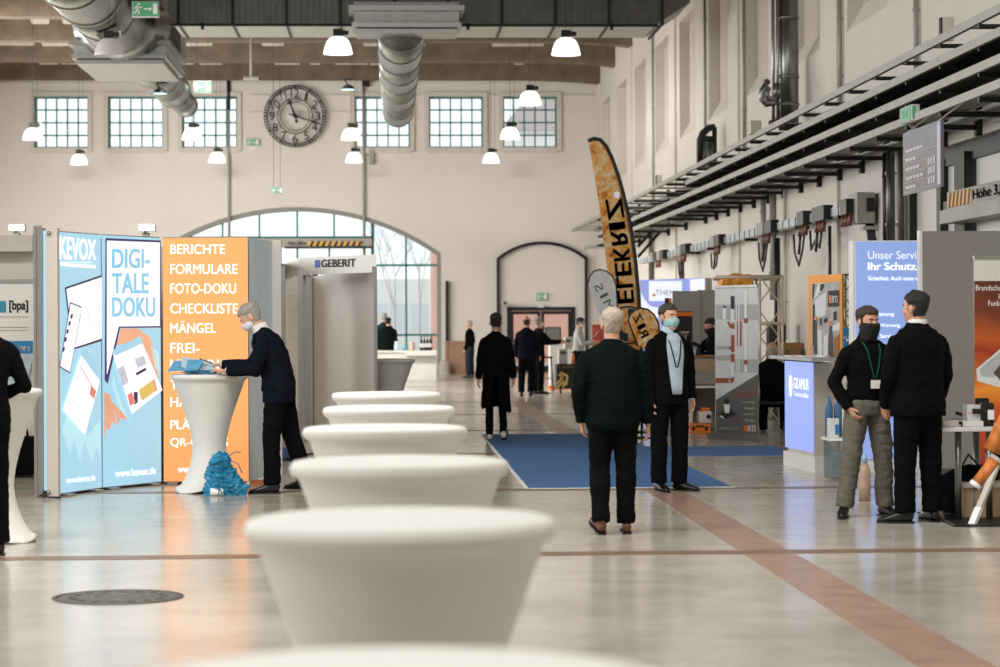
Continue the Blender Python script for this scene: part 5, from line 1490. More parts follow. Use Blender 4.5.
for i, (px, y, lab) in enumerate(((386, 9.31, 'white covered bar table, farthest of the near row'), (388.5, 7.69, 'white covered bar table, second farthest of the near row'), (384.5, 6.17, 'white covered bar table, third from the far end of the near row'),
                                  (399, 4.63, 'white covered bar table, third from the camera in the near row'), (400, 3.25, 'large blurred white bar table, second nearest the camera'), (395, 1.744, 'nearest white bar table cut by the bottom edge of the picture'))):
    X = P(px, 340, y).x
    TB.append((V(X, y, 0), .2 * i, lab, 'bar tables in a row toward the camera'))
pt = G(210, 491.5); TB.append((V(pt.x, 13.12, 0), PI / 4, 'white bar table where the leaning man sorts blue papers', None))
pt2 = P(-6, 460, 10.25); TB.append((V(pt2.x, 10.2, 0), PI / 4 + .1, 'white bar table cut by the left edge of the picture', None))
pt3 = P(388, 370, 18.7); TB.append((V(pt3.x, 18.7, 0), .3, 'white bar table half hidden behind the glossy beige wall', None))
tab0 = bar_table()
for i, (loc, rz, lab, gr) in enumerate(TB):
    if i: copy_thing(tab0, loc, rz, lab, None, gr or 'single bar tables')
loc, rz, lab, gr = TB[0]; tab0.location = loc; tab0.rotation_euler = (0, 0, rz); tab0['label'] = lab; tab0['group'] = gr

# blue crumpled bag by the table
ANCHOR = 13.08
p = G(229, 493)
t = thing('crumpled_bag', (p.x, p.y, 0), 'crumpled teal blue plastic bag leaning on the foot of the bar table', 'bag')
m = MB(); random.seed(4)
c = V(p.x, 12.72, .0)
M_bag = mat('teal_film', (30, 130, 168), .35, var=.25, scale=9, bump=.3, bscale=25)
bm_ = MB(); bm_.tube([c + V(-.02, 0, .0), c + V(-.03, .0, .1), c + V(-.06, 0, .22), c + V(-.07, 0, .34), c + V(-.06, .0, .40)], [(.19, .10), (.18, .11), (.13, .09), (.085, .07), (.03, .03)], 16, side=(1, 0, 0))
bm_.tube([c + V(.02, -.02, .02), c + V(.18, -.03, .03)], [(.08, .08), (.04, .05)], 12)
me = remesh(bm_, .011, 1, disp=.040, dfreq=11, seed=2)
me.polygons.foreach_set('use_smooth', [False] * len(me.polygons))
mo = mesh_child('bag_film', me, M_bag, t); mo.location = -V(p.x, p.y, 0)
m = MB()
for i in range(16):
    a = c + V(random.uniform(-.12, .05), -.11, random.uniform(.05, .38)); b = a + V(random.uniform(-.02, .14), random.uniform(-.03, .0), random.uniform(-.16, .06))
    m.tube([a, (a + b) / 2 + V(.02, -.03, .03), b], .005, 5)
m.build('drawstring', mat('blue_string', (20, 110, 150), .5), t)
t = thing('white_bundle', (p.x, 12.66, 0), 'small white roll lying at the foot of the bar table', 'roll'); 
q = G(222, 491); MB().tube([(q.x - .06, 12.62, .035), (q.x + .06, 12.62, .035)], .034, 12).build('roll', M_whitep, t)

# papers on the table
T2 = TB[6][0]
t = thing('paper_stack', (T2.x, T2.y, 1.10), 'stack of blue brochures on the bar table', 'papers')
M_bp = mat('blue_paper', (84, 154, 190), .5, var=.2, scale=14); M_bp2 = mat('light_paper', (180, 208, 220), .5, var=.1, scale=14)
m = MB(); random.seed(8)
for i in range(7):
    a = random.uniform(-.3, .3); M = Matrix.Translation((T2.x - .06 + random.uniform(-.03, .03), T2.y - .08, 1.1012 + i * .006)) @ Matrix.Rotation(a, 4, 'Z')
    m.box((-.15, -.105, 0), (.15, .105, .004), M)
m.build('brochure', M_bp, t)
for (dx, dy, dz, rz, ry, lab, mt) in ((-.10, -.06, 1.155, .15, .20, 'raised pale blue leaflet under the leaning person\'s far hand', M_bp2), (-.20, -.12, 1.150, -.3, -.04, 'crooked blue brochure sticking out of the pile to the left', M_bp)):
    t = thing('open_brochure', (T2.x + dx, T2.y + dy, dz), lab, 'papers')
    M = Matrix.Translation((T2.x + dx, T2.y + dy, dz + .030)) @ Matrix.Rotation(rz, 4, 'Z') @ Matrix.Rotation(ry, 4, 'Y') @ Matrix.Rotation(.5, 4, 'X')
    MB().box((-.15, -.1, 0), (.15, .1, .005), M).build('leaflet', mt, t)
    MB().box((-.13, -.102, .001), (.0, -.098, .004), M).build('print', M_whitep, t)
t = thing('pen', (T2.x - .09, T2.y - .02, 1.2), 'dark pen held over the blue papers', 'pen')
MB().tube([(T2.x + .04, T2.y - .06, 1.20), (T2.x - .08, T2.y - .06, 1.245)], .0055, 8).build('barrel', M_blackp, t)
ANCHOR = None
# ================================================================== MANHOLE AND CARPET
p = G(118, 597.5)
t = thing('manhole_cover', (p.x, p.y, 0), 'round grey manhole cover set in the floor at the lower left', 'manhole cover')
M_mh = mat('worn_iron', (104, 104, 98), .5, .3, var=.2, scale=12, bump=.3)
MB().lathe([(.375, .0), (.372, .006), (.345, .007), (.343, .003)], (p.x, p.y, 0), 48).build('rim', mat('rim_iron', (84, 82, 76), .5, .3), t)
m = MB(); m.lathe([(.34, .004), (.2, .005), (0.001, .005)], (p.x, p.y, 0), 48)
m.build('lid', M_mh, t)
m = MB()
for i in range(16):
    a = 2*PI*i/16; c2 = V(p.x + .26 * math.cos(a), p.y + .26 * math.sin(a), .006); m.box((c2.x - .02, c2.y - .02, .003), (c2.x + .02, c2.y + .02, .009))
m.lathe([(.15, .004), (.148, .009), (.13, .009), (.128, .004)], (p.x, p.y, 0), 32); m.build('relief', M_mh, t)
M_carp = mat('blue_carpet', (84, 118, 166), .95, var=.06, scale=30, bump=.1, bscale=200, spec=.1)
cx0, cx1 = G(529.5, 489.5), G(733, 488)
t = MB().box((1.30, 13.18, 0.0), (3.22, 19.7, .009)).box((3.20, 16.3, 0.0), (4.82, 17.55, .0085)).build('blue_carpet', M_carp); tag(t, 'flat blue carpet laid in the aisle with an arm to the right', 'carpet')
m = MB(); m.box((1.265, 13.15, 0), (1.30, 19.72, .006)); m.box((1.27, 13.14, 0), (3.25, 13.18, .006)); m.build('edge_tape', M_whitep, t)

# ================================================================== FLAGS
def rot_text(m, s, cx, cy, Y, ang, w, h, mirror, bold=.03, off=.02):
    """one run of letters centred on pixel (cx, cy) at depth Y, size in pixels, direction ang in the picture plane"""
    k_ = Y / 1400.0; c = P(cx, cy, Y) + V(0, -off, 0)
    u = V(math.cos(ang), 0, math.sin(ang)); v = V(-math.sin(ang), 0, math.cos(ang))
    if mirror: v = -v
    text(m, s, c - u * w * k_ / 2 - v * h * k_ / 2, u, v, w * k_, h * k_, bold)
def flagcloth(name, outl, Y, m_, t, thick=.012):
    pts = [P(x, y, Y) for x, y in outl]
    return MB().prism(pts, (0, thick, 0)).build(name, m_, t)
def chip_mat():
    m = bpy.data.materials.new('rusty_gold_print'); m.use_nodes = True; N = m.node_tree.nodes; L = m.node_tree.links; b = N['Principled BSDF']
    tc = N.new('ShaderNodeTexCoord'); n1 = N.new('ShaderNodeTexNoise'); n1.inputs['Scale'].default_value = 6.5; n1.inputs['Detail'].default_value = 7; n1.inputs['Roughness'].default_value = .7; n1.inputs['Distortion'].default_value = .6
    L.new(tc.outputs['Object'], n1.inputs['Vector']); cr = N.new('ShaderNodeValToRGB'); e = cr.color_ramp.elements
    e[0].position = .33; e[0].color = srgb((150, 76, 20)) + (1,); e[1].position = .66; e[1].color = srgb((244, 224, 190)) + (1,)
    for p_, c_ in ((.40, (206, 124, 40)), (.47, (232, 166, 80)), (.55, (236, 198, 142))): q = e.new(p_); q.color = srgb(c_) + (1,)
    L.new(n1.outputs['Fac'], cr.inputs[0]); L.new(cr.outputs[0], b.inputs['Base Color']); b.inputs['Roughness'].default_value = .8; return m
M_gold = chip_mat(); M_fnavy = mat('flag_navy', (34, 48, 62), .8)
YFl = 19.9
base = P(642, 340, YFl)
t = thing('beach_flag', (base.x, YFl, 0), 'tall orange and gold feather flag with dark mirrored letters', 'flag')
outl = [(588, 141), (594, 139), (600, 140.5), (605, 146), (611, 158), (617, 175), (622, 193), (627, 214), (631, 236), (634.5, 262), (637, 290), (639, 318), (640, 352), (616, 352), (612, 320), (608.5, 285), (605, 250), (600.5, 215), (596, 185), (591.5, 158)]
flagcloth('flag_cloth', outl, YFl, M_gold, t)
m = MB(); pp = [P(x, y, YFl) + V(0, .006, 0) for x, y in [(588, 141), (594, 138.5), (600.5, 140), (606, 146), (612, 158), (618, 175), (623, 193), (628, 214), (632, 236), (635.5, 262), (638, 290), (640, 318), (641.5, 352)]]
pp.append(V(pp[-1].x, YFl, .05)); m.tube(pp, [.03] * (len(pp) - 1) + [.02], 8); m.build('flag_pole', M_blackp, t)
m = MB()
px_ = [(625.5, 296.5, 'E', 95, 12), (624.5, 282, 'L', 95, 10.5), (623, 269, 'E', 95, 12), (621.5, 254, 'K', 96, 12.5), (619, 237.5, 'R', 97, 14), (617, 226, 'I', 98, 5), (615, 209, 'Z', 99, 20)]
for (cx, cy, s, a, w) in px_: rot_text(m, s, cx, cy, YFl, R_(a), w, 16, True, .025, .016)
m.build('lettering', M_fnavy, t)
m = MB(); c_ = P(628, 325, YFl)
for i in range(40):
    a, b = 2*PI*i/40, 2*PI*(i+1)/40; q = lambda r, a_: c_ + V(r * math.sin(a_), -.016, r * math.cos(a_)); r0, r1 = .17, .275
    if i < 40: m.prism([q(.25, a), q(.275, a), q(.275, b), q(.25, b)], (0, .004, 0))
    if i % 20 < 14: m.prism([q(.12, a), q(.235, a), q(.235, b), q(.12, b)], (0, .004, 0))
m.build('emblem', M_fnavy, t)
m = MB(); c2 = P(617, 195, YFl); m.ball(c2 + V(0, -.012, 0), (.04, .006, .05)); m.build('pale_dot', M_kgrey, t)
MB().lathe([(.0, .03), (.12, .025), (.2, .0)], (pp[-1].x, YFl, 0), 20).build('base_disc', M_black, t)
Y = 18.9
t = thing('small_flag', (P(603, 340, Y).x, Y, 0), 'small white teardrop flag with grey mirrored letters beside the tall flag', 'flag')
o1 = [(588.5, 285), (589, 279), (592, 273), (597, 270), (603, 270), (609, 273), (614, 280), (616, 292), (617, 308), (616.5, 325), (615, 345), (606, 330), (598, 310), (591.5, 294)]
flagcloth('flag_cloth', o1, Y, mat('white_flag_cloth', (218, 218, 214), .8), t)
m = MB(); tt = [P(x, y, Y) for x, y in [(588, 283), (590, 276), (594, 271), (600, 269.5), (606, 271), (612.5, 276), (616, 285), (617.5, 308), (617, 345)]]; tt.append(V(tt[-1].x, Y, .03)); m.tube(tt, .009, 6); m.build('flag_pole', M_blackp, t)
m = MB()
for (cx, cy, s, a, w) in ((609, 305, 'M', 118, 10), (604, 295.5, 'I', 118, 3), (599, 287.5, 'S', 118, 7)): rot_text(m, s, cx, cy, Y, R_(a), w, 8.5, True, .0, .004)
m.build('lettering', mat('flag_grey_print', (90, 94, 100), .8), t)
MB().lathe([(.0, .03), (.10, .02), (.14, .0)], (tt[-1].x, Y, 0), 16).build('base_disc', M_black, t)
t = thing('small_flag', (P(641, 345, Y).x, Y, 0), 'small rounded orange flag with dark letters right of the tall flag', 'flag')
o2 = [(628.5, 321), (630, 315), (635, 310.5), (641, 308.5), (648, 310), (654, 315), (658, 323), (659, 333), (656, 342), (650, 348), (642, 349), (638, 345), (632, 331)]
flagcloth('flag_cloth', o2, Y, M_gold, t)
m = MB(); tt = [P(x, y, Y) for x, y in [(638, 346), (632, 331), (628, 321), (630, 314.5), (635, 310), (641, 308), (648, 309.5), (654, 314.5), (658.5, 323), (659.5, 333)]]; m.tube(tt, .012, 6); p3 = P(641, 346, Y); m.tube([p3, V(p3.x, Y, .03)], .012, 6); m.build('flag_pole', M_blackp, t)
m = MB()
for (cx, cy, s, a, w) in ((643.5, 333, 'R', 118, 8), (641.5, 326.5, 'I', 118, 3), (638, 318.5, 'Z', 118, 8)): rot_text(m, s, cx, cy, Y, R_(a), w, 8.5, True, .02, .004)
m.build('lettering', M_fnavy, t)
MB().lathe([(.0, .03), (.10, .02), (.14, .0)], (p3.x, Y, 0), 16).build('base_disc', M_black, t)
# ================================================================== RIGHT STANDS
M_part = mat('partition_grey', (150, 146, 138), .7, var=.03); M_dgrey = mat('print_dark_grey', (94, 93, 93), .5, var=.03)
M_tan = mat('tan_counter', (178, 152, 122), .5, var=.04); M_prgrey = mat('print_grey', (176, 178, 180), .5); M_prlight = mat('print_light', (214, 216, 216), .5)
M_prbrown = mat('print_rust', (156, 78, 36), .5, var=.05); M_prorange = mat('print_orange', (222, 120, 40), .5)
def ppx(m, pl, pts, off=.003): return px_poly(m, pl, pts, off)
# plumbing roll-up banner (turned)
A, B = G(715.5, 438.8), G(758.5, 441.4)
d = (B - A).normalized(); n = V(-d.y, d.x, 0)
if n.y < 0: n = -n
zt_ = 2.03
t = thing('roll_up_banner', ((A.x + B.x) / 2, (A.y + B.y) / 2, 0), 'grey roll-up banner with rust coloured pipes and white lettering', 'banner')
MB().prism([A + V(0, 0, .08), B + V(0, 0, .08), B + n * .008 + V(0, 0, .08), A + n * .008 + V(0, 0, .08)], (0, 0, zt_ - .08)).build('printed_sheet', M_prlight, t)
MB().prism([A - d * .06 - n * .1, B + d * .06 - n * .1, B + d * .06 + n * .12, A - d * .06 + n * .12], (0, 0, .08)).build('base', M_alu, t)
MB().prism([A - n * .02 + V(0, 0, zt_), B - n * .02 + V(0, 0, zt_), B + n * .02 + V(0, 0, zt_), A + n * .02 + V(0, 0, zt_)], (0, 0, .03)).build('top_rail', M_alu, t)
pl = Pl(A, -n)
m = MB(); ppx(m, pl, [(716, 400), (758.6, 373.5), (758.3, 436), (716, 434)], .003); m.build('dark_field', M_dgrey, t)
m = MB()
for pts in ([(716, 304.5), (758.6, 304.5), (758.6, 320), (716, 319.5)], [(716, 346), (731, 346), (731, 349.5), (716, 349.5)], [(716, 355.5), (731, 355.5), (731, 360.5), (716, 360.5)], [(733, 359), (758.6, 359), (758.6, 373), (733, 372)]): ppx(m, pl, pts, .002)
m.build('grey_blocks', M_prgrey, t)
m = MB()
for pts in ([(731, 335), (734.5, 335), (734.5, 352), (731, 352)], [(731, 354), (734.5, 354), (734.5, 362), (731, 362)], [(715.6, 378), (729, 378), (729, 383), (715.6, 383)], [(730, 378), (734.5, 377), (733.5, 382), (730.5, 383.5)], [(727, 322), (729, 321), (731, 324), (734.5, 323), (734.5, 329), (730, 328)], [(744, 318.5), (748, 318.5), (748, 323), (744, 323)], [(744, 360), (748, 360), (748, 364.5), (744, 364.5)], [(740, 321), (741.6, 321), (741.6, 346), (740, 346)], [(737, 321), (738, 321), (738, 346), (737, 346)]): ppx(m, pl, pts, .004)
m.build('printed_pipes', M_prbrown, t)
m = MB()
for pts in ([(723, 308), (726, 308), (726, 319), (723, 319)], [(731, 309), (734, 309), (734, 321), (731, 321)], [(744.5, 290), (747, 290), (747, 318), (744.5, 318)], [(744.5, 324), (747, 324), (747, 372), (744.5, 372)], [(731.5, 362.5), (734, 362.5), (734, 376), (731.5, 376)], [(738.5, 303), (739.5, 303), (739.5, 372), (738.5, 372)], [(736, 303), (736.8, 303), (736.8, 372), (736, 372)]): ppx(m, pl, pts, .0035)
m.build('white_pipes', M_whitep, t)
m = MB()
for pts in ([(730.8, 296), (734.5, 296), (734.5, 309), (730.8, 309)], [(723, 306), (726, 306), (726, 308), (723, 308)], [(724, 400), (727, 398), (729.5, 400), (728.5, 406), (724.5, 405)], [(718, 414), (729, 408), (737, 414.5), (726, 419)], [(729, 347.5), (731, 347.5), (731, 349), (729, 349)]): ppx(m, pl, pts, .0045)
m.build('black_fittings', M_blacktxt, t)
m = MB(); ppx(m, pl, [(724, 404), (730, 404.5), (729.5, 413), (725, 413)], .005); ppx(m, pl, [(719.5, 416), (722, 415.5), (725, 418.5), (722.5, 418)], .005); m.build('white_cup', M_whitep, t)
m = MB(); px_text(m, pl, 'SORTIMENT FÜR', 736, 391, 755, 393.5, .01, .005); px_text(m, pl, 'FLACHDACH & SYSTEM', 734, 394.5, 755, 397.5, .01, .005); ppx(m, pl, [(744, 425.5), (747.5, 425.5), (747.5, 431.5), (744, 431.5)], .005); m.build('orange_lettering', M_prorange, t)
m = MB()
for s, x0, y0 in (('Technische Montage', 741, 401), ('Photovoltaik', 745, 407), ('Brandschutz Abdichtung', 743, 413), ('Flachdach', 745.5, 419)): px_text(m, pl, s, x0, y0, 755, y0 + 2.6, .012, .005)
px_text(m, pl, 'BTI', 748.3, 425.6, 755.5, 431.3, .04, .005); px_text(m, pl, 'BTI BEFESTIGUNGSTECHNIK', 718, 427.5, 740, 429.6, .01, .005); m.build('white_lettering', M_whitep, t)

# counter of that stand
YC = 20.0
ANCHOR = 20.0
t = thing('exhibition_counter', (P(690, 420, YC).x, YC, 0), 'white and tan counter with an open shelf beside the grey banner', 'counter')
q = lambda x, y, Y=YC: P(x, y, Y)
xl, xm, xr = q(682, 400).x, q(691, 400).x, q(722, 400).x
MB().box((xl, YC - .15, 0), (xm, YC + .7, q(690, 369).z)).build('side_panel', M_white, t)
MB().rbox((xm - .15, YC - .05, q(690, 357).z - .005), (xr, YC + .75, q(690, 355.5).z), .008).build('counter_top', M_card, t)
MB().box((xm, YC, q(690, 371).z), (xr, YC + .7, q(690, 357).z)).build('upper_front', M_tan, t)
MB().box((xm, YC - .1, q(690, 384).z), (xr, YC, q(690, 371).z)).build('lower_front', M_part, t)
MB().rbox((xm - .02, YC - .35, q(700, 387.5).z), (xr, YC + .6, q(700, 385.5).z), .006).build('shelf', M_white, t)
MB().box((xm, YC + .62, 0), (xr, YC + .7, q(690, 384).z)).box((xm, YC, .0), (xm + .03, YC + .65, q(690, 384).z)).build('rear_panel', M_part, t)
YO = 19.55
for (x0, y0, x1, y1, lab, mt) in ((692, 424.5, 713.5, 437.5, 'orange plastic tool case on the floor beside the grey banner', M_orange),):
    a, b = P(x0, y1, YO), P(x1, y0, YO); t = thing('tool_case', ((a.x + b.x) / 2, YO, 0), lab, 'case')
    MB().rbox((a.x, YO, .0), (b.x, YO + .4, b.z), .02).build('case_body', mt, t)
    MB().tube([((a.x + b.x) / 2 - .06, YO - .01, b.z - .05), ((a.x + b.x) / 2 - .04, YO - .04, b.z - .03), ((a.x + b.x) / 2 + .04, YO - .04, b.z - .03), ((a.x + b.x) / 2 + .06, YO - .01, b.z - .05)], .01, 6).box((a.x + .04, YO - .008, b.z - .1), (a.x + .08, YO + .002, b.z - .04)).box((b.x - .08, YO - .008, b.z - .1), (b.x - .04, YO + .002, b.z - .04)).build('handle', M_blackp, t)
    hz = b.z
a, b = P(703, 424, YO), P(715.5, 410, YO)
t = thing('shop_vacuum', ((a.x + b.x) / 2, YO + .2, hz), 'white machine with an orange lid standing on the orange case', 'machine')
MB().rbox((a.x, YO + .1, hz + .005), (b.x, YO + .35, hz + .17), .02).build('body', M_white, t)
MB().rbox((a.x + .04, YO + .12, hz + .17), (b.x - .02, YO + .33, hz + .22), .015).build('lid', M_orange, t)
MB().tube([(b.x - .05, YO + .08, hz + .1), (b.x - .05, YO + .02, hz + .1)], .03, 10).build('nozzle', M_blackp, t)
zc_ = q(690, 355.5).z
t = thing('telephone', (q(695, 350).x, YC + .2, zc_), 'black telephone on the tan counter', 'telephone')
p = q(697, 352); MB().rbox((p.x - .07, YC + .15, zc_ + .0), (p.x + .07, YC + .35, zc_ + .1), .02).tube([(p.x - .07, YC + .2, zc_ + .15), (p.x - .02, YC + .2, zc_ + .17), (p.x + .06, YC + .2, zc_ + .14)], .03, 8).build('housing', M_blackp, t)
for (px, hh, lab, mt) in ((691, .11, 'grey cup on the tan counter, left of the pair', M_steeld), (694.5, .10, 'grey cup on the tan counter, right of the pair', M_prgrey)):
    p = q(px, 352); t = thing('cup', (p.x, YC + .06, zc_), lab, 'cup')
    MB().lathe([(.03, .0), (.034, hh), (.030, hh), (.027, .01), (0, .01)], (p.x, YC + .06, zc_ + .001), 16).build('cup_body', mt, t)
ANCHOR = None
# grey partitions
for (x0, x1, Y, ytop, lab) in ((672, 699.5, 24, 291, 'grey partition panel behind the tan counter, left half'), (699.5, 722, 24.0, 290, 'grey partition panel behind the tan counter, right half')):
    a, b = P(x0, ytop, Y), P(x1, ytop, Y); t = thing('partition', (a.x, Y, 0), lab, 'partition')
    MB().box((a.x + .01, Y, 0), (b.x - .01, Y + .05, a.z)).build('panel', M_part, t)
    MB().box((b.x - .03, Y - .02, 0), (b.x, Y + .06, a.z + .02)).build('post', M_alu, t)
# black and orange company sign
Y = 22.4; a, b = P(679.5, 351, Y), P(692.5, 311, Y)
t = thing('company_sign', ((a.x + b.x) / 2, Y, 0), 'black upright sign with an orange top stripe and white letters', 'sign')
MB().box((a.x - .1, Y, 0), (b.x, Y + .04, b.z)).build('board', M_blackp, t)
pl = Pl((0, Y, 0), (0, -1, 0))
m = MB(); ppx(m, pl, [(676, 312), (692.5, 312), (692.5, 316), (676, 316)], .004); ppx(m, pl, [(676, 347), (692.5, 347), (692.5, 350), (676, 350)], .004); m.build('orange_stripe', M_orange, t)
m = MB(); px_text(m, pl, 'BTI', 680, 332, 689, 343, .04, .005); m.build('lettering', M_whitep, t)
Y = 25; a, b = P(665, 318, Y), P(671.5, 298, Y)
t = thing('company_sign', ((a.x + b.x) / 2, Y, 0), 'narrow dark sign with an orange edge left of the grey partition', 'sign')
MB().box((a.x, Y, 0), (b.x, Y + .04, b.z)).build('board', M_blackp, t)
MB().box(((a.x + b.x) / 2 + .01, Y - .005, a.z), (b.x, Y, b.z)).build('orange_stripe', M_orange, t)
# far backlit wall
Y = 30
a, b = P(641, 340, Y), P(711, 280, Y)
M_lblue = mat('backlit_lilac_blue', (146, 160, 222), .45, emit=.85); M_lwhite = mat('backlit_pale', (236, 240, 250), .45, emit=.85); M_lpale = mat('backlit_ice', (206, 220, 240), .45, emit=.85)
t = thing('light_wall', ((a.x + b.x) / 2, Y, 0), 'bright white and lilac backlit wall behind the tall flag', 'light box')
MB().box((a.x, Y + .01, 0), (P(706, 300, Y).x, Y + .2, b.z)).build('frame', M_alu, t)
pl = Pl((0, Y, 0), (0, -1, 0))
m = MB(); ppx(m, pl, [(641, 280), (706, 278), (706, 395), (641, 395)], .002); m.build('lit_fabric', M_lblue, t)
m = MB(); ppx(m, pl, [(649, 281), (682, 281), (682, 301), (649, 301)], .004); ppx(m, pl, [(690, 279.5), (706, 278.5), (706, 292), (690, 292)], .004); ppx(m, pl, [(641, 292), (645, 300), (650, 306), (664, 309), (656, 320), (641, 330)], .004); m.build('white_field', M_lwhite, t)
m = MB(); px_text(m, pl, 'THEMA', 655.5, 290, 680, 295.5, .0, .008); m.build('lettering', mat('backlit_slate', (110, 140, 160), .5, emit=.4), t)
m = MB(); ppx(m, pl, [(652, 294.5), (655, 293.5), (655.5, 296.5), (653, 296)], .008); m.build('orange_mark', M_orange, t)
p = P(711, 300, 29); t = thing('partition', (p.x, 29, 0), 'grey end panel right of the lilac backlit wall', 'partition')
MB().box((P(705.5, 300, 29).x, 29, 0), (p.x, 29.1, P(708, 278, 29).z)).build('panel', M_part, t)
MB().box((p.x - .02, 28.97, 0), (p.x + .02, 29.13, P(708, 278, 29).z)).build('post', M_alu, t)

# lattice truss with amber nets on top
def truss(m, a, b, w, up=V(0, 0, 1), n=None, r=.014):
    a, b = Vector(a), Vector(b); L = (b - a).length; dd = (b - a).normalized(); s_ = dd.cross(V(0, 1, 0)).normalized() if abs(dd.y) < .9 else V(1, 0, 0); f = dd.cross(s_)
    cs = [s_ * w / 2 + f * w / 2, -s_ * w / 2 + f * w / 2, -s_ * w / 2 - f * w / 2, s_ * w / 2 - f * w / 2]
    for c in cs: m.tube([a + c, b + c], r * 1.3, 6)
    k_ = n or max(2, int(L / w))
    for i in range(k_):
        p, q_ = a + dd * L * i / k_, a + dd * L * (i + 1) / k_
        for j in range(4):
            c0, c1 = cs[j], cs[(j + 1) % 4]
            m.tube([p + (c0 if i % 2 else c1), q_ + (c1 if i % 2 else c0)], r * .8, 5, cap=False)
M_truss = mat('cream_truss', (206, 192, 170), .5, .2)
Yt = 21.0
ANCHOR = 21.0
a = P(770, 440, Yt)
t = thing('lattice_tower', (a.x, Yt, 0), 'pale lattice truss tower with a boom over the grey banner', 'truss')
zt2 = P(770, 277, Yt).z
m = MB(); truss(m, (a.x, Yt, 0), (a.x, Yt, zt2), .34, n=5); m.build('tower', M_truss, t)
m = MB(); bx0, bx1 = P(716, 280, Yt).x, P(783, 280, Yt).x; m.tube([(bx0, Yt, zt2), (bx1, Yt, zt2)], .03, 8); m.tube([(bx0, Yt + .3, zt2 - .02), (bx1, Yt + .3, zt2 - .02)], .03, 8)
for i in range(6): x = bx0 + (bx1 - bx0) * i / 5; m.tube([(x, Yt, zt2), (x, Yt + .3, zt2 - .02)], .015, 6)
z2 = P(770, 323.5, Yt).z
m.tube([(P(757, 323, Yt).x, Yt - .15, z2), (P(784, 323, Yt).x, Yt - .15, z2)], .025, 8)
m.build('boom', M_truss, t)
m = MB(); m.box((bx0 + .05, Yt - .05, zt2 - .16), (bx0 + .62, Yt + .45, zt2 - .13)); 
for x in (bx0 + .1, bx0 + .55): m.box((x, Yt, zt2 - .16), (x + .02, Yt + .02, zt2)); m.box((x, Yt + .3, zt2 - .16), (x + .02, Yt + .32, zt2))
m.build('tray_plate', M_truss, t)
t = thing('amber_net_bag', (bx0 + .3, Yt, zt2 - .12), 'amber net bundle lying above the grey banner', 'net')
m = MB(); bmx = MB(); a, b = P(722, 288, Yt), P(752, 275.5, Yt)
w_ = (b.x - a.x) / 3
for i in range(3): bmx.rbox((a.x + i * w_ - .01, Yt - .02, zt2 - .125), (a.x + (i + 1) * w_ + .01, Yt + .4, zt2 + (.02, .045, .035)[i]), .03)
me = remesh(bmx, .012, 1, disp=.02, dfreq=16); mo = mesh_child('net', me, mat('amber_net', (240, 160, 50), .4, var=.3, scale=16, bump=.3), t); mo.location = -ROOTS[t.name]
# dark shelf, cartons behind the counter
Y = 22.4
ANCHOR = 22.4
a, b = P(774, 357, Y), P(806, 349.5, Y)
t = thing('dark_cabinet', (P(780, 400, Y).x, Y, 0), 'dark cabinet carrying the cardboard boxes behind the blue counter', 'cabinet')
MB().rbox((a.x - .02, Y, 0.03), (b.x + .02, Y + .5, a.z - .002), .01).build('body', M_gfr, t)
m = MB(); 
m.rbox((a.x + .02, Y - .015, .1), (a.x + .23, Y, a.z - .05), .006); m.rbox((a.x + .25, Y - .015, .1), (b.x - .02, Y, a.z - .05), .006)
each(m, 'door', M_gfr2, t)
t = thing('cardboard_box', ((a.x + b.x) / 2, Y + .2, a.z), 'wide cardboard box with green tape, lower of the two', 'box')
MB().rbox((a.x, Y + .02, a.z + .001), (b.x, Y + .4, b.z), .006).build('carton', M_card, t)
m = MB()
for px in (786, 801): x = P(px, 350, Y).x; m.box((x, Y + .015, a.z + .002), (x + .05, Y + .02, b.z - .002))
m.build('green_tape', mat('dark_green_tape', (60, 84, 50), .4), t)
a2, b2 = P(783, 349, Y), P(805, 341.5, Y)
t = thing('cardboard_box', ((a2.x + b2.x) / 2, Y + .2, b.z), 'cardboard box on top of the wide taped one', 'box')
MB().rbox((a2.x, Y + .04, b.z + .002), (b2.x, Y + .38, b.z + .11), .006).build('carton', M_card, t)
MB().box((a2.x + .01, Y + .2, b.z + .11), (b2.x - .01, Y + .22, b.z + .112)).build('tape', M_tan, t)
ANCHOR = None
Y = 23.2; a, b = P(769, 351, Y), P(786, 321.5, Y)
t = thing('black_speaker', ((a.x + b.x) / 2, Y, 0), 'tall dark case standing behind the lattice tower', 'case')
MB().rbox((a.x, Y, 0), (b.x, Y + .3, b.z), .02).build('housing', mat('dark_brown_case', (48, 36, 30), .6), t)
MB().box((b.x - .08, Y - .01, .3), (b.x - .02, Y, b.z - .05)).build('edge_strip', M_black, t)

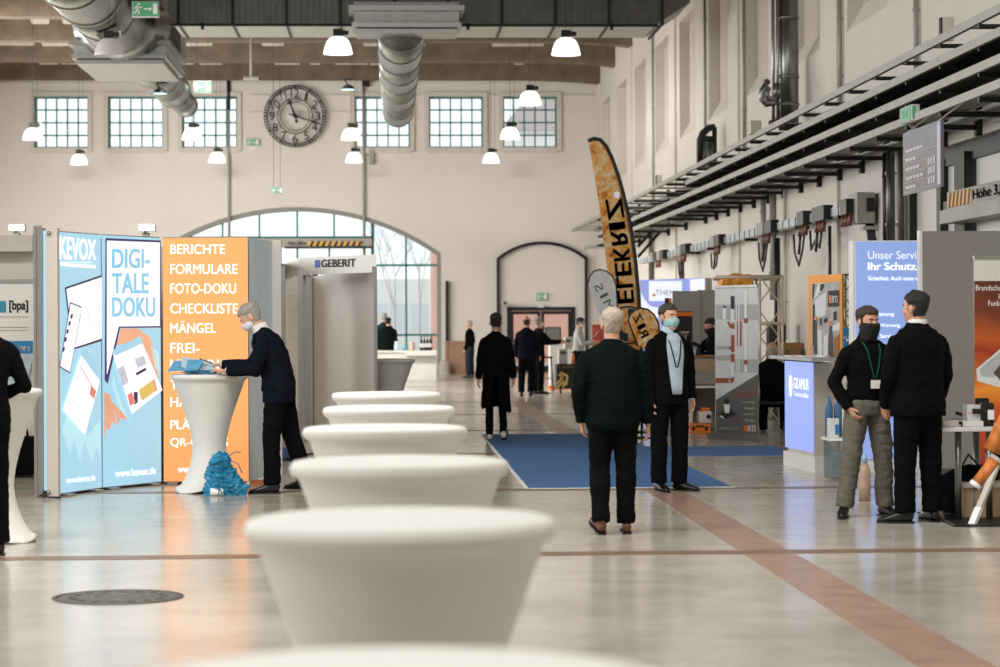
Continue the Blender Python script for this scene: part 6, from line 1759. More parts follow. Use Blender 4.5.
# orange framed picture banner
A, B = P(808.5, 330, 16.85), P(842, 330, 16.45)
d = (B - A); d.z = 0; d.normalize(); n = V(-d.y, d.x, 0)
if n.y < 0: n = -n
A = V(A.x, A.y, 0); B = V(B.x, B.y, 0)
ztb = 2.13
t = thing('framed_banner', (A.x, A.y, 0), 'orange framed picture banner with a black label behind the blue counter', 'banner')
MB().prism([A, B, B + n * .03, A + n * .03], (0, 0, ztb)).build('frame', mat('banner_orange', (242, 158, 40), .5), t)
pl = Pl(A, -n)
m = MB(); ppx(m, pl, [(811.5, 284), (840, 281.5), (840, 420), (811.5, 420)], .003); m.build('picture', mat('picture_grey', (168, 164, 158), .5, var=.25, scale=9), t)
m = MB(); ppx(m, pl, [(815, 300), (826, 292), (826, 315), (816, 318)], .005); ppx(m, pl, [(818, 284), (824, 283), (818, 296), (813, 300)], .005); ppx(m, pl, [(833, 326), (840, 322), (840, 330), (832, 331)], .005); ppx(m, pl, [(824, 336), (828, 334), (828, 420), (822, 420)], .005); ppx(m, pl, [(817.5, 330), (822, 330), (823, 420), (816, 420)], .005); m.build('pale_shapes', M_prlight, t)
m = MB(); ppx(m, pl, [(828, 291), (839.5, 290), (839.5, 306.5), (828, 307)], .006)
for pts in ([(813, 305), (815, 304), (815, 345), (813, 346)], [(813, 284), (815, 284), (814, 299), (812.5, 299)], [(833.5, 312), (837, 311), (837, 320), (833.5, 321)], [(824, 319), (828, 317), (828, 322), (824, 323)], [(820, 318), (822, 318), (822, 325), (820, 325)], [(820.5, 284), (825, 284), (823, 290), (820, 291)]): ppx(m, pl, pts, .005)
m.build('dark_shapes', M_blacktxt, t)
m = MB()
for (cx, top, w) in ((816, 320, 3.2), (831, 326, 4.5)):
    ppx(m, pl, [(cx - w * .3, top), (cx + w * .3, top), (cx + w * .5, top + 16), (cx + w * .6, top + 34), (cx - w * .6, top + 34), (cx - w * .5, top + 16)], .007)
m.build('printed_figures', mat('print_figure', (62, 52, 46), .5, var=.2), t)
m = MB()
for cx, y in ((816, 316), (831, 321)): ppx(m, pl, [(cx - 1.8, y + 4), (cx - 1.2, y), (cx + 1.2, y), (cx + 1.8, y + 4)], .008)
ppx(m, pl, [(829.5, 295.5), (831.5, 295.5), (831.5, 303), (829.5, 303)], .008); m.build('orange_helmets', M_orange, t)
m = MB(); px_text(m, pl, 'BTI', 832.3, 296, 837.8, 302.5, .03, .008); m.build('lettering', M_whitep, t)
ppx2 = MB(); ppx(ppx2, pl, [(834, 338), (840, 334), (840, 420), (834, 420)], .0045); ppx2.build('brick_print', M_card, t)
# dark lattice behind it
t = thing('lattice_tower', (P(849, 400, 17.4).x, 17.4, 0), 'dark narrow lattice tower between the orange banner and the blue display', 'truss')
m = MB(); x = P(849, 300, 17.6).x; truss(m, (x, 17.6, 0), (x, 17.6, P(849, 276, 17.6).z), .17, n=9, r=.008); m.build('tower', M_gfr2, t)
MB().box((x - .11, 17.49, P(849, 276, 17.6).z), (x + .11, 17.71, P(849, 274, 17.6).z)).build('cap', M_gfr2, t)

# blue lit counter
A = G(786, 467); A = V(P(785, 440, 15.2).x, 15.2, 0); B = V(P(813, 440, 14.45).x, 14.45, 0)
d = (B - A).normalized(); n = V(-d.y, d.x, 0)
if n.x < 0: n = -n
n = V(.86, .5, 0) if n.x < .1 else n
t = thing('exhibition_counter', (A.x, A.y, 0), 'counter with a glowing lilac blue front and white logo lettering', 'counter')
n = V(-d.y, d.x, 0); n = n if n.y > 0 else -n
ex = V(P(837, 400, 14.6).x - B.x, .12, 0)
MB().prism([A + d * .04 + n * .02, B + n * .01, B + ex, A + ex + n * .1], (0, 0, 1.13)).build('body', M_booth, t)
MB().prism([A + V(0, 0, .20), B + V(0, 0, .20), B + n * .012 + V(0, 0, .2), A + n * .012 + V(0, 0, .2)], (0, 0, .94)).build('lit_front', mat('counter_lilac_blue', (150, 168, 236), .45, var=.03, emit=.8), t)
MB().prism([A - n * .02, B - n * .0 + d * .05, B + ex + d * .05, A + ex], (0, 0, .16)).build('plinth', M_white, t)
pl = Pl(A, -n)
m = MB(); px_text(m, pl, 'GILAMUR', 794, 377.5, 809, 388, .02, .004, y0r=379, y1r=390.5); px_text(m, pl, 'Technische Bilder', 794, 391, 809, 395.5, .01, .004, y0r=393.5, y1r=398.5); m.build('lettering', M_kwhite, t)
m = MB(); c_ = [(789.5, 376), (791, 374.5), (792.3, 378), (792.8, 386), (792.3, 394), (791, 397.5), (789.6, 395), (789, 386)]; ppx(m, pl, c_, .004); m.build('logo_oval', M_kwhite, t)
m = MB(); xw = (B + ex).x
TA = V(P(772, 360, 15.4).x, 15.5, 1.16); TBx = P(839, 360, 14.2).x
m.prism([TA, V(P(813, 360, 14.1).x, 14.15, 1.16), V(TBx, 14.3, 1.16), V(TBx, 15.6, 1.16)], (0, 0, .035)); m.build('counter_top', M_prgrey, t)
random.seed(12)
for i, (px, Y, lab, col) in enumerate(((793, 14.95, 'white leaflet on the blue lit counter, leftmost', M_whitep), (800, 14.75, 'reddish leaflet on the blue lit counter', mat('rosy_paper', (206, 160, 150), .5)), (807, 14.6, 'pale leaflet on the blue lit counter beside the rosy one', M_prlight), (820, 14.6, 'white flyer stack on the blue lit counter, rightmost', M_whitep))):
    p = P(px, 358, Y); o = thing('leaflet', (p.x, Y, 1.195), lab, 'leaflet')
    M = Matrix.Translation((p.x, Y, 1.196)) @ Matrix.Rotation(random.uniform(-.6, .6), 4, 'Z'); MB().box((-.075, -.1, 0), (.075, .1, .012), M).build('paper', col, o)
    MB().box((-.05, -.08, .012), (.05, -.02, .0126), M).build('print', M_rail, o)
# side cabinet of that stand
Y = 14.5
ANCHOR = 14.5
a, b = P(826, 482, Y), P(846, 376, Y)
t = thing('side_cabinet', (a.x, Y, 0), 'white waist-high cabinet right of the blue lit counter', 'cabinet')
xs = (B + ex).x + .02
MB().rbox((xs, Y, 0), (P(852, 400, Y).x, Y + .5, b.z), .008).build('body', M_white, t)
MB().rbox((xs + .03, Y - .012, .08), (P(852, 400, Y).x - .03, Y, b.z - .06), .005).build('door', M_booth, t)
t = thing('card_holder', (P(826, 370, Y).x, Y + .1, b.z), 'small clear card holder with white and red cards on the white cabinet', 'holder')
p = P(826, 374, Y); zz_ = b.z + .002
MB().prism([(p.x - .05, Y + .08, zz_), (p.x + .06, Y + .08, zz_), (p.x + .06, Y + .2, zz_), (p.x - .05, Y + .2, zz_)], (0, 0, .02)).prism([(p.x - .05, Y + .1, zz_ + .02), (p.x + .05, Y + .1, zz_ + .02), (p.x + .06, Y + .15, zz_ + .13), (p.x - .04, Y + .15, zz_ + .15)], (0, .008, 0)).build('holder_body', M_prlight, t)
MB().box((p.x - .0, Y + .09, zz_ + .03), (p.x + .03, Y + .097, zz_ + .09)).build('red_card', M_prbrown, t)
Y = 13.55
ANCHOR = 13.55
a, b = P(829, 480, Y), P(847, 441, Y)
t = thing('storage_box', ((a.x + b.x) / 2, Y, 0), 'translucent white box on the floor left of the man in grey jeans', 'box')
MB().rbox((a.x + .02, Y, .02), (b.x, Y + .4, b.z - .0), .015).build('box_body', glassmat('frosted_plastic', (205, 212, 214), .25, .25), t)
MB().rbox((a.x, Y - .02, b.z), (b.x + .02, Y + .42, b.z + .025), .008).build('lid', M_whitep, t)
MB().rbox((a.x + .05, Y + .08, .04), (b.x - .04, Y + .3, .3), .02).build('contents', mat('blue_contents', (150, 176, 190), .5, var=.2, scale=9), t)
zb3 = b.z + .026
for (px, w, hh, lab, mt) in ((836.5, .05, .19, 'small white and blue packet on the translucent box', M_prlight),):
    p = P(px, 430, Y); o = thing('packet', (p.x, Y + .2, zb3), lab, 'packet'); MB().rbox((p.x - w, Y + .12, zb3), (p.x + w, Y + .25, zb3 + hh), .01).build('packet_body', mt, o); MB().box((p.x + .01, Y + .115, zb3 + .03), (p.x + .045, Y + .12, zb3 + .13)).build('blue_label', M_blue2, o)
p = P(837, 412, Y + .1); o = thing('water_pack', (p.x, Y + .3, zb3), 'pack of blue capped water bottles behind the small packet', 'bottles')
for i in range(2):
    x = p.x - .05 + i * .09; MB().lathe([(0, 0), (.04, 0), (.04, .30), (.018, .37), (.018, .40), (0, .40)], (x, Y + .33, zb3), 14).build('bottle', mat('blue_water_bottle', (70, 110, 150), .25, var=.1), o)
ANCHOR = None
p = G(863, 497); t = thing('tent_card', (p.x, 12.7, 0), 'white folded stand card on the floor behind the man in grey jeans', 'sign')
a, b = G(863, 496), G(878, 501)
MB().prism([V(a.x, a.y, 0), V(b.x + .02, b.y, 0), V(b.x + .0, b.y + .12, .30), V(b.x - .03, b.y + .14, .30)], (0, .01, 0)).build('front_card', M_whitep, t)
MB().prism([V(a.x + .02, a.y - .02, 0), V(b.x, b.y - .06, 0), V(b.x, b.y + .1, 0), V(a.x + .1, a.y + .1, 0)], (0, 0, .004)).build('base_card', M_rail, t)

# big blue display and grey partition
Yd = 14.6
x0, x1 = P(856, 300, Yd).x, P(945, 300, Yd).x
zt_ = P(870, 241.5, Yd).z
t = thing('light_box', (x0, Yd, 0), 'tall blue backlit display with white German lettering behind the two men', 'light box')
MB().box((x0 - .03, Yd, .04), (x1, Yd + .14, zt_ + .01)).build('frame', M_white, t)
M_dblue = mat('display_blue', (142, 168, 224), .45, var=.02, emit=.72)
MB().box((x0, Yd - .012, .12), (x1, Yd, zt_ - .005)).build('lit_fabric', M_dblue, t)
MB().box((x0 - .05, Yd - .25, 0), (x1, Yd + .3, .05)).build('base', M_white, t)
pl = Pl((0, Yd - .013, 0), (0, -1, 0))
m = MB(); px_text(m, pl, 'Unser Service.', 868, 251, 928, 259, .0, .003); px_text(m, pl, 'Ihr Schutz.', 868, 262.5, 917.5, 270, .03, .003); px_text(m, pl, 'Sicherheit: Auch wenn es brennt', 868, 276, 935, 280.5, .012, .003)
px_text(m, pl, 'Planung', 875, 312, 894, 317, .01, .003); px_text(m, pl, 'Wartung', 880, 323.5, 900, 328, .01, .003); px_text(m, pl, 'Service', 880, 334, 896, 338, .01, .003)
m.build('lettering', M_kwhite, t)
Yg = 14.15
x0, x1 = P(919.5, 300, Yg).x, P(1012, 300, Yg).x; zt_ = P(950, 231, Yg).z
t = thing('partition', (x0, Yg, 0), 'large plain grey stand wall behind the man in the black suit', 'partition')
MB().box((x0 + .02, Yg, .06), (x1, Yg + .09, zt_)).build('panel', mat('mid_grey_panel', (136, 131, 126), .6, var=.015), t)
MB().box((x0, Yg - .01, 0), (x0 + .03, Yg + .1, zt_ + .005)).build('edge_profile', M_white, t)
MB().box((x0 + .02, Yg - .02, 0), (x1, Yg + .1, .06)).build('base_rail', M_steeld, t)
# blue info roll-up seen left of the hooded man
Y = 15.9; a, b = P(843.5, 341.5, Y), P(855, 328, Y)
t = thing('info_board', (a.x, Y, 0), 'small blue info board left of the hooded man\'s head', 'sign')
MB().box((a.x, Y, 0), (b.x, Y + .03, b.z)).build('board', M_blue2, t)
MB().box((a.x + .01, Y - .004, b.z - .12), (b.x - .02, Y, b.z - .1)).box((a.x + .03, Y - .004, a.z + .0), (b.x - .03, Y, a.z + .06)).build('white_print', M_prlight, t)
# rust orange roll-up banner
Yb = 12.9
t, pl = banner('rust and orange roll-up banner with white header at the right edge', 974, 1030, 257, Yb)
ROLLC = mat('rust_gradient_print', (148, 62, 26), .5, var=.02)
def rust():
    m = ROLLC; N = m.node_tree.nodes; L = m.node_tree.links; b = N['Principled BSDF']
    tc = N.new('ShaderNodeTexCoord'); sp = N.new('ShaderNodeSeparateXYZ'); L.new(tc.outputs['Object'], sp.inputs[0])
    nz_ = N.new('ShaderNodeTexNoise'); nz_.inputs['Scale'].default_value = 2.2; L.new(tc.outputs['Object'], nz_.inputs['Vector'])
    ad = N.new('ShaderNodeMath'); ad.operation = 'MULTIPLY_ADD'; ad.inputs[1].default_value = .5; L.new(nz_.outputs['Fac'], ad.inputs[0]); L.new(sp.outputs['Z'], ad.inputs[2])
    mr = N.new('ShaderNodeMapRange'); mr.inputs['From Min'].default_value = .0; mr.inputs['From Max'].default_value = 2.4; L.new(ad.outputs[0], mr.inputs['Value'])
    cr = N.new('ShaderNodeValToRGB'); e = cr.color_ramp.elements; e[0].position = .2; e[0].color = srgb((150, 44, 18)) + (1,); e[1].position = .95; e[1].color = srgb((64, 30, 20)) + (1,)
    for p_, c_ in ((.40, (200, 84, 20)), (.50, (236, 148, 40)), (.56, (196, 96, 28)), (.62, (150, 40, 16)), (.68, (190, 88, 24)), (.80, (120, 52, 24))): q_ = e.new(p_); q_.color = srgb(c_) + (1,)
    L.new(mr.outputs[0], cr.inputs[0]); L.new(cr.outputs[0], b.inputs['Base Color'])
rust()
m = MB(); ppx(m, pl, [(974, 281), (1030, 281), (1030, 530), (974, 530)], .003); m.build('picture', ROLLC, t)
m = MB(); px_text(m, pl, 'Brandschutz-', 975.5, 285, 1008, 290.5, .0, .005); px_text(m, pl, 'Funktionserhalt', 988, 300.5, 1026, 306, .0, .005); px_text(m, pl, 'perfekt', 998.5, 292.5, 1012, 299, .0, .005); m.build('lettering', M_whitep, t)
m = MB(); ppx(m, pl, [(976, 369), (1006, 344), (1030, 350), (1030, 396), (977, 381)], .005); m.build('printed_housing', M_prlight, t)
m = MB(); ppx(m, pl, [(979, 369.5), (1003, 349), (1006, 362), (994, 377), (981, 376)], .007); m.build('printed_inside', M_prgrey, t)
m = MB(); ppx(m, pl, [(993, 373), (1002, 362), (1012, 372), (1012, 382), (1000, 380)], .009); m.build('printed_cables', mat('print_dark_brown', (90, 66, 52), .5), t)
# display table with devices
ANCHOR = 10.8
Yt_ = 10.95; ztab = .735
x0, x1 = P(940, 430, 10.8).x, P(1035, 430, 10.8).x
t = thing('display_table', ((x0 + x1) / 2, 11.1, 0), 'pale table on round steel legs loaded with devices at the right edge', 'table')
MB().rbox((x0, 10.75, ztab - .035), (x1, 11.5, ztab), .008).build('table_top', M_prlight, t)
for px, Y in ((957, 10.86), (965, 11.35), (988, 10.86), (1028, 10.86)):
    p = P(px, 480, Y); MB().tube([(p.x, Y, 0.0), (p.x, Y, ztab - .034)], .027, 14).build('leg', M_steel, t)
def onto(name, label, cat, px0, px1, y0, y1, Y, depth, body, m_, r=.008):
    a, b = P(px0, y1, Y), P(px1, y0, Y); o = thing(name, ((a.x + b.x) / 2, Y, ztab), label, cat)
    MB().rbox((a.x, Y, ztab + .001), (b.x, Y + depth, ztab + .001 + (b.z - a.z)), r).build(body, m_, o); return o, a, b
o, a, b = onto('switch_device', 'pale flat device at the front of the display table', 'device', 943, 963, 426, 432.5, 10.78, .2, 'housing', M_booth)
MB().box((b.x - .03, 10.775, ztab + .02), (b.x - .01, 10.78, ztab + .045)).build('button', M_blackp, o)
o, a, b = onto('blue_case', 'flat navy blue case on the display table', 'case', 942, 957, 420.5, 426, 11.12, .2, 'body', mat('navy_case', (30, 44, 110), .4))
a_ = P(942, 424, 11.12)
MB().box((a.x + .02, 11.115, ztab + .015), (b.x - .02, 11.12, ztab + .03)).build('edge', M_blackp, o)
o, a, b = onto('handset', 'black handset with raised arm on the display table', 'device', 958, 967, 421, 427, 11.0, .12, 'base', M_blackp)
MB().tube([(b.x - .0, 11.05, ztab + .06), (b.x - .05, 11.05, ztab + .085), (a.x - .04, 11.05, ztab + .10)], .014, 8).build('arm', M_blackp, o)
o, a, b = onto('fire_alarm_unit', 'white device box with a red line on the display table', 'device', 966, 980, 410.5, 432, 10.85, .16, 'housing', M_prlight, .012)
MB().box((a.x + .01, 10.845, b.z - .02), (b.x - .02, 10.85, b.z - .012)).build('red_line', M_kpink, o)
MB().rbox((a.x + .04, 10.83, ztab + .1), (b.x - .0, 10.85, ztab + .14), .004).build('dark_slot', M_blackp, o)
o, a, b = onto('test_device', 'black angled device with a white label on the display table', 'device', 981, 994, 408, 432, 10.82, .12, 'base', M_blackp, .02)
MB().rbox((a.x - .02, 10.93, ztab + .1), (a.x + .09, 10.96, ztab + .22), .01).build('screen', M_blackp, o)
MB().box((a.x + .05, 10.812, ztab + .055), (b.x - .005, 10.819, ztab + .13)).build('white_label', M_whitep, o)
o, a, b = onto('pale_unit', 'long pale unit with dark end cap on the display table', 'device', 963, 984, 427.5, 433.5, 10.78, .06, 'housing', M_white)
MB().box((a.x - .012, 10.775, ztab + .002), (a.x, 10.84, ztab + .04)).build('end_cap', M_blackp, o)
# orange pipe samples fixed in an orange heap to the right
t = thing('sample_tube', (P(985, 470, 10.7).x, 10.7, .4), 'orange and white capped sample tube leaning under the table edge', 'sample tube')
a, b = P(978, 488, 10.62), P(1001, 458, 10.62)
M_otube = mat('orange_print_tube', (214, 128, 58), .5, var=.3, scale=14)
MB().tube([a, a.lerp(b, .12)], .052, 14).tube([b.lerp(a, .1), b], .052, 14).build('cap', M_whitep, t)
MB().tube([a.lerp(b, .1), b.lerp(a, .08)], .046, 14).build('tube', M_otube, t)
MB().tube([V(a.x + .01, a.y + .03, .0), V(a.x + .01, a.y + .03, a.z)], .008, 6).build('support_rod', M_steeld, t)
t = thing('sample_tube', (P(1000, 440, 10.7).x, 10.7, .7), 'orange patterned tube standing at the picture\'s right edge', 'sample tube')
a, b = P(996, 452, 10.60), P(1020, 404, 10.60)
MB().tube([a, b], .07, 14).build('tube', M_otube, t)
MB().tube([V(b.x + .0, b.y + .03, .0), V(b.x + .0, b.y + .03, b.z)], .012, 6).build('support_rod', M_steeld, t)
t = thing('floor_mat', (P(960, 528, 10.6).x, 10.6, 0), 'black mat under the display table', 'mat')
a = G(936, 519); b = G(962, 535)
MB().prism([V(a.x - .02, 11.6, 0), V(a.x, a.y, 0), V(b.x + .1, 10.28, 0), V(x1, 10.28, 0), V(x1, 11.6, 0)], (0, 0, .012)).build('mat_sheet', M_black, t)
MB().prism([V(a.x, a.y, .012), V(b.x + .1, 10.28, .012), V(b.x + .12, 10.31, .012), V(a.x + .03, a.y + .02, .012)], (0, 0, .003)).build('edge_strip', M_gfr2, t)
a, b = P(971, 526, 10.75), P(1003, 486, 10.75)
t = thing('storage_crate', ((a.x + b.x) / 2, 10.75, 0), 'cream coloured box standing on the black mat under the table', 'box')
MB().rbox((a.x, 10.95, .013), (b.x + .2, 11.35, b.z), .012).build('body', M_tan, t)
MB().rbox((a.x - .01, 10.93, b.z - .03), (b.x + .21, 11.36, b.z + .01), .008).build('lid', M_booth, t)
t = thing('sample_bar', (P(985, 510, 10.5).x, 10.5, 0), 'long white bar leaning against the cream box', 'bar')
a, b = P(978, 534, 10.42), P(1001, 466, 10.62)
MB().beam(a, a.lerp(b, .35), .06, .03).build('white_end', M_whitep, t); MB().beam(a.lerp(b, .35), b, .05, .025).build('bar_body', M_booth, t)
t = thing('black_bag', (P(950, 470, 11.2).x, 11.2, .1), 'slumped black bag hanging behind the front table leg', 'bag')
bmx = MB(); c = P(955, 476, 11.28); bmx.ball((c.x + .06, 11.28, c.z - .02), (.24, .12, .14)); bmx.ball((c.x - .12, 11.28, c.z - .06), (.14, .1, .12)); bmx.tube([(c.x + .2, 11.28, c.z), (c.x + .3, 11.28, c.z + .16), (c.x + .2, 11.28, c.z + .26)], .06, 10); bmx.tube([(c.x, 11.28, .03), (c.x, 11.28, c.z)], [.2, .2], 12)
me = remesh(bmx, .014, 2, disp=.02, dfreq=8); mo = mesh_child('bag_body', me, C_black, t); mo.location = -ROOTS[t.name]
MB().tube([(c.x - .1, 11.2, c.z), (c.x, 11.16, c.z + .2), (c.x + .15, 11.2, c.z + .05)], .012, 6).build('strap', M_blackp, t)
p = G(948, 525)
t = thing('white_bag', (p.x, 11.0, 0), 'crumpled white plastic bag beside the front table leg', 'bag')
bmx = MB(); bmx.tube([(p.x, 11.02, .02), (p.x, 11.02, .1), (p.x - .01, 11.02, .2)], [(.09, .08), (.08, .07), (.05, .03)], 14, side=(1, 0, 0)); bmx.tube([(p.x - .03, 11.02, .18), (p.x - .06, 11.02, .27)], [.03, .015], 8); bmx.tube([(p.x + .04, 11.02, .18), (p.x + .05, 11.02, .28)], [.03, .012], 8)
me = remesh(bmx, .009, 1, disp=.03, dfreq=14); mo = mesh_child('bag_film', me, mat('thin_white_film', (196, 186, 176), .4, var=.08, bump=.2), t); mo.location = -ROOTS[t.name]
MB().box((p.x - .06, 11.0, .004), (p.x + .1, 11.06, .02)).build('folded_bottom', M_booth, t)
ANCHOR = None
p = G(917, 520); t = thing('bottle', (p.x, 12.1, 0), 'small bottle with a pale blue cap seen between the suited man\'s legs', 'bottle')
MB().lathe([(0, 0), (.05, 0), (.055, .12), (.05, .26), (.03, .32), (.0, .33)], (p.x, 12.1, .001), 16).build('bottle_body', mat('beige_bottle', (176, 150, 130), .4, var=.15, scale=14), t)
MB().lathe([(.0, .33), (.026, .33), (.022, .40), (0, .41)], (p.x, 12.1, .0), 12).build('cap', mat('pale_blue_cap', (150, 180, 220), .4), t)

# ================================================================== FAR END OF THE HALL
ANCHOR = 39.0
Y = 39; a, b = P(362, 380, Y), P(436, 350.5, Y)
t = thing('bar_counter', ((a.x + b.x) / 2, Y, 0), 'long low white counter at the far end behind the booth', 'counter')
MB().box((a.x - .6, Y, 0), (b.x, Y + .8, b.z - .05)).build('front', M_boothw, t)
MB().rbox((a.x - .65, Y - .06, b.z - .05), (b.x + .03, Y + .85, b.z), .01).build('counter_top', M_white, t)
MB().box((P(405, 350, Y - .2).x, Y - .3, b.z - .14), (b.x, Y - .02, b.z - .04)).build('front_shelf', M_white, t)
ct = b.z
M_bot = mat('dark_bottle_glass', (36, 26, 22), .2)
a = P(421, 350, Y)
t = thing('bottle_crate', (a.x + .15, Y + .3, ct), 'dark bottle rack on the far white counter', 'crate')
x0, x1 = P(424.5, 345, Y).x, P(432.5, 345, Y).x
MB().box((x0, Y + .2, ct + .001), (x1, Y + .5, ct + .08)).box((x1 - .02, Y + .2, ct), (x1, Y + .5, ct + .4)).build('rack', mat('brown_rack', (104, 66, 40), .5), t)
b0_ = None
for i in range(4):
    x = P(421.5 + i * 3, 345, Y).x
    if b0_ is None:
        b0_ = thing('wine_bottle', (x, Y + .15, ct), 'dark bottle in the row on the far white counter', 'bottle', 'dark bottles on the far counter')
        MB().lathe([(0, 0), (.038, 0), (.038, .26), (.014, .34), (.014, .42), (0, .42)], (x, Y + .15, ct + .001), 12).build('bottle_glass', M_bot, b0_)
        MB().lathe([(.0395, .09), (.0395, .20)], (x, Y + .15, ct), 12).build('label', M_prlight, b0_)
    else: copy_thing(b0_, (x, Y + .15, ct))
for (px, hh, lab, mt) in ((397, .26, 'clear jug on the far white counter, nearer the two people', M_kgrey), (405, .2, 'teal jug on the far white counter', mat('teal_jug', (110, 170, 170), .3)), (412, .24, 'pinkish jug on the far white counter', mat('pink_jug', (214, 180, 170), .3))):
    x = P(px, 345, Y).x; o = thing('jug', (x, Y + .3, ct), lab, 'jug')
    MB().lathe([(0, 0), (.07, 0), (.09, .08), (.06, hh - .04), (.07, hh), (.062, hh), (.05, hh - .05), (0, .02)], (x, Y + .3, ct + .001), 14).build('jug_body', mt, o)
    MB().tube([(x + .07, Y + .3, ct + .05), (x + .13, Y + .3, ct + .1), (x + .06, Y + .3, ct + hh - .03)], .012, 6).build('handle', mt, o)
ANCHOR = 44.2
Y = 44.2; a, b = P(446, 373, Y), P(471.5, 341, Y)
t = thing('plywood_crate', ((a.x + b.x) / 2, Y, 0), 'brown plywood crate at the far wall behind the standing man', 'crate')
MB().box((a.x, Y, 0), (b.x, Y + .9, b.z)).build('body', M_wood, t)
MB().box((a.x - .02, Y - .03, 0), (a.x + .06, Y, b.z)).box((b.x - .06, Y - .03, 0), (b.x + .02, Y, b.z)).build('batten', M_wood, t)
x = P(444.5, 370, 43.9).x
t = thing('wrapped_cone', (x, 43.9, 0), 'pale rounded wrapped bale beside the plywood crate', 'bale')
MB().lathe([(.0, .46), (.08, .455), (.14, .41), (.18, .3), (.19, .0)], (x, 43.9, 0), 20).build('bale', mat('grey_stone_wrap', (170, 162, 148), .8, bump=.3), t)
MB().lathe([(.192, .15), (.194, .18)], (x, 43.9, 0), 20).build('strap', M_rail, t)
# far right stands near the doors
ANCHOR = 33.5
Y = 33.5; a, b = P(547, 387, Y), P(573, 345, Y)
t = thing('exhibition_counter', ((a.x + b.x) / 2, Y, 0), 'white counter with an orange foot in front of the double doors', 'counter')
MB().box((a.x + .08, Y, .08), (b.x + .3, Y + .6, b.z)).build('front', M_boothw, t); MB().box((a.x + .06, Y - .03, 0), (b.x + .2, Y + .6, .08)).build('foot', M_orange, t)
cz_ = b.z
a, b = P(545.5, 341, Y), P(561.5, 327, Y)
t = thing('monitor', ((a.x + b.x) / 2, Y + .2, cz_), 'small monitor on a stand on the white counter by the doors', 'monitor')
MB().rbox((a.x, Y + .15, a.z), (b.x, Y + .2, b.z), .01).build('bezel', M_blackp, t); MB().box((a.x + .03, Y + .142, a.z + .03), (b.x - .03, Y + .15, b.z - .03)).build('screen', mat('grey_screen', (150, 150, 140), .3, emit=.1), t)
MB().tube([((a.x + b.x) / 2, Y + .2, cz_), ((a.x + b.x) / 2, Y + .2, a.z + .1)], .02, 8).box(((a.x + b.x) / 2 - .1, Y + .1, cz_), ((a.x + b.x) / 2 + .1, Y + .3, cz_ + .015)).build('stand', M_blackp, t)
ANCHOR = 31.5
Y = 31.5; a, b = P(556.5, 391, Y), P(598, 364, Y)
t = thing('trolley', ((a.x + b.x) / 2, Y, 0), 'black trolley with yellow arrows beside the man in the light shirt', 'trolley')
MB().rbox((a.x, Y, .1), (b.x, Y + .6, b.z), .02).build('body', M_blackp, t)
pl = Pl((0, Y, 0), (0, -1, 0)); M_yel = mat('arrow_yellow', (232, 200, 110), .5)
m = MB()
def pxb(x0, y0, x1, y1, w=.05): m.beam(pl.hit(x0, y0, .006), pl.hit(x1, y1, .006), w, .004, up=(0, 1, 0))
pxb(556.5, 384, 563, 377); pxb(558.5, 374.5, 563.5, 377.5); pxb(557, 388, 564, 380.5); pxb(564, 380.5, 563.2, 387.5); pxb(560.5, 372.5, 567.5, 376); pxb(567.5, 376, 565.8, 385.5)
m.build('arrow_print', M_yel, t)
m = MB(); px_text(m, pl, 'Baustelle Digitalisierung', 558, 366.3, 580, 368.2, .02, .006); m.build('lettering', M_yel, t)
for x in (a.x + .1, b.x - .1): MB().tube([(x - .02, Y + .1, .05), (x + .02, Y + .1, .05)], .05, 12).build('castor', M_blackp, t)
zt_ = b.z
for (x0_, x1_, y0_, y1_, lab, mt, nm) in ((559, 568, 349, 364, 'pale printer-like machine on the black trolley', M_boothw, 'machine'), (565, 573, 337, 349, 'upper pale machine stacked on the trolley machine', M_white, 'machine')):
    a, b = P(x0_, y1_, Y), P(x1_, y0_, Y); o = thing(nm, ((a.x + b.x) / 2, Y + .2, zt_), lab, 'machine')
    zz0 = zt_ + .002 if y1_ > 360 else a.z - .0
    MB().rbox((a.x, Y + .1, zz0), (b.x, Y + .4, b.z), .02).build('housing', mt, o); MB().box((a.x + .04, Y + .09, b.z - .12), (b.x - .04, Y + .1, b.z - .05)).build('panel', M_steeld, o)
p = P(573.5, 360, Y); o = thing('spray_bottle', (p.x, Y + .1, zt_), 'orange spray bottle on the black trolley', 'bottle')
MB().lathe([(0, 0), (.035, 0), (.035, .16), (.012, .21), (.012, .26), (0, .26)], (p.x, Y + .1, zt_ + .001), 12).build('bottle_body', M_orange, o); MB().box((p.x - .04, Y + .09, zt_ + .25), (p.x + .02, Y + .11, zt_ + .28)).build('trigger', M_blackp, o)
ANCHOR = None
Y = 32.9; t = thing('bar_stool', (P(546.5, 380, Y).x, Y, 0), 'slim dark bar stool in front of the double doors', 'stool')
x = P(546.5, 380, Y).x
MB().lathe([(0, .80), (.15, .80), (.155, .78), (.14, .76), (0, .76)], (x, Y, .0), 20).build('seat', M_gfr, t)
for sx, sy in ((-1, -1), (1, -1), (1, 1), (-1, 1)): MB().tube([(x + sx * .11, Y + sy * .11, .77), (x + sx * .16, Y + sy * .16, .0)], .012, 6).build('leg', M_steeld, t)
MB().tube([(x - .14, Y - .14, .28), (x + .14, Y - .14, .28), (x + .14, Y + .14, .28), (x - .14, Y + .14, .28), (x - .14, Y - .14, .28)], .01, 6).build('footrest', M_steeld, t)
Y = 34; a, b = P(592.5, 372, Y), P(600, 324.5, Y)
t = thing('red_board', (a.x, Y, 0), 'rust red board behind the man in the light shirt', 'board')
